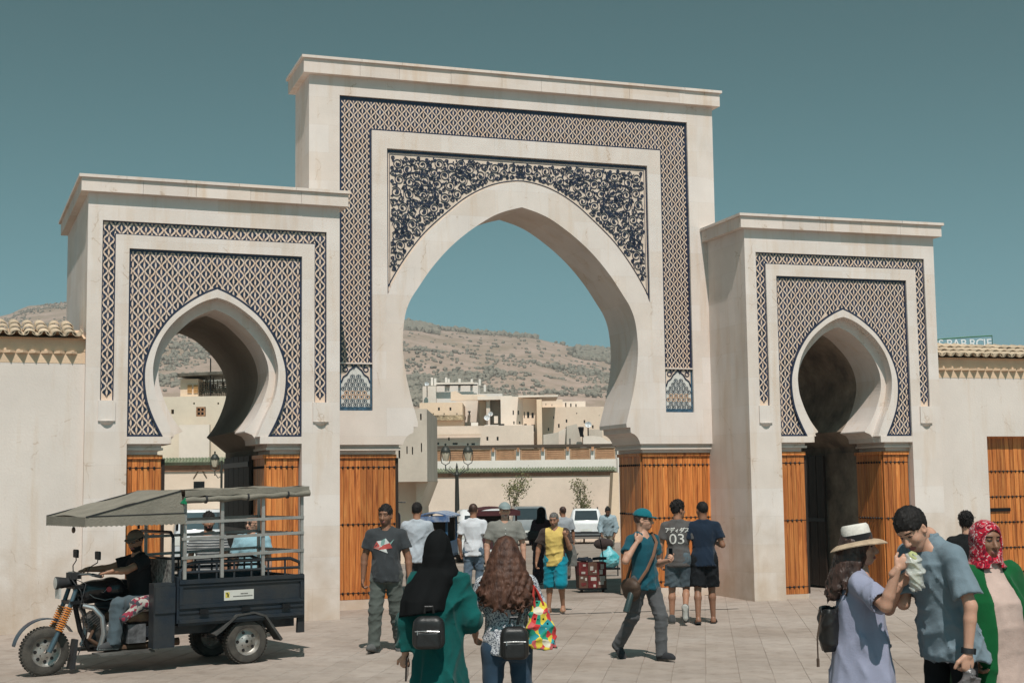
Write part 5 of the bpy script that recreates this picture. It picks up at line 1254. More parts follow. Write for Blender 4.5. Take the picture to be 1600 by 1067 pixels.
class Person:
    """Stands at the origin of an Empty, facing local +y.  All joints are set from a pose dict:
    lean, hip turn, arms/legs as direction vectors, head yaw/pitch."""
    def __init__(s, u, D, H, face, label, group='people in the square', pose=None, build=1.0, skin=SK1, res=.014, loc=None, sexw=1.0, parent_z=None, feet=None):
        p = onground(u, D) if loc is None else Vector(loc)
        s.g = empty('person', p, face, label, 'person', group); s.skin = skin; s.k = H/1.75; s.b = build; s.res = res; P = dict(lean=0, side=0, turn=0, head=(0, 0, 0), hip=None, drop=0,
            armR=((.22, .02, -1), (.05, .12, -1)), armL=((-.22, .02, -1), (-.05, .12, -1)), legR=((.03, .05, -1), (.01, -.05, -1)), legL=((-.03, -.05, -1), (-.01, -.12, -1)), footR=(0.1, 1, 0), footL=(-.1, 1, 0)); P.update(pose or {}); s.P = P
        k = s.k; a = lambda v: np.array(v, float)
        lens = (.41*k, .41*k)
        def leg(key):
            t, sh = [_n(q) for q in P[key]]; return t*lens[0], sh*lens[1]
        lr, ll = leg('legR'), leg('legL')
        drop = max(-(lr[0]+lr[1])[2], -(ll[0]+ll[1])[2])
        hz = drop+.085*k if P['hip'] is None else P['hip']
        tn = R(P['turn']); ex_ = a([math.cos(tn), math.sin(tn), 0])
        s.pel = a([0, 0, hz+.03*k])
        s.hipR = s.pel+a([.088*k*sexw, 0, -.03*k]); s.hipL = s.pel+a([-.088*k*sexw, 0, -.03*k])
        s.knR = s.hipR+lr[0]; s.anR = s.knR+lr[1]; s.knL = s.hipL+ll[0]; s.anL = s.knL+ll[1]
        ln = R(P['lean']); sd_ = R(P['side'])
        s.up = _n(a([math.sin(sd_), math.sin(ln), math.cos(ln)])); s.ex = _n(ex_-s.up*(ex_@s.up)); s.fw = np.cross(s.up, s.ex)
        s.T = np.array([s.ex, s.fw, s.up])
        tl = lambda x, y, z: s.pel+a([x, y, z])*k@s.T
        s.tl = tl
        s.waist = tl(0, 0, .14); s.chest = tl(0, .0, .36); s.nb = tl(0, -.01, .545)
        shw = .178*(1+(build-1)*.5)*(.93 if sexw > 1.02 else 1)
        s.shR = tl(shw, -.005, .452); s.shL = tl(-shw, -.005, .452)
        def arm(sh, key):
            tg = P.get('t'+key[-1])
            if tg is not None:     # reach for a point given in the world
                q = np.array((Matrix.Translation(p) @ Matrix.Rotation(face, 4, 'Z')).inverted() @ Vector(tg)); A_, B_ = .285*k, .25*k
                d = q-sh; L_ = min(np.linalg.norm(d), (A_+B_)*.985); d = _n(d); x_ = (A_*A_-B_*B_+L_*L_)/(2*L_); h_ = math.sqrt(max(0, A_*A_-x_*x_))
                pl = a(P.get('p'+key[-1], (0, -.3, -1)))@s.T; pl = _n(pl-d*(pl@d)); e = sh+d*x_+pl*h_; w_ = sh+d*L_; return e, w_, _n(w_-e)
            u_, f_ = [_n(a(q)@s.T) for q in P[key]]; e = sh+u_*.285*k; w_ = e+f_*.25*k; return e, w_, f_
        s.elR, s.wrR, s.fR = arm(s.shR, 'armR'); s.elL, s.wrL, s.fL = arm(s.shL, 'armL')
        hy, hp, hr = [R(q) for q in P['head']]
        f = a([math.sin(hy)*math.cos(hp), math.cos(hy)*math.cos(hp), math.sin(hp)]); u_ = a([math.sin(hr)*math.cos(hy)-math.sin(hy)*math.sin(hp)*math.cos(hr), -math.sin(hr)*math.sin(hy)-math.cos(hy)*math.sin(hp)*math.cos(hr), math.cos(hp)*math.cos(hr)])
        s.HM = rot_to(f@s.T, u_@s.T); no_ = P.get('neckoff', (0, 0)); s.hc = s.nb+s.fw*no_[0]*k+s.up*(.062+no_[1])*k+s.HM[2]*.07*k+s.HM[1]*.022*k
        s.hs = 1.0; s.bodyparts = []; s.mats = None
    def box(s, *pts, m=.2):
        A = np.array(pts); return A.min(0)-m, A.max(0)+m
    def body(s, hair=HAIR, beard=0, stub=None, arms=(0, 0), legs=None, hands=None, head=True, female=False, headres=.008, mouth_open=0, hs=1.0, nohands=False):
        "one continuous skin figure; arms = where the bare arm starts (fraction of arm), legs: None hidden or bare from the knee"
        k, b = s.k, s.b; res = s.res
        allp = [s.pel, s.nb, s.elR, s.elL, s.wrR, s.wrL, s.knR, s.knL, s.anR, s.anL, s.shR, s.shL]
        S_ = SDF(*s.box(*allp, m=.16), res)
        S_.slab([(s.tl(0, 0, -.06), s.ex*.135*k*b, s.fw*.10*k*b), (s.tl(0, 0, .12), s.ex*.12*k*b, s.fw*.085*k*b), (s.tl(0, 0, .34), s.ex*.145*k*b, s.fw*.10*k*b), (s.tl(0, 0, .47), s.ex*.14*k, s.fw*.075*k), (s.tl(0, 0, .53), s.ex*.06*k, s.fw*.055*k)], .02)
        S_.cone(s.tl(0, -.005, .48), s.hc-s.HM[2]*.05*k, .058*k, .050*k, .03)
        for sh, el, wr in ((s.shR, s.elR, s.wrR), (s.shL, s.elL, s.wrL)):
            S_.cone(sh, el, .046*k*b, .038*k*b, .02); m_ = el+(wr-el)*.28; S_.cone(el, m_, .038*k*b, .040*k*b, .02); S_.cone(m_, wr, .039*k*b, .026*k*b, .01)
        for hp, kn, an in ((s.hipR, s.knR, s.anR), (s.hipL, s.knL, s.anL)):
            S_.cone(hp, kn, .078*k*b, .05*k*b, .02); m_ = kn+(an-kn)*.3-s.fw*.012*k; S_.cone(kn, m_, .047*k, .052*k*b, .02); S_.cone(m_, an, .05*k*b, .034*k, .02)
        parts = [S_.mesh()+(0,)]
        if head: parts.append(head_parts(s.hc, s.HM, k*.98*hs, headres, female, beard, neck_to=s.nb+s.up*.01*k, mouth_open=mouth_open, neck_r=.045 if female else .051))
        hd = {'R': dict(curl=.35), 'L': dict(curl=.35)}; 
        if hands:
            for q in hands: hd[q].update(hands[q])
        for q, wr, f_, sg in (('R', s.wrR, s.fR, 1), ('L', s.wrL, s.fL, -1)):
            h = dict(hd[q]); d = _n(np.array(h.pop('d'))@s.T) if 'd' in h else f_
            pl = _n(np.array(h.pop('palm'))@s.T) if 'palm' in h else (-s.ex*sg-.1*s.fw)
            h.setdefault('res', .0065); parts.append(hand_mesh(wr, d, pl, size=k*(.92 if female else 1), side=sg, **h)+(0,))
        s.ob = np_obj('body', parts, face_mats(s.skin, hair, stub), s.g); return s
    def torso_secs(s, e, hem, taper=0, belly=0, neckz=.515):
        k, b = s.k, s.b; t = s.tl; X = lambda w: s.ex*w*k; Y = lambda w: s.fw*w*k
        return [(t(0, -.006, hem), X(.168*b+e+taper), Y(.134*b+e*1.2+taper*.6+belly*.4)), (t(0, .0, .06), X(.156*b+e+taper*.5), Y(.124*b+e*1.2+belly)), (t(0, .006, .16), X(.138*b+e), Y(.108*b+e+belly)), (t(0, .004, .30), X(.155*b+e), Y(.115*b+e+belly*.3)), (t(0, 0, .40), X(.168*b+e*.9), Y(.113*b+e*.7)), (t(0, -.006, .455), X(.150*b+e*.6), Y(.095*b+e*.5)), (t(0, -.012, neckz-.015), X(.112*b), Y(.074*b)), (t(0, -.014, neckz+.02), X(.070), Y(.066))]
    def top(s, name, mt, sleeve=.55, e=.012, hem=-.08, ez=.02, belly=0, ripple=.015, neck=.062, seed=1, taper=0, long_r=None, res=None, vneck=0, open_=None, cuff=True, folds=.0035, skirt=None, drape=None, sleeve_w=1.0):
        "shirt: torso shell plus sleeves cut off flat; sleeve as fraction of the arm (1 = elbow, 2 = wrist)"
        k, b = s.k, s.b; res = res or s.res
        pts = [s.tl(-.28, -.25, hem), s.tl(.28, .28, hem), s.tl(0, 0, .6), s.shR, s.shL, s.elR, s.elL, s.wrR, s.wrL]
        S_ = SDF(*s.box(*pts, m=.13), res); S_.slab(s.torso_secs(e, hem, taper, belly), .03, drape=drape)
        for sh, el, wr, sg in ((s.shR, s.elR, s.wrR, 1), (s.shL, s.elL, s.wrL, -1)):
            sv = sleeve if not isinstance(sleeve, tuple) else sleeve[0 if sg > 0 else 1]
            base = sh-s.ex*sg*.06*k-s.up*.008*k; S_.cone(base, sh, .060*k*b, .048*k*b+e*.5, .035); S_.cone(s.nb-s.up*.028*k-s.fw*.012*k+s.ex*sg*.03*k, sh+s.up*.002*k, .046*k, .042*k, .04)
            if sv <= 1: S_.cone(sh, sh+(el-sh)*sv, (.052*b)*k+e*.7, (.054*b)*k*sleeve_w+e*.9+ez*.5, .03, flat=True, fold=folds*.5, seed=seed)
            else:
                S_.cone(sh, el, .052*k*b+e*.7, .050*k*b*sleeve_w+e+ez*.3, .03, fold=folds, seed=seed); S_.cone(el, el+(wr-el)*(sv-1), .050*k*b*sleeve_w+e+ez*.3, .038*k*b*sleeve_w+e*.8+ez*.4, .015, flat=True, fold=folds, seed=seed+3)
        if ripple: S_.ripple(ripple, .085, seed, (1, 1, .8), ([s.pel[2]+hem*k, s.pel[2]+.1*k, s.pel[2]+.3*k, s.nb[2]], [1.0, 1.25, .8, .35]))
        for sh, el, wr, sg in ((s.shR, s.elR, s.wrR, 1), (s.shL, s.elL, s.wrL, -1)):       # hollow cuffs
            sv = sleeve if not isinstance(sleeve, tuple) else sleeve[0 if sg > 0 else 1]
            end = sh+(el-sh)*sv if sv <= 1 else el+(wr-el)*(sv-1); d_ = _n(el-sh) if sv <= 1 else _n(wr-el)
            r_ = (.047 if sv <= 1 else .034)*k*b*sleeve_w+e*.45+ez*.4; S_.cone(end-d_*.012, end+d_*.04, r_*.8, r_, 0.002, 's')
        S_.ell(s.nb+s.up*.015*k+s.fw*.012*k, np.array([neck, neck*1.05, .05])*k, .008, 's', s.T)
        if vneck: S_.cone(s.nb+s.up*.0+s.fw*.07*k, s.tl(0, .13, .54-vneck), .045*k, .004*k, .006, 's')
        S_.slab([(s.tl(0, 0, hem-.05), s.ex*.13*k*b, s.fw*.095*k*b), (s.tl(0, 0, hem+.03), s.ex*.13*k*b, s.fw*.095*k*b)], .003, 's')
        if open_: open_(S_)
        v, q = S_.mesh(); return np_obj(name, [(v, q, 0)], mt, s.g)
    def trousers(s, name, mt, length=1.0, e=.012, wide=1.0, ripple=.015, seed=4, top=.09, cuff=.0, folds=.005, belt=None):
        k, b = s.k, s.b; pts = [s.pel, s.knR, s.knL, s.anR, s.anL, s.hipR, s.hipL]; S_ = SDF(*s.box(*pts, m=.17), s.res)
        S_.slab([(s.tl(0, -.005, -.10), s.ex*(.155*b*k+e), s.fw*(.112*b*k+e)), (s.tl(0, -.01, -.02), s.ex*(.162*b*k+e), s.fw*(.118*b*k+e)), (s.tl(0, 0, top), s.ex*(.142*b*k+e), s.fw*(.104*b*k+e))], .03)
        for hp, kn, an, sg in ((s.hipR, s.knR, s.anR, 1), (s.hipL, s.knL, s.anL, -1)):
            S_.ell(hp-s.fw*.018*k, np.array([.08, .085, .10])*k*b+e*.5, .03)
            if length <= .5: S_.cone(hp, hp+(kn-hp)*length*2, .088*k*b+e, .068*k*b*wide+e*1.3+.008, .03, flat=True, fold=folds, seed=seed)
            else:
                S_.cone(hp, kn, .088*k*b+e, .060*k*b*wide+e, .03, fold=folds*.6, seed=seed)
                t = (length-.5)*2; S_.cone(kn, kn+(an-kn)*t+_n(an-kn)*.03*k*(length >= 1), .060*k*b*wide+e, .050*k*wide+e+.004, .02, flat=True, fold=folds*1.3, seed=seed+2)
        if ripple: S_.ripple(ripple, .085, seed, (1, 1, 1.3))
        if length < .95:
            for hp, kn, an in ((s.hipR, s.knR, s.anR), (s.hipL, s.knL, s.anL)):
                if length <= .5: en = hp+(kn-hp)*length*2; d_ = _n(kn-hp); r_ = .062*k*b*wide+e
                else: en = kn+(an-kn)*(length-.5)*2; d_ = _n(an-kn); r_ = .05*k*wide+e*.8
                S_.cone(en-d_*.03, en+d_*.04, r_*.9, r_, .004, 's')
        v, q = S_.mesh(); return np_obj(name, [(v, q, 0)], mt, s.g)
    def shoes(s, kind, mt, sole=SOLE, hi=0):
        k = s.k
        for an, key, sh in ((s.anR, 'footR', s.P['legR'][1]), (s.anL, 'footL', s.P['legL'][1])):
            f = _n(np.array(s.P[key], float)); M_ = rot_to(f, (0, 0, 1)) if abs(f[2]) < .95 else rot_to(f, (0, 1, 0)); 
            u_ = np.cross(_n(np.cross(f, (0, 0, 1))), f) if abs(f[2]) < .95 else M_[2]
            r_ = np.cross(f, u_)
            A = np.array([r_, f, u_]); L_ = lambda x, y, z: an+(np.array([x, y, z])*k)@A
            S_ = SDF(an-.34*k, an+.34*k, .0085); sd2 = 1
            if kind == 'sneaker':
                S_.cone(L_(0, -.02, .01), L_(0, -.025, -.045), .042*k, .044*k, .02); S_.cone(L_(0, -.02, -.035), L_(0, .13, -.052), .046*k, .042*k, .03); S_.cone(L_(0, .0, .0), L_(0, .11, -.045), .038*k, .034*k, .03); S_.cone(L_(0, .13, -.054), L_(0, .165, -.058), .042*k, .03*k, .02)
                if hi: S_.cone(L_(0, -.02, -.02), L_(0, -.02, .07), .045*k, .045*k, .02, flat=True)
                S_.plane(L_(0, 0, -.083), -A[2])
                v, q = S_.mesh(); zz = lambda fc: (((fc-an)@A[2]) < -.066*k).astype(int)
                np_obj('shoe', [(v, q, zz)], [mt, sole], s.g)
            else:   # bare foot and sandal
                S_.cone(L_(0, -.02, -.01), L_(0, -.025, -.05), .032*k, .032*k, .02); S_.cone(L_(0, -.02, -.045), L_(0, .10, -.056), .032*k, .034*k, .03); S_.cone(L_(0, .01, -.02), L_(0, .09, -.05), .028*k, .026*k, .03)
                for t_ in range(5): S_.cone(L_((t_-2)*.0145, .10-.006*abs(t_-1.5), -.058), L_((t_-2)*.0165, .148-.008*abs(t_-1.2), -.064), .0105*k, .0095*k, .006)
                S_.plane(L_(0, 0, -.070), -A[2]); v, q = S_.mesh(); np_obj('foot', [(v, q, 0)], s.skin, s.g)
                b = MB(); o = [(-.034, -.06), (.034, -.06), (.042, .04), (.048, .12), (.03, .165), (-.025, .165), (-.045, .11), (-.038, .03)]
                b.M = Matrix([[*(A.T[i]*k), an[i]] for i in range(3)]+[[0, 0, 0, 1]]); b.prism([o], -.085, -.0705, 'XY')
                so3 = b.build('sandal', mt, s.g, smooth=False)
                b = MB(); b.M = Matrix([[*(A.T[i]*k), an[i]] for i in range(3)]+[[0, 0, 0, 1]])
                b.tube([(-.046, .085, -.072), (-.03, .08, -.028), (.0, .085, -.02), (.032, .08, -.03), (.048, .085, -.072)], .011, 6); b.build('strap', mt, so3)
    def hair(s, mt, **kw): return np_obj('hair', [hair_short(s.hc, s.HM, s.k*.98, **kw)], mt, s.g)
    def Lh(s, x, y, z): return s.hc+(np.array([x, y, z])*s.k*.98)@s.HM
    def headM(s): return Matrix([[*(s.HM.T[i]*s.k*.98), s.hc[i]] for i in range(3)]+[[0, 0, 0, 1]])
    def glasses(s, dark=True):
        b = MB(); b.M = s.headM(); m_ = mat('dark_lens', (.01, .01, .012), .12, .6, bump=0)
        for q in (-1, 1):
            b.prism([[(q*.031+.026*math.cos(a), .010+.019*math.sin(a)) for a in [2*math.pi*i/12 for i in range(12)]]], .096, .101); b.tube([(q*.056, .097, .014), (q*.078, .06, .012), (q*.082, -.01, .008)], .0028, 5)
        b.tube([(-.01, .103, .014), (.01, .103, .014)], .003, 5); return b.build('sunglasses', m_, s.g)
    def cap(s, mt, brim=None, backwards=False):
        S_ = SDF(s.hc-.26, s.hc+.26, .008); k = s.k*.98; S_.ell(s.Lh(0, -.012, .045), np.array([.095, .117, .099])*k, .01, M=s.HM); S_.plane(s.Lh(0, 0, .046), -(s.HM[2]+s.HM[1]*.12))
        o = np_obj('cap', [S_.mesh()+(0,)], mt, s.g); b = MB(); b.M = s.headM(); n = 10; up_, dn = [], []
        for i in range(n+1):
            a = math.pi*(i/n); x = .078*math.cos(a); y = .075+.095*math.sin(a)**.8; z = .052-.022*math.sin(a)-.10*(x*x)*8*.5
            up_.append((x, y, z)); 
        base = [(.078*math.cos(math.pi*i/n), .055+.03*math.sin(math.pi*i/n), .055-.06*(math.cos(math.pi*i/n)**2)*.3) for i in range(n+1)]
        vs = base+up_+[(x, y, z-.006) for x, y, z in base]+[(x, y, z-.006) for x, y, z in up_]; m1 = n+1
        fs = [(i, i+1, m1+i+1, m1+i) for i in range(n)]+[(2*m1+i+1, 2*m1+i, 3*m1+i, 3*m1+i+1) for i in range(n)]+[(m1+i, m1+i+1, 3*m1+i+1, 3*m1+i) for i in range(n)]
        b.add(vs, fs); b.build('cap_peak', mt, o, smooth=True); return o
    def shirt_print(s, ob, txt, size, off, mt, sx=1.0, name='print', back=True):
        "flat lettering laid onto the cloth surface by projecting it"
        me = text_mesh(txt, size, 0, mt, name); project(s, ob, me, off, mt, name, back, sx)
def project(s, ob, me, off, mt, name, back=True, sx=1.0):
    bm = bmesh.new(); bm.from_mesh(me); bmesh.ops.subdivide_edges(bm, edges=[e for e in bm.edges if e.calc_length() > .03], cuts=2, use_grid_fill=False); bmesh.ops.triangulate(bm, faces=bm.faces)
    tree = BVHTree.FromPolygons([v.co for v in ob.data.vertices], [tuple(p.vertices) for p in ob.data.polygons])
    sg = -1 if back else 1; dr = Vector(s.fw)*(-sg)
    for v in bm.verts:
        x, z = v.co.x*sx*(1 if back else -1), v.co.y; p = Vector(s.tl(off[0]/s.k+x/s.k, sg*.45, off[1]+z/s.k))
        h = tree.ray_cast(p, dr)
        v.co = (h[0]-dr*.006) if h[0] else p+dr*.3
    m2 = bpy.data.meshes.new(name); bm.to_mesh(m2); bm.free(); m2.materials.clear(); m2.materials.append(mt); o = link(bpy.data.objects.new(name, m2), ob); return o
CAMF = math.pi-YAW       # facing the camera
AWAY = -YAW              # facing away
# ---------------------------------------------------------------- the walkers
def F(d): return CAMF+R(d)      # turned from the camera towards the right of the picture
def B(d): return AWAY+R(d)      # back to the camera, turned towards the left of the picture
LEATHER = mat('black_leather', (.018, .017, .017), .45, .45, var=.2, scale=12, fine=90, bump=.35, bdist=.004)
BROWNL = mat('brown_leather', (.075, .045, .03), .6, .35, var=.25, scale=9, fine=70, bump=.35, bdist=.004)
STRAPB = mat('tan_strap', (.20, .10, .06), .6, .3, var=.15)
PHONE = mat('phone_black', (.01, .01, .012), .15, .5, bump=0)
DENIM = cloth('blue_denim', (.055, .10, .155), (.03, .06, .10), scale=9); JEANS = cloth('dark_jeans', (.022, .045, .075), (.035, .065, .10), scale=5)
def world(P, q): return (Matrix.Translation(P.g.location) @ Matrix.Rotation(P.g.rotation_euler.z, 4, 'Z')) @ Vector(q)
def dirw(P, q): return Matrix.Rotation(P.g.rotation_euler.z, 3, 'Z') @ Vector(q)
def phone(P, w, d, label, lat, size=(.072, .15, .009)):
    c = world(P, np.asarray(w)+_n(d)*.085*P.k); g = empty('phone', c, P.g.rotation_euler.z, label, 'phone')
    y = _n(lat); z = _n(np.cross(d, y)); x = np.cross(y, z); M_ = Matrix([[x[i], y[i], z[i]] for i in range(3)])
    MB().box((0, 0, 0), size, M_).build('casing', PHONE, g); return g
def backpack(P, label, name='backpack', sz=(.26, .12, .30), off=(0, -.17, .22), mt=LEATHER, seed=1, pocket=True, rz=0, tilt=0, straps=True):
    o = world(P, P.tl(*off)); g = empty(name, o, P.g.rotation_euler.z+R(P.P['turn'])+rz, label, 'backpack' if 'backpack' in label else 'bag', 'bags carried on the back')
    w_, d_, h_ = [q/2 for q in sz]; S_ = SDF((-w_-.06, -d_-.08, -h_-.06), (w_+.06, d_+.06, h_+.08), .009)
    S_.cone((0, 0, -h_*.72), (0, .0, h_*.35), .01, .01, 0)
    def fn(Q):
        x, y, z = Q[..., 0], Q[..., 1]-.0, Q[..., 2]; ww = w_*(1-.22*np.clip(z/h_, 0, 1)**2); q = np.stack([np.abs(x)-ww+.05, np.abs(y)-d_+.04, np.abs(z)-h_+.07], -1); return np.sqrt((np.maximum(q, 0)**2).sum(-1))+np.minimum(q.max(-1), 0)-.045
    S_.op((-w_, -d_, -h_), (w_, d_, h_), fn, .01); S_.ripple(.003, .08, seed); np_obj('pack_body', [S_.mesh()+(0,)], mt, g)
    if pocket:
        S_ = SDF((-w_-.03, -d_-.09, -h_-.03), (w_+.03, .03, h_), .008)
        def f2(Q):
            q = np.stack([np.abs(Q[..., 0])-w_*.8+.03, np.abs(Q[..., 1]+d_*.9)-.035+.02, np.abs(Q[..., 2]+h_*.32)-h_*.5+.03], -1); return np.sqrt((np.maximum(q, 0)**2).sum(-1))+np.minimum(q.max(-1), 0)-.025
        S_.op((-w_, -d_-.06, -h_), (w_, 0, h_*.4), f2, .01); S_.ripple(.002, .05, seed+1); np_obj('pocket', [S_.mesh()+(0,)], mt, g)
        b = MB(); b.tube([(-w_*.72, -d_-.028, h_*.10), (0, -d_-.04, h_*.13), (w_*.72, -d_-.028, h_*.10)], .0035, 5); b.box((-w_*.55, -d_-.045, h_*.06), (.006, .006, .03)); b.build('zip', CHROME, g)
    b = MB(); b.tube([(-.03, d_*.4, h_-.01), (-.025, d_*.3, h_+.035), (.025, d_*.3, h_+.035), (.03, d_*.4, h_-.01)], .008, 6); b.build('grab_loop', mt, g)
    if straps:
        Mi = (Matrix.Translation(g.location) @ Matrix.Rotation(g.rotation_euler.z, 4, 'Z')).inverted()
        for sg in (-1, 1):
            pts = [P.tl(off[0]+sg*sz[0]*.28, off[1]+d_*.6, off[2]+h_*.75), P.tl(sg*.10, -.145, .43), P.tl(sg*.115, -.07, .535), P.tl(sg*.12, .05, .52), P.tl(sg*.125, .135, .40), P.tl(sg*.15, .10, .25), P.tl(off[0]+sg*sz[0]*.42, off[1]+d_, off[2]-h_*.6)]
            MB().tube([Mi @ world(P, q) for q in pts], .013, 6).build('strap', mt, g, smooth=True)
    return g

# man in the teal cap with shoulder bag
m1 = Person(1004, 15.94, 1.70, F(38), 'man in teal cap and polo with brown shoulder bag holding a phone', pose=dict(lean=-2, head=(-34, -2, 0), armR=((.62, .25, -.85), (-.62, .3, .95)), armL=((-.20, .0, -1), (.25, .95, .15)), legR=((.0, -.30, -1), (.0, -.62, -.8)), legL=((-.02, .40, -1), (.02, .02, -1)), footL=(-.1, 1, .12), footR=(.05, .72, -.65)), skin=SK2, res=.0125)
m1.body(hair=BRH2, beard=1, stub=skinm('stubble', (.36, .205, .145)), hands={'R': dict(curl=.9, palm=(-.4, -1, .2)), 'L': dict(curl=.75, palm=(.7, -.2, .6))})
sh = m1.top('polo_shirt', cloth('teal_polo', (.010, .072, .098)), .62, .012, -.11, seed=3, vneck=.13, ripple=.016); m1.trousers('trousers', cloth('grey_trousers', (.085, .085, .088)), 1.0, .010, 1.05, seed=5); m1.shoes('sneaker', cloth('dark_shoe', (.03, .03, .033)), hi=1)
m1.hair(BRH2, vol=.8); m1.cap(cloth('teal_cap', (.008, .13, .16))); m1.glasses()
phone(m1, m1.wrL, m1.fL*.6+m1.up*.6, 'black phone in the hand of the man in the teal cap', m1.up)
o = world(m1, m1.tl(.19, -.02, -.10)); g = empty('shoulder_bag', o, m1.g.rotation_euler.z, 'brown shoulder bag with tan strap across the teal polo', 'bag')
S_ = SDF((-.12, -.2, -.2), (.12, .2, .2), .01); S_.ell((0, 0, 0), (.075, .13, .13), .02); S_.ell((.02, 0, .04), (.07, .135, .09), .01); S_.ripple(.004, .08, 3); np_obj('bag_body', [S_.mesh()+(0,)], BROWNL, g)
b = MB(); Mi = (Matrix.Translation(o) @ Matrix.Rotation(g.rotation_euler.z, 4, 'Z')).inverted(); pts = [m1.tl(.17, .08, -.02), m1.tl(.10, .155, .12), m1.tl(.0, .16, .27), m1.tl(-.09, .13, .42), m1.tl(-.12, .03, .525), m1.tl(-.10, -.10, .46), m1.tl(.02, -.15, .25), m1.tl(.17, -.12, .0)]
b.tube([Mi @ world(m1, q) for q in pts], .019, 6); b.build('strap', STRAPB, g, smooth=True)
o = world(m1, m1.tl(.27, .02, -.22)); g = empty('water_bottle', o, m1.g.rotation_euler.z, 'dark cylindrical flask hanging beside the brown shoulder bag', 'bottle')
b = MB(); b.M = Matrix.Rotation(R(-24), 4, 'Y'); b.lathe([(.001, -.13), (.034, -.13), (.036, -.12), (.036, .08), (.03, .10), (.026, .105), (.026, .135), (.001, .137)], 14); b.build('flask', mat('flask_green', (.03, .05, .05), .4, .4), g, smooth=True)
b = MB(); b.M = Matrix.Rotation(R(-24), 4, 'Y'); b.tube([(0, 0, .13), (-.03, 0, .17), (-.05, 0, .2)], .006, 5); b.build('loop', BLKP, g)

# man in dark grey t-shirt walking towards us
m2 = Person(603, 17.07, 1.75, F(-6), 'man in dark grey printed t-shirt walking beside the cedar boards', build=1.06, pose=dict(head=(10, -3, 0), armR=((.30, .0, -1), (.05, .10, -1)), armL=((-.30, -.05, -1), (-.08, .15, -1)), legR=((.06, .22, -1), (.05, .03, -1)), legL=((-.05, -.12, -1), (-.05, -.38, -1)), footR=(.15, 1, .25), footL=(-.1, 1, -.25)), skin=SK3, res=.0125)
m2.body(beard=1, stub=skinm('stubble2', (.15, .08, .055)), hands={'R': dict(curl=.7), 'L': dict(curl=.5)})
sh = m2.top('t_shirt', cloth('charcoal_tee', (.042, .046, .05)), .62, .016, -.10, seed=8, belly=.022, ripple=.016); m2.trousers('trousers', cloth('grey_green_trousers', (.085, .095, .085)), 1.0, .012, 1.12, seed=9, ripple=.016); m2.shoes('sneaker', cloth('grey_shoe', (.10, .10, .098))); m2.hair(HAIR, vol=.9, nape=-.04)
PR = {'r': mat('print_red', (.45, .08, .07), .8, .2), 'w': mat('print_white', (.62, .62, .60), .8, .2), 't': mat('print_teal', (.22, .36, .33), .8, .2), 'k': mat('print_pink', (.55, .25, .22), .8, .2)}
for key, pts in (('r', [(-.13, -.03), (-.09, .05), (-.04, -.01)]), ('w', [(-.09, .05), (-.03, .06), (-.04, -.01)]), ('t', [(-.03, .06), (.02, .085), (.005, .01), (-.04, -.01)]), ('k', [(-.13, -.03), (-.04, -.01), (-.06, -.05)]), ('r', [(.005, .01), (.07, .03), (.10, -.03), (.03, -.04)]), ('w', [(.02, .085), (.07, .03), (.005, .01)]), ('t', [(.07, .03), (.12, .075), (.075, -.0)]), ('w', [(-.06, -.05), (.03, -.04), (.05, -.09)]), ('r', [(-.04, -.01), (.005, .01), (.03, -.04), (-.06, -.05)]), ('w', [(-.05, -.005), (.05, .012), (.05, .002), (-.05, -.018)])):
    me = bpy.data.meshes.new('p'); me.from_pydata([(x, z, 0) for x, z in pts], [], [tuple(range(len(pts)))]); project(m2, sh, me, (0, .33), PR[key], 'shirt_print', back=False)

# man with 03 on his back
m3 = Person(1057, 19.97, 1.70, B(-12), 'man in brown shirt lettered 03 and denim shorts walking away', pose=dict(lean=2, head=(48, 2, 0), armR=((.25, .05, -1), (-.15, .75, -.5)), armL=((-.25, .0, -1), (-.02, .3, -1)), legR=((.03, .10, -1), (.03, -.75, -.62)), legL=((-.03, .05, -1), (-.02, -.05, -1)), footR=(.02, .15, -1), footL=(-.05, 1, 0)), skin=SK1, res=.0135)
m3.body(hands={'R': dict(curl=.6), 'L': dict(curl=.5)}); sh = m3.top('t_shirt', cloth('brown_tee', (.075, .06, .055), (.09, .09, .09)), .66, .014, -.12, seed=12, ripple=.016); m3.trousers('denim_shorts', cloth('washed_denim', (.085, .11, .125), (.03, .04, .05), scale=6, var=.15), .46, .016, 1.15, seed=13, ripple=.016); m3.shoes('sneaker', cloth('grey_sneaker', (.07, .07, .07)), mat('pale_sole', (.38, .37, .34), .8, .2)); m3.hair(HAIR, vol=1.6, nape=-.035, tex=.008)
PW = mat('shirt_lettering', (.62, .60, .56), .8, .2, var=.1); m3.shirt_print(sh, '03', .20, (0, .20), PW, name='shirt_number', sx=1.15)
def kana(b, strokes, x, z, s, w=.0105):
    for st in strokes: ribbon2(b, [(x+p*s, z+q*s) for p, q in st], w)
def ribbon2(b, pts, w):
    for (x0, z0), (x1, z1) in zip(pts, pts[1:]):
        t = Vector((x1-x0, z1-z0)).normalized(); n = Vector((-t.y, t.x))*w/2; e = t*w*.3
        b.add([(x0-e.x+n.x, z0-e.y+n.y, 0), (x0-e.x-n.x, z0-e.y-n.y, 0), (x1+e.x-n.x, z1+e.y-n.y, 0), (x1+e.x+n.x, z1+e.y+n.y, 0)], [(0, 1, 2, 3)])
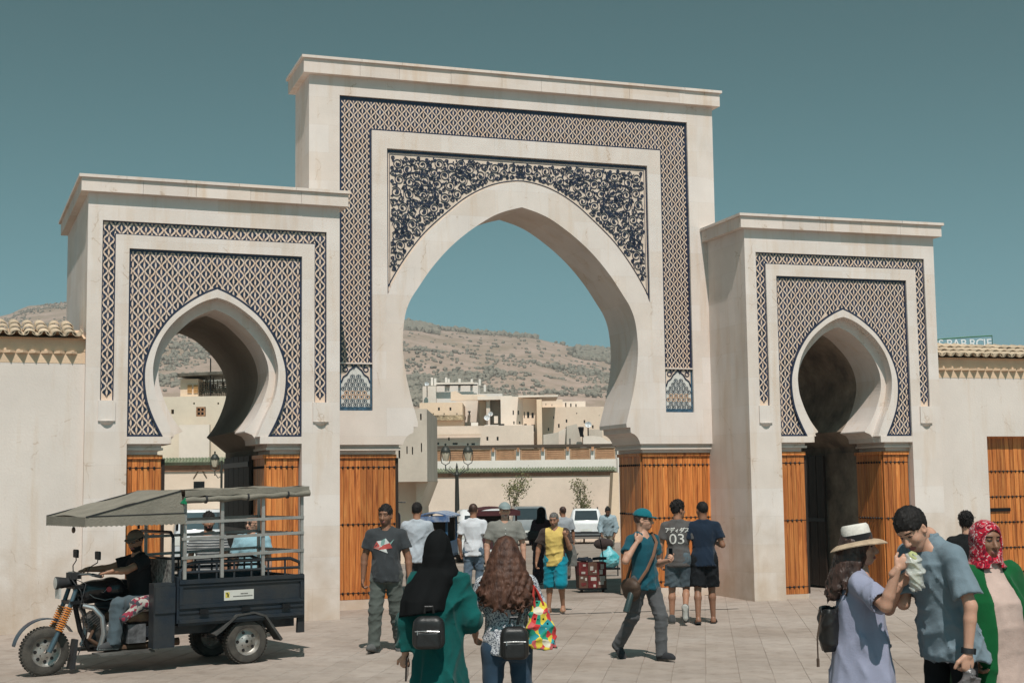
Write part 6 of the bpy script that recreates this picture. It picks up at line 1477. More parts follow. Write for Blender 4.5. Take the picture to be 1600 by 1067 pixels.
KANA = [[[(-.45, .4), (.45, .4), (.3, .1), (.15, .0)], [(0, .25), (-.05, -.15), (-.3, -.45)]],                                     # a
        [[(-.3, .42), (.25, .42)], [(-.48, .1), (.42, .1)], [(.0, .1), (-.05, -.2), (-.28, -.45)], [(.38, .5), (.45, .36)], [(.5, .52), (.57, .38)]],   # de
        [[(.2, .15), (-.05, -.08), (-.3, -.2)], [(.0, -.08), (.0, -.45)]],                                                          # small i
        [[(-.1, .48), (-.2, .2), (-.45, -.05)], [(-.15, .32), (.4, .32), (.2, -.1), (-.25, -.45)], [(-.15, .05), (.15, -.15)], [(.42, .5), (.5, .36)], [(.54, .52), (.62, .38)]],   # da
        [[(-.35, .38), (.32, .38), (.05, -.05), (-.42, -.45)], [(.05, -.05), (.42, -.42)]]]                                          # su
b = MB()
for i, st in enumerate(KANA): kana(b, st, -.135+i*.068, 0, .062)
me = b.mesh('shirt_lettering', PW, fixn=False); project(m3, sh, me, (0, .395), PW, 'shirt_lettering', back=True)

# man in navy t-shirt
m4 = Person(1097, 19.92, 1.70, B(-6), 'man in navy t-shirt and black shorts walking away in sandals', build=1.03, pose=dict(lean=1, head=(-26, 0, 0), armL=((-.25, .05, -1), (.1, .5, -1)), armR=((.32, -.08, -1), (-.35, .9, .12)), legR=((.03, .16, -1), (.03, .0, -1)), legL=((-.03, -.12, -1), (-.02, -.32, -1)), footR=(.08, 1, 0), footL=(-.1, .9, -.2)), skin=SK3, res=.0135)
m4.body(hands={'R': dict(curl=.8), 'L': dict(curl=.5)}); m4.top('t_shirt', cloth('navy_tee', (.012, .022, .04)), .66, .016, -.11, seed=15, ripple=.016); m4.trousers('shorts', cloth('black_shorts', (.012, .013, .015), sheen=0), .46, .018, 1.2, seed=16); m4.shoes('sandal', LEATHER); m4.hair(HAIR, vol=.5, nape=-.045)

# man in yellow shirt
YEL = cloth('yellow_shirt', (.56, .40, .10)); 
def yel_extra(nt, b, hv, mp):
    N, L = nt.nodes, nt.links; tc = N.new('ShaderNodeTexCoord'); sp = N.new('ShaderNodeSeparateXYZ'); L.new(tc.outputs['Object'], sp.inputs[0]); ab = N.new('ShaderNodeMath'); ab.operation = 'ABSOLUTE'; L.new(sp.outputs[0], ab.inputs[0])
    r = N.new('ShaderNodeValToRGB'); r.color_ramp.interpolation = 'CONSTANT'; L.new(ab.outputs[0], r.inputs[0]); e = r.color_ramp.elements; e[0].position = 0; e[0].color = (0, 0, 0, 1); e[1].position = .135; e[1].color = (1, 1, 1, 1)
    x = e.new(.20); x.color = (1, 1, 1, 1)
    m1_ = N.new('ShaderNodeMix'); m1_.data_type = 'RGBA'; L.new(r.outputs[0], m1_.inputs[0]); L.new(hv.outputs[0], m1_.inputs[6]); m1_.inputs[7].default_value = (.05, .035, .03, 1); L.new(m1_.outputs[2], b.inputs['Base Color'])
YELB = cloth('yellow_brown_shirt', (.60, .43, .13), extra=yel_extra)
m5 = Person(866, 21.9, 1.54, F(-10), 'older man in yellow shirt and turquoise shorts walking through the arch', build=1.08, pose=dict(lean=4, head=(6, -10, 0), armR=((.40, .0, -1), (.15, .2, -1)), armL=((-.30, .15, -1), (.25, .55, 1)), legR=((.05, -.05, -1), (.06, .0, -1)), legL=((-.06, .32, -1), (-.02, -.35, -1)), footR=(.2, 1, 0), footL=(-.1, 1, -.1)), skin=SK1, res=.013)
m5.body(hair=GREYH, beard=1, stub=mat('grey_stubble', (.26, .20, .17), .8, .2), hands={'R': dict(curl=.6), 'L': dict(curl=1.0, palm=(0, -1, 0))}); m5.top('polo_shirt', YELB, .75, .02, -.13, seed=18, vneck=.1, ripple=.016); m5.trousers('shorts', cloth('turquoise_shorts', (.005, .20, .27)), .56, .022, 1.35, seed=19, ripple=.016); m5.shoes('sandal', mat('tan_sandal', (.35, .20, .12), .7, .2)); m5.hair(GREYH, vol=.2, nape=-.03)
o = world(m5, m5.tl(-.24, -.16, .04)); g = empty('carrier_bag', o, m5.g.rotation_euler.z, 'grey cloth bag slung behind the man in yellow', 'bag'); S_ = SDF((-.14, -.12, -.22), (.14, .12, .28), .011); S_.slab([((0, 0, -.17), (.10, 0, 0), (0, .06, 0)), ((0, 0, 0), (.105, 0, 0), (0, .06, 0)), ((0, 0, .14), (.07, 0, 0), (0, .03, 0)), ((0, .02, .2), (.02, 0, 0), (0, .015, 0))], .02); S_.ripple(.006, .09, 4); np_obj('bag_body', [S_.mesh()+(0,)], cloth('grey_bag', (.13, .125, .115)), g)
Mi = (Matrix.Translation(o) @ Matrix.Rotation(g.rotation_euler.z, 4, 'Z')).inverted(); MB().tube([(0, .02, .18), Mi @ world(m5, m5.tl(-.17, -.10, .48)), Mi @ world(m5, m5.wrL)], .009, 6).build('handle', BLKP, g)

# background walkers
m6 = Person(651, 22, 1.70, B(-4), 'man in pale blue shirt seen from behind beside the cedar boards', build=1.05, pose=dict(head=(6, -6, 0), armR=((.22, .25, -1), (-.1, .6, -.6)), armL=((-.25, .2, -1), (.1, .5, -.7))), skin=SK1)
m6.body(); m6.top('shirt', cloth('pale_blue_shirt', (.40, .43, .47)), 1.35, .02, -.13, seed=22, ripple=.016, neck=.058); m6.trousers('trousers', cloth('dark_trousers', (.03, .032, .036)), seed=23); m6.shoes('sneaker', LEATHER); m6.hair(HAIR, vol=.9, nape=-.05)
m7 = Person(739, 24, 1.66, B(-8), 'man in white t-shirt and jeans walking away through the arch', build=1.02, pose=dict(armR=((.28, .0, -1), (.02, .15, -1)), armL=((-.28, .05, -1), (.05, .25, -1)), legR=((.03, .1, -1), (.0, -.2, -1))), skin=SK1)
m7.body(); m7.top('t_shirt', cloth('white_tee', (.60, .61, .64)), .66, .016, -.11, seed=25, ripple=.016); m7.trousers('jeans', cloth('pale_jeans', (.10, .14, .18), (.07, .10, .14)), seed=26); m7.shoes('sneaker', cloth('white_sneaker', (.4, .4, .4))); m7.hair(BRH2, vol=.3, nape=-.045)
m8 = Person(788, 21, 1.70, F(4), 'man in pale cap and grey shirt facing us behind the curly haired woman', build=1.12, pose=dict(head=(-6, 2, 0), armR=((.30, .0, -1), (.05, .12, -1)), armL=((-.30, .0, -1), (-.05, .12, -1))), skin=SK2)
m8.body(hair=GREYH, beard=1, stub=mat('white_stubble', (.36, .28, .24), .8, .2)); sh = m8.top('shirt', cloth('grey_shirt', (.20, .195, .175)), .74, .022, -.12, seed=28, ripple=.016, vneck=.06); m8.trousers('trousers', cloth('khaki_trousers', (.15, .13, .10)), seed=29); m8.shoes('sneaker', BROWNL); m8.hair(GREYH, vol=.4); m8.cap(cloth('pale_cap', (.23, .28, .28)))
b = MB()
for q in range(6): b.M = Matrix.Translation(m8.tl(0, .15+.012*(q in (1, 2, 3)), .42-q*.075)); b.lathe([(.001, -.004), (.008, -.004), (.008, .004), (.001, .004)], 8, axis='Y')
b.build('buttons', PLATE, sh)
m9 = Person(845, 30, 1.60, B(-25), 'woman in dark plum robe and black headscarf walking away', pose=dict(armR=((.22, .1, -1), (-.1, .5, -.7))), skin=SK1, sexw=1.05)
def robe(P, name, mt, secs, drape, sleeve=1.9, seed=1, e=.02, sleeve_w=1.2, ripple=.016, res=None):
    k = P.k; S_ = SDF(*P.box(P.tl(-.42, -.36, 0), P.tl(.42, .36, .6), P.wrR, P.wrL, P.elR, P.elL, np.array([0, 0, 0]), m=.12), res or P.res)
    S_.slab(secs, .03, drape=drape)
    for sh_, el, wr, sg in ((P.shR, P.elR, P.wrR, 1), (P.shL, P.elL, P.wrL, -1)):
        sv = sleeve if not isinstance(sleeve, tuple) else sleeve[0 if sg > 0 else 1]
        S_.cone(sh_-P.ex*sg*.06*k, sh_, .062*k, .05*k+e*.4, .05); S_.cone(P.nb-P.up*.03*k-P.fw*.012*k+P.ex*sg*.03*k, sh_, .046*k, .042*k, .04); S_.cone(sh_, el, .05*k+e*.5, .058*k*sleeve_w+e, .04, fold=.005, seed=seed)
        S_.cone(el, el+(wr-el)*(sv-1), .058*k*sleeve_w+e, .05*k*sleeve_w+e, .03, flat=True, fold=.006, seed=seed+1)
    if ripple: S_.ripple(ripple, .12, seed, (1, 1, .3))
    S_.ell(P.nb+P.up*.015*k+P.fw*.012*k, np.array([.06, .064, .05])*k, .008, 's', P.T)
    return np_obj(name, [S_.mesh()+(0,)], mt, P.g)
def robe_secs(P, hem, w0, d0, w1=.19, d1=.15):
    k = P.k; X = lambda w: P.ex*w*k; Y = lambda w: P.fw*w*k; t = P.tl; z = lambda q: (t(0, 0, q))
    return [(np.array([P.pel[0], P.pel[1], hem]), X(w0), Y(d0)), (t(0, 0, -.25), X(w0*.45+w1*.55), Y(d0*.45+d1*.55)), (t(0, 0, -.02), X(w1), Y(d1)), (t(0, 0, .15), X(w1*.93), Y(d1*.93)), (t(0, 0, .32), X(.185), Y(.145)), (t(0, 0, .42), X(.172), Y(.12)), (t(0, -.008, .47), X(.14), Y(.09)), (t(0, -.012, .51), X(.085), Y(.07)), (t(0, -.012, .535), X(.06), Y(.06))]
m9.body(); robe(m9, 'robe', cloth('plum_robe', (.045, .025, .032)), robe_secs(m9, .04, .22, .2), (.05, 9, 1, 1.0), seed=31); m9.shoes('sneaker', LEATHER)
def hijab(P, mt, drop=.2, w=.15, seed=1, back=.0, name='headscarf', res=.011, face_open=.075, cut=None, drape=None, zt=.11):
    k = P.k; S_ = SDF(*P.box(P.hc+.24, P.hc-.24, P.tl(-w-.1, -.3, .5-drop-.1), P.tl(w+.1, .3, .5), m=.05), res)
    S_.ell(P.Lh(0, -.012, .03), np.array([.094, .115, zt])*k, .03, M=P.HM); S_.ell(P.Lh(0, .0, -.05), np.array([.088, .10, .10])*k, .04, M=P.HM); S_.cone(P.Lh(0, -.02, -.08), P.nb, .078*k, .085*k, .04)
    S_.slab([(P.tl(0, back, .5-drop), P.ex*w*k, P.fw*(.135+.02)*k), (P.tl(0, back*.6, .42), P.ex*min(w, .195)*k, P.fw*.14*k), (P.tl(0, -.0, .50), P.ex*.15*k, P.fw*.12*k), (P.tl(0, 0, .545), P.ex*.10*k, P.fw*.10*k), (P.tl(0, 0, .585), P.ex*.085*k, P.fw*.09*k)], .05, drape=drape)
    S_.ripple(.007, .09, seed, (1, 1, .5))
    S_.ell(P.Lh(0, .10, -.012), np.array([.060, face_open, .088])*k, .008, 's', P.HM)
    S_.slab([(P.tl(0, back, .5-drop-.05), P.ex*(w-.03)*k, P.fw*.12*k), (P.tl(0, back, .5-drop+.03), P.ex*(w-.03)*k, P.fw*.12*k)], .003, 's')
    if cut: cut(S_)
    return np_obj(name, [S_.mesh()+(0,)], mt, P.g)
hijab(m9, cloth('black_scarf', (.010, .010, .010), sheen=0, spec=.05), .06, .14, 3)
backpack(m9, 'black shoulder bag worn by the woman in the plum robe', 'shoulder_bag', (.30, .12, .26), (-.12, -.14, .16), seed=4, pocket=False, straps=False)
m10 = Person(879, 32, 1.62, B(6), 'man in pale shirt walking away behind the man in yellow', skin=SK1, pose=dict(head=(-20, 0, 0)))
m10.body(); m10.top('shirt', cloth('pale_shirt', (.34, .37, .40)), .75, .02, -.12, seed=33); m10.trousers('trousers', cloth('taupe_trousers', (.14, .12, .10)), seed=34); m10.shoes('sneaker', LEATHER); m10.hair(BRH2, vol=.3)
m11 = Person(949, 40, 1.68, F(-6), 'man in pale blue shirt stooping over the dark bag by the white hatchback', skin=SK3, pose=dict(lean=16, head=(-4, -22, 0), armR=((.22, .3, -1), (-.2, .55, -.8)), armL=((-.22, .3, -1), (.2, .55, -.8))))
m11.body(beard=1); m11.top('shirt', cloth('light_blue_shirt', (.30, .38, .42)), 1.7, .022, -.1, seed=36); m11.trousers('trousers', cloth('beige_trousers', (.36, .32, .26)), seed=37); m11.shoes('sneaker', BROWNL); m11.hair(HAIR, vol=.4)
m12 = Person(1507, 16, 1.58, B(-18), 'youth in black t-shirt seen from behind between the eating man and headscarf woman', skin=SK2, pose=dict(head=(10, 0, 0)))
m12.body(); m12.top('t_shirt', cloth('black_tee', (.013, .014, .015), sheen=0), .66, .016, -.1, seed=39); m12.trousers('jeans', DENIM, seed=40); m12.shoes('sneaker', LEATHER); m12.hair(HAIR, vol=1.5, nape=-.035, tex=.009)
m13 = Person(394, 18.6, 1.62, F(-8), 'bald man in sunglasses and light blue shirt behind the tricycle cage', build=1.1, skin=SK2, pose=dict(head=(12, -2, 0)))
m13.body(hair=GREYH); m13.top('shirt', cloth('sky_shirt', (.26, .42, .48)), .75, .022, -.12, seed=42, vneck=.08); m13.trousers('trousers', cloth('navy_trousers', (.03, .035, .045)), seed=43); m13.shoes('sneaker', LEATHER); m13.glasses()
def pat_extra(nt, b, hv, mp):
    N, L = nt.nodes, nt.links; v_ = N.new('ShaderNodeTexVoronoi'); v_.inputs['Scale'].default_value = 160; L.new(mp.outputs[0], v_.inputs[0]); r = N.new('ShaderNodeValToRGB'); L.new(v_.outputs['Color'], r.inputs[0]); r.color_ramp.interpolation = 'CONSTANT'
    e = r.color_ramp.elements; e[0].position = 0; e[0].color = (.08, .09, .12, 1); e[1].position = .42; e[1].color = (.50, .51, .53, 1); L.new(r.outputs[0], b.inputs['Base Color'])
PATTERN = cloth('speckled_blouse', (.4, .4, .42), extra=pat_extra)
m14 = Person(326, 18.4, 1.66, F(10), 'dark haired man in striped shirt behind the tricycle cage next to the driver', skin=SK1, pose=dict(head=(-10, -4, 0)))
def stripe_extra(nt, b, hv, mp):
    N, L = nt.nodes, nt.links; wv = N.new('ShaderNodeTexWave'); wv.bands_direction = 'Z'; wv.inputs['Scale'].default_value = 9; wv.inputs['Distortion'].default_value = 1; L.new(mp.outputs[0], wv.inputs[0]); r = N.new('ShaderNodeValToRGB'); L.new(wv.outputs[0], r.inputs[0]); e = r.color_ramp.elements; e[0].position = .6; e[0].color = (.07, .075, .08, 1); e[1].position = .7; e[1].color = (.35, .34, .33, 1); L.new(r.outputs[0], b.inputs['Base Color'])
m14.body(beard=1); m14.top('t_shirt', cloth('striped_tee', (.1, .1, .1), extra=stripe_extra), .66, .018, -.1, seed=45); m14.trousers('jeans', JEANS, seed=46); m14.shoes('sneaker', LEATHER); m14.hair(HAIR, vol=1.0)

# ---------------------------------------------------------------- woman in the green robe, black veil
GREEN = cloth('bottle_green_crepe', (.004, .078, .072), (.004, .060, .056), scale=5, bump=.7, sheen=.1)
m15 = Person(684, 9.75, 1.645, B(-4), 'woman in green robe and long black veil seen from behind', sexw=1.08, pose=dict(head=(-8, 2, 0), armR=((.28, -.05, -1), (-.45, .75, .0)), armL=((-.20, -.10, -1), (-.10, .12, -1))), skin=SK2, res=.012)
m15.body(hands={'L': dict(curl=.95, palm=(.2, .9, .1)), 'R': dict(curl=.8)}, female=True)
robe(m15, 'robe', GREEN, robe_secs(m15, .03, .235, .21, .172, .15), (.10, 7, 2, 1.25), (1.95, 1.8), seed=51, e=.012, sleeve_w=1.15, ripple=.03)
k = m15.k; S_ = SDF(*m15.box(m15.hc+.24, m15.hc-.24, m15.tl(-.42, -.34, .0), m15.tl(.3, .3, .5), m=.05), .011)
S_.ell(m15.Lh(0, -.012, .03), np.array([.097, .118, .118])*k, .03, M=m15.HM); S_.ell(m15.Lh(0, -.01, -.05), np.array([.10, .115, .11])*k, .05, M=m15.HM)
S_.slab([(m15.tl(-.10, -.05, .20), m15.ex*.17*k, m15.fw*.18*k), (m15.tl(-.085, -.045, .32), m15.ex*.175*k, m15.fw*.175*k), (m15.tl(-.05, -.02, .42), m15.ex*.178*k, m15.fw*.155*k), (m15.tl(-.01, -.01, .50), m15.ex*.165*k, m15.fw*.135*k), (m15.tl(0, 0, .56), m15.ex*.125*k, m15.fw*.12*k), (m15.tl(0, 0, .62), m15.ex*.10*k, m15.fw*.11*k)], .05, drape=(.06, 6, .5, 1.5))
S_.plane(m15.tl(.0, -.1, .245), (.15, -.05, -1)); S_.ripple(.014, .10, 7, (1, 1, .5))
S_.ell(m15.Lh(0, .11, -.012), np.array([.060, .08, .088])*k, .008, 's', m15.HM)
np_obj('veil', [S_.mesh()+(0,)], cloth('black_veil', (.0095, .010, .0105), bump=.12, sheen=0, spec=.05), m15.g)
backpack(m15, 'black leather backpack on the woman in the green robe', sz=(.225, .11, .265), off=(-.04, -.255, .115), seed=8, straps=False)
phone(m15, m15.wrL+m15.ex*.02, m15.fL, 'black phone in the hand of the woman in the green robe', m15.fL*.8+m15.fw*.25, (.085, .17, .012))
m15.shoes('sneaker', LEATHER)
# ---------------------------------------------------------------- woman with long curly hair
m16 = Person(789, 9.9, 1.60, B(3), 'woman with long curly brown hair in speckled blouse and jeans', sexw=1.12, pose=dict(head=(0, 0, 0), armL=((-.30, .25, -1), (.05, .75, -.5)), armR=((.30, .05, -1), (.10, .85, -.35)), legR=((.04, .04, -1), (.02, -.05, -1)), legL=((-.04, .0, -1), (-.02, -.1, -1))), skin=SK4, res=.012)
m16.body(hands={'R': dict(curl=1.1)}, female=True); m16.top('blouse', PATTERN, .62, .020, -.06, seed=55, ripple=.016, sleeve_w=1.15); m16.trousers('jeans', JEANS, 1.0, .008, .9, seed=56, ripple=.010, top=.10); m16.shoes('sneaker', LEATHER)
def long_hair(P, mt, n, length, spread, wave, seed, res=.0105, side=(-1.45, 1.45), r0=.017, zlo=None):
    r = random.Random(seed); k = P.k; S_ = SDF(*P.box(P.hc+.2, P.hc-.2, P.tl(-.3, -.34, .5-length), P.tl(.3, .25, .5), m=.06), res)
    S_.ell(P.Lh(0, -.014, .036), np.array([.093, .113, .106])*k, .02, M=P.HM); S_.ell(P.Lh(0, -.045, -.06), np.array([.10, .085, .13])*k, .03, M=P.HM)
    S_.slab([(P.tl(0, -.165, .56-length*.85), P.ex*spread*.62*k, P.fw*.035*k), (P.tl(0, -.165, .36), P.ex*spread*.85*k, P.fw*.05*k), (P.tl(0, -.11, .52), P.ex*.13*k, P.fw*.07*k), (P.tl(0, -.03, .62), P.ex*.10*k, P.fw*.09*k)], .04)
    for i in range(n):
        a = side[0]+(side[1]-side[0])*(i+r.random())/n; L_ = length*r.uniform(.72, 1.08)*(1-.2*abs(a)/1.5)
        p = P.Lh(.085*math.sin(a), -.03-.085*math.cos(a)*.95, .05); ph = r.uniform(0, 6.28); fr = r.uniform(16, 24)
        e = P.tl(spread*math.sin(a)*1.05, -.06-.15*math.cos(a), .58-L_); m_ = P.tl(spread*.98*math.sin(a), -.05-.16*math.cos(a), .45); pts = []
        for q in range(11):
            t = q/10; c_ = p*(1-t)**2+2*m_*t*(1-t)+e*t*t; wv = wave*(.25+t); pts.append(c_+P.ex*wv*math.sin(fr*t+ph)+P.fw*wv*.8*math.cos(fr*t+ph*1.3))
        rr = r0*r.uniform(.75, 1.2)
        for q in range(10): S_.cone(pts[q], pts[q+1], rr*(1-.055*q), rr*(1-.055*(q+1)), .008)
    S_.ripple(.006, .028, seed, (1, 1, .3)); S_.ell(P.Lh(0, .115, -.03), np.array([.072, .085, .105])*k, .008, 's', P.HM)
    return np_obj('hair', [S_.mesh()+(0,)], mt, P.g)
long_hair(m16, BRH, 80, .325, .195, .026, 5, r0=.0125)
backpack(m16, 'small black backpack hanging low on the woman with curly hair', sz=(.205, .10, .27), off=(.045, -.225, .04), seed=12, straps=False)
bp = bpy.data.objects[-1] if False else None
g = empty('backpack_strap', world(m16, m16.tl(.10, -.2, .1)), m16.g.rotation_euler.z, 'thin black bag strap over the speckled blouse', 'strap'); Mi = (Matrix.Translation(g.location) @ Matrix.Rotation(g.rotation_euler.z, 4, 'Z')).inverted()
MB().tube([Mi @ world(m16, q) for q in (m16.tl(.07, -.19, .17), m16.tl(.10, -.19, .27), m16.tl(.14, -.165, .40), m16.tl(.145, -.06, .52))], .012, 6).build('webbing', LEATHER, g, smooth=True)
# flowered tote
def tote_extra(nt, b, hv, mp):
    N, L = nt.nodes, nt.links; v_ = N.new('ShaderNodeTexVoronoi'); v_.inputs['Scale'].default_value = 21; L.new(mp.outputs[0], v_.inputs[0]); r = N.new('ShaderNodeValToRGB'); r.color_ramp.interpolation = 'CONSTANT'; sp = N.new('ShaderNodeSeparateColor'); L.new(v_.outputs['Color'], sp.inputs[0]); L.new(sp.outputs[0], r.inputs[0])
    e = r.color_ramp.elements; cs = [(0, (.55, .04, .04)), (.2, (.65, .50, .06)), (.4, (.02, .25, .16)), (.55, (.60, .55, .42)), (.7, (.60, .12, .12)), (.85, (.03, .25, .28))]
    e[0].position = 0; e[0].color = (*cs[0][1], 1); e[1].position = .2; e[1].color = (*cs[1][1], 1)
    for p_, c_ in cs[2:]: x = e.new(p_); x.color = (*c_, 1)
    r2 = N.new('ShaderNodeValToRGB'); r2.color_ramp.interpolation = 'CONSTANT'; L.new(v_.outputs['Distance'], r2.inputs[0]); r2.color_ramp.elements[0].color = (.05, .03, .02, 1); r2.color_ramp.elements[1].position = .16; r2.color_ramp.elements[1].color = (1, 1, 1, 1)
    m_ = N.new('ShaderNodeMix'); m_.data_type = 'RGBA'; m_.blend_type = 'MULTIPLY'; m_.inputs[0].default_value = 1; L.new(r.outputs[0], m_.inputs[6]); L.new(r2.outputs[0], m_.inputs[7]); L.new(m_.outputs[2], b.inputs['Base Color'])
o = W(843, 970, 9.72); g = empty('tote_bag', o, m16.g.rotation_euler.z+R(15), 'bright flowered tote bag carried by the woman with curly hair', 'bag')
S_ = SDF((-.16, -.1, -.24), (.16, .1, .22), .009); S_.slab([((0.02, 0, -.18), (.095, 0, 0), (0, .055, 0)), ((.01, 0, -.06), (.10, 0, 0), (0, .055, 0)), ((0, 0, .06), (.075, 0, 0), (0, .04, 0)), ((-.01, 0, .14), (.04, 0, 0), (0, .022, 0))], .02); S_.ripple(.02, .08, 5); np_obj('bag_body', [S_.mesh()+(0,)], cloth('flowered_cloth', (.5, .4, .3), extra=tote_extra), g)
for q in (-1, 1): MB().tube([(-.04, q*.02, .10), (-.05, q*.02, .18), (-.04, q*.01, .24), (-.01, q*.012, .19), (.03, q*.02, .09)], .009, 6).build('handle', mat('red_handle', (.5, .05, .04), .8, .2), g, smooth=True)
# ---------------------------------------------------------------- the couple and the headscarf woman on the right
food = W(1427, 884, 8.42)
LAV = cloth('lavender_cotton', (.27, .28, .37), (.235, .245, .33), scale=4)
w1 = Person(1337, 8.9, 1.665, F(78), 'woman in white straw hat and lavender dress feeding the man', sexw=1.06, pose=dict(lean=0, head=(4, 2, 0), tR=W(1402, 888, 8.42), tL=W(1406, 914, 8.66), pR=(.35, .1, -1), pL=(-.3, .2, -1)), skin=SK2, res=.0115)
w1.body(hair=BRH2, female=True, hands={'R': dict(curl=.75, d=(-.05, .7, .75), palm=(-.8, .2, .2)), 'L': dict(curl=.7, d=(.05, .6, .8), palm=(.8, .2, 0))}, headres=.0065)
X = lambda w_: w1.ex*w_*w1.k; Y = lambda w_: w1.fw*w_*w1.k
secs = [(np.array([0, .0, .28]), X(.30), Y(.27)), (w1.tl(0, 0, -.3), X(.255), Y(.235)), (w1.tl(0, 0, -.02), X(.205), Y(.195)), (w1.tl(0, 0, .16), X(.18), Y(.165)), (w1.tl(0, 0, .32), X(.175), Y(.15)), (w1.tl(0, 0, .42), X(.165), Y(.12)), (w1.tl(0, -.008, .47), X(.135), Y(.09)), (w1.tl(0, -.012, .505), X(.085), Y(.068)), (w1.tl(0, -.012, .53), X(.06), Y(.058))]
k = w1.k; S_ = SDF(*w1.box(w1.tl(-.4, -.4, .6), w1.tl(.4, .4, .6), np.array([0, 0, .25]), w1.elR, w1.elL, m=.1), .012)
S_.slab(secs, .03, drape=(.07, 6, 1.1, 1.2))
for sh_, el, sg in ((w1.shR, w1.elR, 1), (w1.shL, w1.elL, -1)):
    S_.cone(w1.nb-w1.up*.03*k+w1.ex*sg*.03*k, sh_, .045*k, .045*k, .04); S_.cone(sh_-w1.ex*sg*.06*k, sh_, .06*k, .055*k, .04); S_.cone(sh_, sh_+(el-sh_)*.86, .062*k, .080*k, .04, flat=True, fold=.006, seed=4); S_.cone(sh_+(el-sh_)*.80, sh_+(el-sh_)*.95, .058*k, .066*k, .003, 's')
S_.ripple(.018, .10, 61, (1, 1, .45)); S_.ell(w1.nb+w1.up*.01*k+w1.fw*.03*k, np.array([.06, .07, .06])*k, .008, 's', w1.T); S_.cone(w1.tl(0, .16, .05), w1.tl(.0, .34, -.55), .02, .12, .01, 's')
np_obj('dress', [S_.mesh()+(0,)], LAV, w1.g)
w1.trousers('white_trousers', cloth('white_cotton', (.58, .60, .62)), 1.0, .012, 1.1, seed=62); w1.shoes('sneaker', cloth('white_trainer', (.5, .5, .5)))
long_hair(w1, BRH2, 60, .26, .125, .014, 9, side=(-2.0, 2.0), r0=.012)
b = MB(); b.M = w1.headM() @ Matrix.Translation((0, -.012, .055)) @ Matrix.Rotation(R(8), 4, 'X'); b.lathe([(.100, -.012), (.098, .03), (.092, .085), (.080, .100), (.05, .094), (.001, .09)], 24, caps=False); hat = b.build('hat', mat('white_straw', (.68, .64, .58), .9, .15, var=.1, scale=12, fine=70, bump=.6, bdist=.004), w1.g, smooth=True)
b = MB(); b.M = w1.headM() @ Matrix.Translation((0, -.012, .055)) @ Matrix.Rotation(R(8), 4, 'X'); b.lathe([(.102, -.008), (.1015, .026), (.1005, .034)], 24, caps=False); b.build('hat_band', cloth('black_ribbon', (.015, .015, .016)), hat, smooth=True)
b = MB(); b.M = w1.headM() @ Matrix.Translation((0, -.012, .055)) @ Matrix.Rotation(R(8), 4, 'X'); n = 32; vs = []
for rr, zz in ((.099, -.010), (.13, -.016), (.155, -.026), (.178, -.044)):
    vs += [(rr*math.cos(2*math.pi*j/n), rr*1.08*math.sin(2*math.pi*j/n), zz+.012*math.cos(4*math.pi*j/n)*(rr-.09)*9) for j in range(n)]
b.add(vs, [(i*n+j, i*n+(j+1) % n, (i+1)*n+(j+1) % n, (i+1)*n+j) for i in range(3) for j in range(n)]); b.add([(x, y, z-.005) for x, y, z in vs], [(i*n+(j+1) % n, i*n+j, (i+1)*n+j, (i+1)*n+(j+1) % n) for i in range(3) for j in range(n)]); b.build('hat_brim', mat('natural_straw', (.48, .36, .25), .9, .15, var=.15, scale=14, fine=80, bump=.6, bdist=.004), hat, smooth=True, fixn=False)
o = world(w1, w1.tl(.02, -.20, .15)); g = empty('leather_bag', o, w1.g.rotation_euler.z, 'dark leather bucket backpack behind the woman in the straw hat', 'bag')
S_ = SDF((-.22, -.18, -.26), (.22, .18, .26), .011); S_.slab([((0, 0, -.13), (.10, 0, 0), (0, .05, 0)), ((0, 0, -.08), (.13, 0, 0), (0, .062, 0)), ((0, 0, .06), (.145, 0, 0), (0, .066, 0)), ((0, 0, .14), (.15, 0, 0), (0, .058, 0))], .02); S_.ripple(.014, .08, 3); S_.slab([((0, 0, .08), (.125, 0, 0), (0, .045, 0)), ((0, 0, .18), (.135, 0, 0), (0, .048, 0))], .004, 's'); np_obj('bag_body', [S_.mesh()+(0,)], BROWNL if False else LEATHER, g)
b = MB(); b.tube([(.10, -.05, .10), (.13, -.075, -.03), (.135, -.075, -.17)], .005, 5); b.tube([(.135, -.075, -.16), (.14, -.075, -.21)], .010, 5); b.build('drawstring', BROWNL, g)

# man leaning in to eat
SHB = cloth('blue_chambray', (.165, .215, .25), (.135, .18, .21), scale=5)
w2 = Person(1473, 8.75, 1.91, F(-62), 'man in blue chambray shirt bending to eat from a plastic bag', build=.89, pose=dict(lean=15, neckoff=(.045, -.045), head=(-12, -22, 8), tR=W(1420, 897, 8.95), pR=(.5, -.1, -1), armL=((-.36, .20, -1), (.02, .40, -1))), skin=SK2, res=.0115)
w2.body(hair=HAIR, hands={'R': dict(curl=.7, palm=(-.3, .1, 1)), 'L': dict(curl=1.15)}, headres=.0065, mouth_open=1.0, hs=.94)
def openfront(S_):
    S_.cone(w2.tl(.0, .21, .50), w2.tl(.0, .24, .20), .022, .035, .006, 's'); S_.cone(w2.tl(.0, .24, .20), w2.tl(.0, .26, -.15), .035, .07, .006, 's')
sh = w2.top('shirt', SHB, .80, .022, -.15, seed=66, ripple=.02, taper=.034, open_=openfront, neck=.062, sleeve_w=1.05, res=.011)
w2.top('undershirt', cloth('white_undershirt', (.55, .55, .60)), .08, -.006, -.16, seed=67, ripple=.006, neck=.085, open_=lambda S_: S_.plane(w2.tl(0, 0, .40), w2.up)); w2.trousers('trousers', cloth('black_trousers', (.011, .012, .013), sheen=0), 1.0, .002, 1.1, seed=68, ripple=.008); w2.shoes('sneaker', LEATHER)
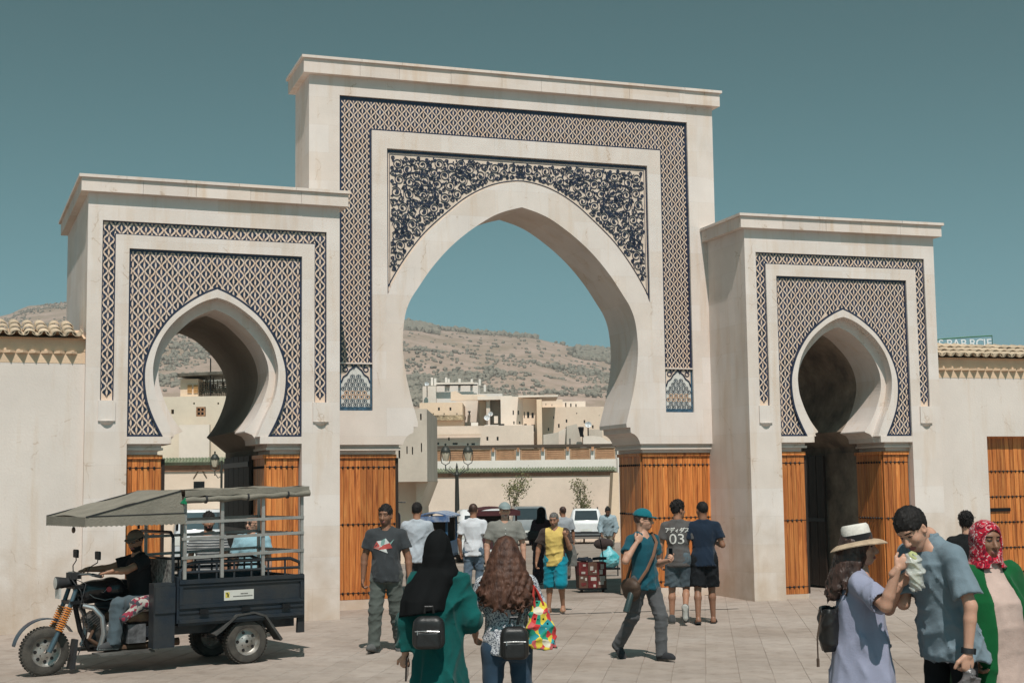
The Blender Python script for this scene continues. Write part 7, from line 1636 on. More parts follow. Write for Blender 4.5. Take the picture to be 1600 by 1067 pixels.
w2.hair(HAIR, vol=.9, nape=-.0, tex=.004, comb=.85, tuft=.45)
S_ = SDF(*w2.box(w2.nb+.12, w2.nb-.12, m=.05), .009)      # collar
S_.slab([(w2.nb-w2.up*.035, w2.ex*.085, w2.fw*.082), (w2.nb+w2.up*.035, w2.ex*.070, w2.fw*.068)], .0); S_.ell(w2.nb+w2.fw*.01, (.064, .064, .12), 0, 's', w2.T); S_.cone(w2.nb+w2.fw*.09-w2.up*.05, w2.nb+w2.fw*.08+w2.up*.06, .02, .045, .004, 's'); np_obj('collar', [S_.mesh()+(0,)], SHB, sh)
b = MB(); q = w2.wrL-w2.fL*.015; d_ = w2.fL; M_ = Matrix.Translation(q) @ Vector(d_).to_track_quat('Z', 'Y').to_matrix().to_4x4(); b.M = M_; b.lathe([(.031, -.016), (.0335, -.016), (.0335, .016), (.031, .016)], 20); wt = b.build('wristwatch', BLKP, w2.g, smooth=True)
b = MB(); b.M = M_; b.box((-.036, 0, 0), (.012, .036, .036)); b.box((0, -.036, 0), (.036, .012, .036)); b.build('watch_case', IRON, wt)
# food in a clear plastic bag
g = empty('food_bag', food, -YAW, 'clear plastic bag with a flatbread wrap held at the mouth of the eating man', 'food')
S_ = SDF((-.12, -.1, -.2), (.12, .1, .14), .0065); S_.slab([((0.02, 0, -.14), (.03, 0, 0), (0, .03, 0)), ((.01, 0, -.05), (.054, 0, 0), (0, .042, 0)), ((0, 0, .04), (.052, 0, 0), (0, .038, 0)), ((-.005, 0, .07), (.042, 0, 0), (0, .034, 0))], .01); S_.ripple(.024, .04, 9)
def film_extra(nt, b, hv, mp): b.inputs['Alpha'].default_value = .62
np_obj('plastic_film', [S_.mesh()+(0,)], mat('plastic_film', (.62, .62, .58), .25, .5, var=.1, bump=.5, extra=film_extra), g)
S_ = SDF((-.1, -.08, -.16), (.1, .08, .14), .008); S_.cone((.012, 0, -.10), (-.005, 0, .055), .028, .032, .01); S_.ripple(.008, .04, 3); np_obj('wrap', [S_.mesh()+(0,)], mat('flatbread', (.50, .46, .26), .8, .2, var=.2, c2=(.30, .36, .14)), g)
# grey plastic carrier in the eating man's left hand
o = world(w2, w2.wrL)+Vector((0, 0, -.30)); g = empty('plastic_bag', o, -YAW, 'crumpled grey plastic bag hanging from the hand of the eating man', 'bag')
S_ = SDF((-.24, -.16, -.3), (.24, .16, .3), .0095); S_.slab([((.02, 0, -.22), (.15, 0, 0), (0, .08, 0)), ((.02, 0, -.08), (.16, 0, 0), (0, .09, 0)), ((.0, 0, .06), (.115, 0, 0), (0, .06, 0)), ((0, 0, .14), (.06, 0, 0), (0, .035, 0)), ((0, 0, .22), (.022, 0, 0), (0, .016, 0))], .02, drape=(.10, 7, .4, .25)); S_.ripple(.028, .075, 12); np_obj('bag_film', [S_.mesh()+(0,)], mat('grey_film', (.14, .125, .125), .28, .5, var=.15, scale=7, fine=40, bump=.6, bdist=.01), g)

# woman in green cardigan and red patterned scarf
w3 = Person(1535, 8.95, 1.70, F(22), 'woman in red patterned headscarf, green cardigan and pink dress', build=1.15, sexw=1.1, pose=dict(head=(6, -3, 0), armR=((.25, .02, -1), (-.05, .45, -.85)), armL=((-.32, .1, -1), (.35, .8, -.1))), skin=SK3, res=.012)
w3.body(hair=HAIR, female=True, hands={'R': dict(curl=.6, palm=(-.6, .3, .3)), 'L': dict(curl=.8, palm=(.6, 0, .5))}, headres=.0065)
robe(w3, 'dress', cloth('pink_jersey', (.50, .37, .32)), [(np.array([0, 0, .60]), w3.ex*.245, w3.fw*.235), (w3.tl(0, .02, -.02), w3.ex*.205, w3.fw*.20), (w3.tl(0, .03, .14), w3.ex*.185, w3.fw*.20), (w3.tl(0, .03, .30), w3.ex*.175, w3.fw*.185), (w3.tl(0, 0, .42), w3.ex*.15, w3.fw*.12), (w3.tl(0, 0, .5), w3.ex*.09, w3.fw*.08), (w3.tl(0, 0, .54), w3.ex*.07, w3.fw*.07)], (.03, 6, 0, .9), 1.4, seed=71, ripple=.009, sleeve_w=.9, e=.0)
GRC = cloth('green_knit', (.004, .09, .026), (.004, .07, .02), scale=5, bump=.35)
S_ = SDF(*w3.box(w3.tl(-.5, -.45, -.45), w3.tl(.5, .45, .6), w3.wrR, w3.wrL, m=.1), .012); k = w3.k
S_.slab([(w3.tl(0, -.02, -.44), w3.ex*.275*k, w3.fw*.26*k), (w3.tl(0, .0, -.1), w3.ex*.265*k, w3.fw*.25*k), (w3.tl(0, .01, .14), w3.ex*.24*k, w3.fw*.235*k), (w3.tl(0, .01, .30), w3.ex*.225*k, w3.fw*.21*k), (w3.tl(0, -.01, .42), w3.ex*.19*k, w3.fw*.145*k), (w3.tl(0, -.01, .49), w3.ex*.12*k, w3.fw*.10*k), (w3.tl(0, -.01, .53), w3.ex*.08*k, w3.fw*.08*k)], .03, drape=(.05, 7, 1, 1.2))
for sh_, el, wr, sg in ((w3.shR, w3.elR, w3.wrR, 1), (w3.shL, w3.elL, w3.wrL, -1)):
    S_.cone(sh_-w3.ex*sg*.06*k, sh_, .07*k, .075*k, .05); S_.cone(sh_, el, .075*k, .07*k, .04, fold=.006); S_.cone(el, el+(wr-el)*.72, .07*k, .062*k, .02, flat=True, fold=.006, seed=3)
S_.ripple(.016, .11, 73, (1, 1, .5))
S_.slab([(w3.tl(-.02, .2, -.50), w3.ex*.17*k, w3.fw*.24*k), (w3.tl(-.01, .2, .1), w3.ex*.115*k, w3.fw*.24*k), (w3.tl(0, .2, .40), w3.ex*.10*k, w3.fw*.24*k), (w3.tl(0, .2, .60), w3.ex*.06*k, w3.fw*.24*k)], .02, 's'); np_obj('cardigan', [S_.mesh()+(0,)], GRC, w3.g)
robe(w3, 'skirt', cloth('red_skirt', (.33, .012, .022)), [(np.array([0, 0, .03]), w3.ex*.31, w3.fw*.29), (np.array([0, 0, .55]), w3.ex*.235, w3.fw*.225), (w3.tl(0, 0, -.12), w3.ex*.20, w3.fw*.19)], (.07, 9, 0, .9), 0.01, seed=75) if False else None
S_ = SDF((-.42, -.4, 0), (.42, .4, .8), .013); S_.slab([((0, 0, .03), w3.ex*.32, w3.fw*.30), ((0, 0, .55), w3.ex*.255, w3.fw*.245), ((0, 0, .72), w3.ex*.20, w3.fw*.19)], .02, drape=(.07, 9, 0, .9)); np_obj('skirt', [S_.mesh()+(0,)], cloth('red_skirt', (.33, .012, .022)), w3.g)
def scarf_extra(nt, b, hv, mp):
    N, L = nt.nodes, nt.links; n = N.new('ShaderNodeTexNoise'); n.inputs['Scale'].default_value = 16; n.inputs['Detail'].default_value = 2; n.inputs['Distortion'].default_value = 2.5; L.new(mp.outputs[0], n.inputs[0]); r = N.new('ShaderNodeValToRGB'); r.color_ramp.interpolation = 'CONSTANT'; L.new(n.outputs[0], r.inputs[0]); e = r.color_ramp.elements
    e[0].position = 0; e[0].color = (.14, .008, .02, 1); e[1].position = .42; e[1].color = (.40, .012, .03, 1); x = e.new(.55); x.color = (.50, .42, .40, 1); x = e.new(.61); x.color = (.36, .02, .04, 1); L.new(r.outputs[0], b.inputs['Base Color'])
hijab(w3, cloth('red_print_scarf', (.4, .05, .06), extra=scarf_extra), -.005, .10, 9, face_open=.085, res=.0095, zt=.104)
phone(w3, w3.wrL, w3.fL, 'phone in the hand of the woman in the green cardigan', w3.up)

# ---------------------------------------------------------------- stacked luggage and bundles
p = onground(921, 26.6); CB = mat('carton_red', (.17, .03, .03), .7, .2, var=.25, scale=6); CW = mat('carton_white', (.50, .46, .42), .8, .2, var=.2, scale=6)
g = empty('luggage_cart', p, -YAW+R(6), 'hand cart stacked with red and white printed cartons beside the arch', 'cart')
b = MB(); b.bb(-.26, .26, -.2, .2, .05, .08); b.tube([(.24, .18, .06), (.27, .22, .62), (.22, .22, .95)], .012, 6); b.tube([(-.24, .18, .06), (-.27, .22, .62), (-.2, .22, .7)], .012, 6); b.build('frame', IRON, g)
for x in (-.2, .2):
    b = MB(); b.lathe([(.05, -.02), (.05, .02)], 14, (x, -.12, .05), 'X'); b.build('wheel', RUB, g, smooth=True)
r = random.Random(4)
for i in range(3):
    for j in range(2):
        x0 = -.255+i*.172; z0 = .082+j*.235; c_ = MB().bb(x0, x0+.166, -.19, .18, z0, z0+.23).build('carton', CB if (i+j) % 2 else mat('carton_brown', (.13, .07, .05), .8, .2, var=.2), g)
        for q in range(4):
            w_, h_ = r.uniform(.03, .11), r.uniform(.03, .09); xx = r.uniform(x0+.01, x0+.155-w_); zz = r.uniform(z0+.01, z0+.22-h_); MB().bb(xx, xx+w_, -.1935+q*-.0006, -.19, zz, zz+h_).build('carton_label', CW if q % 2 else CB, c_)
b = MB()
for q in range(9): b.box((r.uniform(-.2, .2), r.uniform(-.15, .12), .575+r.uniform(0, .04)), (r.uniform(.08, .2), r.uniform(.05, .12), .05), Matrix.Rotation(r.uniform(-.4, .4), 3, 'Z') @ Matrix.Rotation(r.uniform(-.2, .2), 3, 'Y'))
tag(b.build('loose_goods', mat('dark_goods', (.03, .04, .06), .6, .3, var=.4, scale=8), g), kind='stuff')
g = empty('bundle', W(952, 873, 33), -YAW, 'turquoise plastic bundle behind the stacked cartons', 'bundle'); S_ = SDF((-.35, -.25, -.35), (.35, .25, .35), .016); S_.ell((0, 0, 0), (.24, .17, .22), .03); S_.cone((.02, 0, .1), (.0, 0, .27), .1, .03, .06); S_.ripple(.03, .12, 5); np_obj('sack', [S_.mesh()+(0,)], mat('turquoise_film', (.03, .38, .42), .35, .4, var=.2, scale=5, c2=(.25, .5, .55), bump=.5), g)
b = MB(); b.tube([(-.2, .1, -.15), (-.2, .1, -.9), (.2, .1, -.9), (.2, .1, -.15)], .015, 5); b.bb(-.24, .24, -.12, .16, -.24, -.2); b.build('stand', IRON, g)
g = empty('holdall', W(943, 848, 38), -YAW, 'dark brown holdall held by the stooping man', 'bag'); S_ = SDF((-.4, -.2, -.25), (.4, .2, .3), .018); S_.ell((0, 0, -.02), (.27, .14, .15), .03); S_.ripple(.012, .1, 6); np_obj('bag_body', [S_.mesh()+(0,)], cloth('brown_canvas', (.05, .035, .033)), g); MB().tube([(-.12, 0, .1), (-.06, 0, .24), (.06, 0, .24), (.12, 0, .1)], .012, 6).build('handle', LEATHER, g)
# ================================================================ cargo tricycle
TRZ = R(197); TO = Vector((-5.695, -5.668, 0))
tk = empty('cargo_tricycle', TO, TRZ, 'dark blue three wheeled cargo motorcycle with canvas roof and cage', 'tricycle')
NVY = mat('navy_sheet_metal', (.010, .017, .027), .45, .45, var=.25, scale=4, fine=40, bump=.35, bdist=.006, c2=(.030, .030, .030))
SILV = mat('galvanised_bar', (.42, .40, .375), .5, .4, metal=.5, var=.15); CANV = mat('grey_canvas', (.25, .225, .185), .9, .1, var=.14, scale=3, fine=60, bump=.5, bdist=.012, c2=(.18, .165, .135))
ORNG = mat('orange_spring', (.60, .20, .03), .4, .4, var=.1); TYRE = mat('dusty_tyre', (.085, .075, .064), .9, .15, var=.3, scale=8, fine=60, bump=.4, c2=(.04, .037, .034)); STEEL = mat('worn_rim', (.40, .385, .36), .45, .4, metal=.55, var=.25, scale=9, c2=(.20, .17, .14)); ENG = mat('engine_alloy', (.20, .19, .18), .45, .4, metal=.7, var=.35, scale=12, c2=(.06, .055, .05)); BLKM = mat('black_enamel', (.012, .012, .014), .22, .5, var=.2, bump=.05)
def twheel(x, y, r, wd, nm='wheel', holes=5):
    b = MB(); b.lathe([(r*.60, -wd*.42), (r*.74, -wd*.5), (r*.92, -wd*.46), (r*.985, -wd*.34), (r, -wd*.12), (r, wd*.12), (r*.985, wd*.34), (r*.92, wd*.46), (r*.74, wd*.5), (r*.60, wd*.42)], 36, (x, y, r), 'Y', caps=False); t = b.build(nm, TYRE, tk, smooth=True)
    b = MB(); n = 44
    for i in range(n):      # tread blocks
        a = 2*math.pi*i/n; R_ = Matrix.Rotation(-a, 3, 'Y')
        for s in (-1, 1): b.box(Vector((x, y+s*wd*.25, r))+R_ @ Vector((0, 0, r+.001)), (.022, wd*.30, .010), R_)
    tag(b.build('tread', TYRE, t), kind='stuff')
    b = MB(); s = 1
    b.lathe([(r*.60, -wd*.42), (r*.62, -wd*.46), (r*.64, -wd*.42), (r*.60, 0), (r*.62, wd*.46), (r*.60, wd*.40), (r*.55, wd*.18), (r*.50, wd*.12), (r*.30, wd*.16), (r*.20, wd*.30), (.02, wd*.32)], 30, (x, y, r), 'Y', caps=False); b.lathe([(r*.6, -wd*.1), (.02, -wd*.1)], 24, (x, y, r), 'Y', caps=False); rim = b.build('rim', STEEL, t, smooth=True)
    b = MB()
    for i in range(holes):
        a = 2*math.pi*i/holes; b.lathe([(r*.075, wd*.12), (r*.075, wd*.165)], 10, (x+math.cos(a)*r*.41, y, r+math.sin(a)*r*.41), 'Y')
    for i in range(5): a = 2*math.pi*(i+.5)/5; b.lathe([(r*.028, wd*.16), (r*.028, wd*.25)], 6, (x+math.cos(a)*r*.25, y, r+math.sin(a)*r*.25), 'Y')
    b.build('rim_holes', BLKM, rim)
twheel(0, .46, .245, .15, holes=5); twheel(0, -.46, .245, .15); twheel(2.1, 0, .255, .11, holes=8)
b = MB(); b.tube([(0, -.4, .245), (0, .4, .245)], .035, 8); b.sphere((0, 0, .245), .10, 10, 6); 
for s in (-1, 1): b.bb(-.42, .42, s*.34-.03, s*.34+.03, .31, .345); b.bb(-.3, .3, s*.34-.03, s*.34+.03, .28, .308)
b.build('rear_axle', IRON, tk)
# cargo box
X0, X1, YB = -.68, .83, .55
b = MB(); b.bb(X0, X1, -YB, YB, .47, .50); 
for s in (-1, 1): b.bb(X0, 1.1, s*.30-.03, s*.30+.03, .36, .468)
b.build('chassis', NVY, tk)
for s in (-1, 1):
    y0, y1 = sorted((s*YB, s*(YB-.02)))
    b = MB(); b.bb(X0, X1, y0, y1, .50, .96); b.build('side_board', NVY, tk)
    yo = s*(YB+.0); b = MB()
    for z0, z1, d in ((.92, .965, .03), (.885, .905, .016), (.655, .69, .022), (.60, .625, .014), (.50, .535, .026)): a, c = sorted((yo, yo+s*d)); b.bb(X0, X1, a, c, z0, z1)
    for x in (X0+.02, X1-.02): a, c = sorted((yo, yo+s*.022)); b.bb(x-.02, x+.02, a, c, .536, .884) if False else b.bb(x-.02, x+.02, a, c, .695, .883)
    b.build('side_ribs', NVY, tk)
    b = MB()      # hinges / clips
    for x in (-.45, .05, .55): a, c = sorted((yo+s*.026, yo+s*.04)); b.bb(x-.05, x+.05, a, c, .59, .64)
    b.build('hinge', IRON, tk)
b = MB(); b.bb(X0-.02, X0, -YB, YB, .50, .95); b.build('tail_board', NVY, tk); b = MB(); b.bb(X1, X1+.02, -YB, YB, .50, 1.0); b.build('front_board', NVY, tk)
b = MB(); b.prism([[(X0-.03, .30), (X0+.06, .30), (X0+.05, .50), (X0-.03, .50)]], YB-.06, YB-.02); b.build('mud_flap', BLKP, tk)
# tubular top rail
for s in (-1, 1):
    y = s*(YB-.02); b = MB(); b.tube([(X1-.02, y, .96), (X1-.02, y, 1.05), (X1-.10, y, 1.13), (X1-.2, y, 1.145), (X0+.15, y, 1.145), (X0+.04, y, 1.10), (X0+.01, y, 1.0), (X0+.01, y, .96)], .020, 8); b.tube([(X1-.02, y, 1.04), (X0+.02, y, 1.04)], .016, 8)
    for k in range(6): x = X0+.22+k*.21; b.tube([(x, y, .96), (x, y, 1.145)], .012, 6)
    b.build('box_rail', NVY, tk, smooth=True)
# cage of flat bars
for s in (-1, 1):
    y = s*(YB+.005)
    for x in (X1-.06, .33, -.17, X0+.02): MB().bb(x-.018, x+.018, y-.012, y+.012, .97, 1.86 if x > 0 else 1.9).build('cage_post', SILV, tk)
    for z0, z1 in ((1.585, 1.61), (1.405, 1.435), (1.20, 1.235)):
        b = MB(); a = y+s*.014; L_ = [(X1-.02, z0), (X0-.0, z1)]; b.prism([[(L_[0][0], L_[0][1]-.016), (L_[1][0], L_[1][1]-.016), (L_[1][0], L_[1][1]+.016), (L_[0][0], L_[0][1]+.016)]], min(a-.008, a+.008), max(a-.008, a+.008)); b.build('cage_bar', SILV, tk)
for z in (1.60, 1.42, 1.22): MB().bb(X0-.01, X0+.01, -YB, YB, z-.02, z+.02).build('cage_bar', SILV, tk)
b = MB(); b.tube([(X1+.05, -YB+.05, .95), (X1+.05, -YB+.05, 1.42), (X1+.05, -YB+.12, 1.48), (X1+.05, YB-.12, 1.48), (X1+.05, YB-.05, 1.42), (X1+.05, YB-.05, .95)], .018, 8); b.tube([(X1+.05, -YB+.06, 1.2), (X1+.05, YB-.06, 1.2)], .012, 6); b.build('cab_hoop', NVY, tk, smooth=True)
# canvas roof: flat rear, sloping awning, scalloped valance
YC = .62
def zt(x): return 1.93+.03*(X1-x)/(X1-X0) if x < .85 else 1.93-.26*(x-.85)/1.05
xs_ = [X0-.04+i*.1 for i in range(15)]+[.85]+[.85+1.05*i/12 for i in range(1, 13)]; ys_ = [-YC+2*YC*j/12 for j in range(13)]
def sag(x, y): return -.016*math.sin(x*9+1)*math.cos(y*5)-.022*abs(math.sin((x-.1)*3.1))*(1-(y/YC)**2)+.02*(1-(y/YC)**2)
vs = [(x, y, zt(x)+sag(x, y)) for x in xs_ for y in ys_]; nj = len(ys_); b = MB()
b.add(vs, [(i*nj+j, i*nj+j+1, (i+1)*nj+j+1, (i+1)*nj+j) for i in range(len(xs_)-1) for j in range(nj-1)]); b.add([(x, y, z-.006) for x, y, z in vs], [(i*nj+j+1, i*nj+j, (i+1)*nj+j, (i+1)*nj+j+1) for i in range(len(xs_)-1) for j in range(nj-1)]); b.build('canvas_roof', CANV, tk, smooth=True, fixn=False)
for s in (-1, 1):      # gusset and valance
    top = [(x, zt(x)) for x in xs_ if x >= .80]; bot = []
    n = 40
    for i in range(n+1):
        x = 1.9-(1.9-.79)*i/n; bot.append((x, 1.565+.02*(1.9-x)*0+.012*abs(math.sin(math.pi*i/2))))
    b = MB(); b.prism([top+bot], *sorted((s*YC, s*(YC+.006)))); b.build('side_valance', CANV, tk)
    b = MB(); b.tube([(x, s*(YC+.006), zt(x)) for x in xs_ if x >= .84], .008, 5); b.tube([(1.9, s*(YC+.007), 1.675), (.79, s*(YC+.007), 1.69)], .006, 5); b.build('seam', BLKP, tk)
    b = MB(); n = 16; b.tube([(.80-(.80+.73)*i/n, s*(YC-.02), 1.825+.06*i/n+.006*math.sin(i*2.1)) for i in range(n+1)], [.036+.006*math.sin(i*1.7) for i in range(n+1)], 10); ro = b.build('rolled_side', CANV, tk, smooth=True)
    b = MB()
    for x in (.05, .55, -.45): b.lathe([(.046, -.01), (.046, .01)], 12, (x, s*(YC-.02), 1.825+.06*(.80-x)/1.53), 'X')
    b.build('tie', BLKP, ro)
for s in (-1, 1):
    xr = [X0-.04+i*(.84-X0)/20 for i in range(21)]; MB().prism([[(x, zt(x)+.004) for x in xr]+[(x, zt(x)-.055-.012*abs(math.sin(i*1.3))) for i, x in reversed(list(enumerate(xr)))]], *sorted((s*YC, s*(YC+.006)))).build('rear_flap', CANV, tk)
b = MB(); ft = [(-YC, 1.67), (YC, 1.67)]; bot = [(YC-2*YC*i/44, 1.565+.014*abs(math.sin(math.pi*i/2))) for i in range(45)]; b.prism([ft[::-1][::-1]+bot], 1.9, 1.906, 'YZ'); b.build('front_valance', CANV, tk)
b = MB()
for s in (-1, 1): b.tube([(.86, s*.55, 1.5), (.86, s*.58, 1.9)], .014, 6); b.tube([(.86, s*.58, 1.9), (1.88, s*.59, 1.65)], .012, 6)
b.tube([(1.88, -.59, 1.65), (1.88, .59, 1.65)], .012, 6); b.build('awning_frame', IRON, tk)
# wheel arches
for s in (-1, 1):
    b = MB(); y0, y1 = sorted((s*.40, s*.585)); pts = [(.43, .36), (.36, .40), (.16, .555), (-.06, .575), (-.2, .53), (-.33, .36), (-.41, .25)]; inn = [(x*.94, z-.02) for x, z in pts]
    b.prism([pts+inn[::-1]], y0, y1); b.build('wheel_arch', mat('grey_fender', (.085, .082, .078), .7, .2, var=.2, scale=6), tk)
# side of the cab, under-seat boxes
for s in (-1, 1): a, c = sorted((s*.40, s*.54)); MB().bb(.87, 1.11, a, c, .25, .94).build('side_locker', NVY, tk)
b = MB(); b.bb(.87, 1.10, .541, .556, .62, .90); b.build('locker_door', NVY, tk)
b = MB(); b.bb(.86, .90, -.5, .5, .55, 1.18); b.build('seat_back_panel', mat('patterned_vinyl', (.05, .045, .045), .8, .2, var=.6, scale=22, c2=(.35, .33, .3)), tk)
S_ = SDF((.8, -.45, .45), (1.5, .45, .85), .014); S_.slab([((1.14, 0, .52), (.26, 0, 0), (0, .28, 0)), ((1.14, 0, .60), (.29, 0, 0), (0, .30, 0)), ((1.12, 0, .645), (.24, 0, 0), (0, .26, 0))], .03); S_.ripple(.014, .1, 3); np_obj('seat_cushion', [S_.mesh()+(0,)], mat('tan_blanket', (.26, .19, .11), .9, .1, var=.3, scale=6, c2=(.12, .05, .05)), tk)
S_ = SDF((.9, .1, .5), (1.45, .5, .9), .012); S_.ell((1.10, .30, .72), (.19, .10, .085), .03); S_.cone((1.2, .32, .68), (1.36, .33, .57), .055, .04, .03); S_.ripple(.02, .07, 5)
def bl_extra(nt, b, hv, mp):
    N, L = nt.nodes, nt.links; v_ = N.new('ShaderNodeTexVoronoi'); v_.inputs['Scale'].default_value = 34; L.new(mp.outputs[0], v_.inputs[0]); sp = N.new('ShaderNodeSeparateColor'); L.new(v_.outputs['Color'], sp.inputs[0]); r = N.new('ShaderNodeValToRGB'); r.color_ramp.interpolation = 'CONSTANT'; L.new(sp.outputs[0], r.inputs[0]); e = r.color_ramp.elements; e[0].color = (.35, .32, .29, 1); e[1].position = .45; e[1].color = (.22, .03, .05, 1); x = e.new(.7); x.color = (.05, .05, .06, 1); L.new(r.outputs[0], b.inputs['Base Color'])
np_obj('folded_blanket', [S_.mesh()+(0,)], cloth('printed_blanket', (.3, .2, .2), extra=bl_extra), tk)
# tank
S_ = SDF((1.2, -.2, .6), (1.85, .2, 1.1), .010); S_.cone((1.66, 0, .84), (1.36, 0, .87), .115, .125, .03); S_.ell((1.56, 0, .88), (.18, .15, .10), .03); S_.cone((1.40, 0, .90), (1.24, 0, .82), .1, .06, .03); v, q = S_.mesh(); np_obj('fuel_tank', [(v, q, 0)], BLKM, tk)
b = MB(); b.tube([(1.69, .105, .86), (1.62, .138, .80), (1.50, .135, .765), (1.40, .118, .78)], .005, 5); b.tube([(1.64, .12, .90), (1.52, .148, .85), (1.47, .145, .90)], .004, 5); b.build('tank_stripe', CHROME, tk); MB().lathe([(.001, 0), (.03, 0), (.028, .006), (.001, .008)], 12, (1.46, .146, .88), 'Y').build('tank_badge', mat('badge_red', (.4, .03, .04), .4, .4), tk)
# fork, springs, fender, lamps
for s in (-1, 1):
    y = s*.115; b = MB(); b.tube([(2.09, y, .255), (2.02, y, .40)], .030, 10); b.tube([(2.02, y, .40), (1.865, y, .74), (1.80, y, .93)], .024, 10); b.build('fork_leg', mat('fork_blue_steel', (.10, .15, .18), .35, .5, metal=.5), tk, smooth=True)
    b = MB()
    for k in range(11): t = k/10; b.lathe([(.036, -.007), (.042, -.004), (.042, .004), (.036, .007)], 14, (0, 0, 0)) if False else None
    for k in range(11):
        t = k/10; c = Vector((1.985, y, .475)).lerp(Vector((1.885, y, .70)), t); bb_ = MB(); b.M = Matrix.Translation(c) @ Vector((-.1, 0, .225)).to_track_quat('Z', 'Y').to_matrix().to_4x4(); b.lathe([(.030, -.008), (.043, -.006), (.043, .006), (.030, .008)], 14)
    b.build('fork_spring', ORNG, tk, smooth=True)
b = MB(); b.M = Matrix.Translation((0, -.055, 0)); n = 14; R_ = .335
arc = [(2.1+R_*math.cos(R(12)+t*R(135)/n), .27+R_*math.sin(R(12)+t*R(135)/n)) for t in range(n+1)]
b.prism([arc+[(x*.997+.003*2.1, z-.012) for x, z in arc[::-1]]], 0, .11); b.build('front_fender', mat('fender_blue', (.025, .05, .075), .35, .5), tk, smooth=True)
b = MB(); b.bb(1.74, 1.84, -.15, .15, .90, .94); b.bb(1.76, 1.88, -.15, .15, .74, .775); b.tube([(1.74, 0, .70), (1.80, 0, 1.0)], .03, 8); b.build('fork_yoke', IRON, tk)
S_ = SDF((1.8, -.14, .85), (2.1, .14, 1.08), .009); S_.cone((1.86, 0, .965), (1.985, 0, .965), .05, .068, .02); S_.plane((2.0, 0, 0), (1, 0, 0)); np_obj('headlamp', [S_.mesh()+(0,)], BLKP, tk); MB().lathe([(.001, .006), (.058, .002), (.06, 0)], 16, (2.0, 0, .965), 'X').build('headlamp_lens', mat('lamp_lens', (.45, .45, .42), .1, .5, bump=.3), tk)
MB().bb(1.955, 1.975, -.07, .07, .80, .91).build('plate_shield', mat('clear_shield', (.50, .49, .46), .3, .5), tk)
b = MB(); b.tube([(1.66, .37, 1.04), (1.72, .25, 1.06), (1.77, .12, 1.05), (1.78, 0, 1.03), (1.77, -.12, 1.05), (1.72, -.25, 1.06), (1.66, -.37, 1.04)], .012, 8); b.build('handlebar', CHROME, tk, smooth=True)
for s in (-1, 1):
    MB().tube([(1.70, s*.29, 1.052), (1.645, s*.40, 1.035)], .018, 8).build('grip', BLKP, tk); MB().tube([(1.73, s*.22, 1.065), (1.755, s*.30, 1.06), (1.72, s*.40, 1.045)], .006, 5).build('lever', CHROME, tk)
    mo = MB().tube([(1.73, s*.22, 1.06), (1.72, s*.26, 1.13), (1.66, s*.33, 1.18), (1.66, s*.34, 1.22)], .006, 6).build('mirror_stem', BLKP, tk); b = MB(); b.prism([[(-.06, -.04), (.055, -.045), (.06, .03), (.045, .045), (-.05, .045), (-.065, .03)]], -.012, .012, 'YZ'); o = b.build('mirror', BLKP, mo); o.location = (1.66, s*.34, 1.255)
b = MB(); b.bb(1.74, 1.86, -.07, .07, 1.0, 1.07); b.build('instruments', BLKP, tk)
b = MB()
for (p0, p1, p2) in (((1.84, .06, 1.0), (1.78, .17, .88), (1.70, .12, .62)), ((1.82, -.03, 1.02), (1.72, .16, .95), (1.78, .15, .7)), ((1.8, .05, .9), (1.74, .15, .6), (1.72, .1, .3)), ((1.76, .1, .85), (1.68, .16, .5), (1.78, .12, .2))): b.tube([p0, p1, p2], .006, 5)
b.build('cables', BLKP, tk, smooth=True)
# frame, engine, footboard
b = MB(); b.tube([(1.80, 0, .80), (1.72, 0, .45), (1.62, 0, .24), (1.2, 0, .22), (.85, 0, .36)], .028, 8)
for s in (-1, 1): b.tube([(1.78, s*.03, .72), (1.35, s*.12, .66), (.9, s*.2, .5)], .02, 8)
b.build('frame_tubes', IRON, tk, smooth=True)
for s in (-1, 1): MB().tube([(1.74, s*.16, .72), (1.66, s*.24, .70), (1.58, s*.28, .60), (1.56, s*.28, .42), (1.60, s*.25, .25)], .028, 8).build('crash_bar', CHROME, tk, smooth=True)
b = MB(); b.M = Matrix.Translation((1.38, 0, .40)); b.lathe([(.10, -.15), (.13, -.12), (.13, .12), (.10, .15)], 16, axis='Y'); b.bb(-.22, .12, -.10, .10, -.14, .06)
b.M = Matrix.Translation((1.53, 0, .45)) @ Matrix.Rotation(R(35), 4, 'Y')
for k in range(7): b.box((0, 0, .02+k*.026), (.16, .17, .012))
b.box((0, 0, .1), (.12, .13, .2)); b.M = Matrix(); b.lathe([(.06, .0), (.07, .02), (.03, .05)], 12, (1.30, .15, .36), 'Y'); b.build('engine', ENG, tk, smooth=False)
MB().tube([(1.58, .08, .5), (1.66, .12, .36), (1.5, .17, .24), (1.1, .22, .26), (.7, .25, .28)], [.02, .022, .03, .04, .045], 8).build('exhaust', mat('rusty_pipe', (.14, .08, .05), .7, .3, metal=.4, var=.3), tk, smooth=True)
b = MB(); b.bb(1.05, 1.66, .20, .44, .205, .225); b.bb(1.05, 1.66, -.44, -.20, .205, .225); b.tube([(1.0, .40, .23), (.92, .46, .33)], .008, 5); b.build('footboard', mat('footboard_grey', (.12, .115, .105), .8, .2, var=.3), tk)
b = MB(); b.prism([[(1.84, .05), (1.79, .05), (1.76, .36), (1.79, .36)]], -.07, .07); b.build('splash_guard', BLKP, tk)
b = MB(); b.bb(1.10, 1.30, .16, .30, .30, .50); bt = b.build('battery_cover', mat('grey_sack', (.14, .14, .145), .7, .3, var=.4, scale=9), tk)
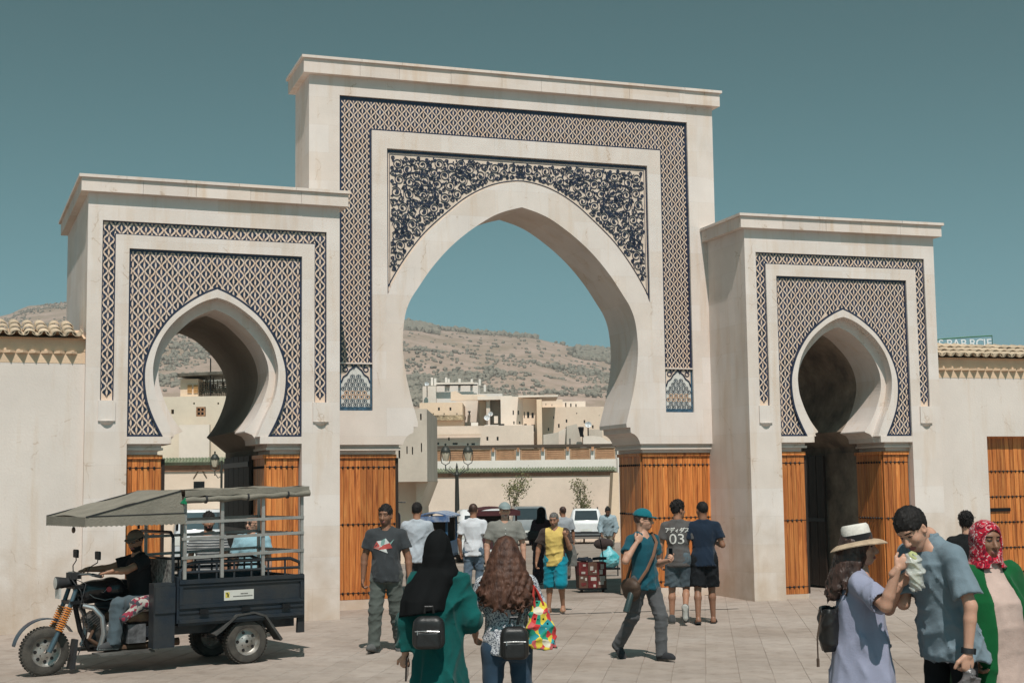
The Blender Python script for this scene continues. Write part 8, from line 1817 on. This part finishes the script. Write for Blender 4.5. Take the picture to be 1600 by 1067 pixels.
# paper notice on the side board
st = MB().bb(-.06, .30, YB+.0015, YB+.004, .715, .825).build('notice_plate', mat('notice_white', (.58, .57, .52), .5, .3, var=.06), tk)
MB().bb(.235, .285, YB+.0042, YB+.0055, .745, .805).build('notice_logo', mat('notice_yellow', (.62, .50, .08), .5, .3), st); b = MB(); b.bb(.245, .262, YB+.0056, YB+.0062, .752, .785); b.bb(.255, .275, YB+.0063, YB+.0068, .785, .798); b.build('notice_emblem', BLKP, st)
b = MB()
rr = random.Random(2)
for row, (x0, x1) in enumerate(((.02, .10), (-.04, .19))):
    x = x1
    while x > x0: w_ = rr.uniform(.006, .014); b.bb(x-w_, x, YB+.0042, YB+.005, .775-row*.026, .787-row*.026); x -= w_+.004
b.build('notice_lettering', BLKP, st)
b = MB(); b.prism([[(.80, 1.86), (.86, 1.80), (.78, 1.78)]], YC+.008, YC+.014); b.build('green_patch', mat('green_rag', (.01, .2, .09), .8, .2), tk)
g = empty('hanging_ornament', TO, TRZ, 'small brown ornament hanging from the awning front', 'ornament'); b = MB(); b.tube([(1.88, .2, 1.64), (1.88, .2, 1.56)], .004, 5); b.sphere((1.88, .2, 1.53), .022, 8, 6, (1, 1, 1.6)); b.build('pendant', BROWNL, g)

# driver
hx = Matrix.Rotation(TRZ, 3, 'Z') @ Vector((1.03, 0, 0)); dl = TO+hx
def tw(x, y, z): return TO+Matrix.Rotation(TRZ, 3, 'Z') @ Vector((x, y, z))
dr = Person(0, 0, 1.68, TRZ-R(90), 'tricycle driver in black t-shirt, cap and sunglasses gripping the handlebar', loc=dl, build=1.04, pose=dict(hip=.705, lean=7, head=(-38, -2, 0), tL=tw(1.63, .36, 1.06), tR=tw(1.63, -.36, 1.06), pL=(-.6, -.2, -1), pR=(.6, -.2, -1), legL=((-.42, .95, .02), (-.02, .12, -1)), legR=((.42, .95, .02), (.02, .12, -1)), footL=(-.2, 1, .05), footR=(.2, 1, .05)), skin=SK1, res=.0125)
dr.body(beard=1, hands={'L': dict(curl=1.1, d=(.25, 1, -.1), palm=(.1, .2, -1)), 'R': dict(curl=1.1, d=(-.25, 1, -.1), palm=(-.1, .2, -1))}); dr.top('t_shirt', cloth('faded_black_tee', (.018, .018, .019), sheen=0), .62, .016, -.08, seed=81, ripple=.016); dr.trousers('trousers', cloth('slate_trousers', (.075, .10, .115)), 1.0, .014, 1.15, seed=82, ripple=.016); dr.shoes('sneaker', cloth('grey_trainer', (.06, .06, .062)), mat('white_sole', (.35, .35, .34), .8, .2)); dr.hair(HAIR, vol=.5); dr.glasses(); dr.cap(cloth('tan_cap', (.20, .16, .12)))
# ================================================================ air between the square and the hills
hz = bpy.data.materials.new('dusty_air'); hz.use_nodes = True; nt = hz.node_tree; nt.nodes.remove(nt.nodes['Principled BSDF'])
pv = nt.nodes.new('ShaderNodeVolumePrincipled'); pv.inputs['Color'].default_value = (.93, .93, .95, 1); pv.inputs['Density'].default_value = .00030; pv.inputs['Anisotropy'].default_value = .2
nt.links.new(pv.outputs[0], nt.nodes['Material Output'].inputs['Volume'])
hzo = MB().bb(-1600, 2200, -60, 2600, -8, 235).build('haze', hz); tag(hzo, kind='stuff')
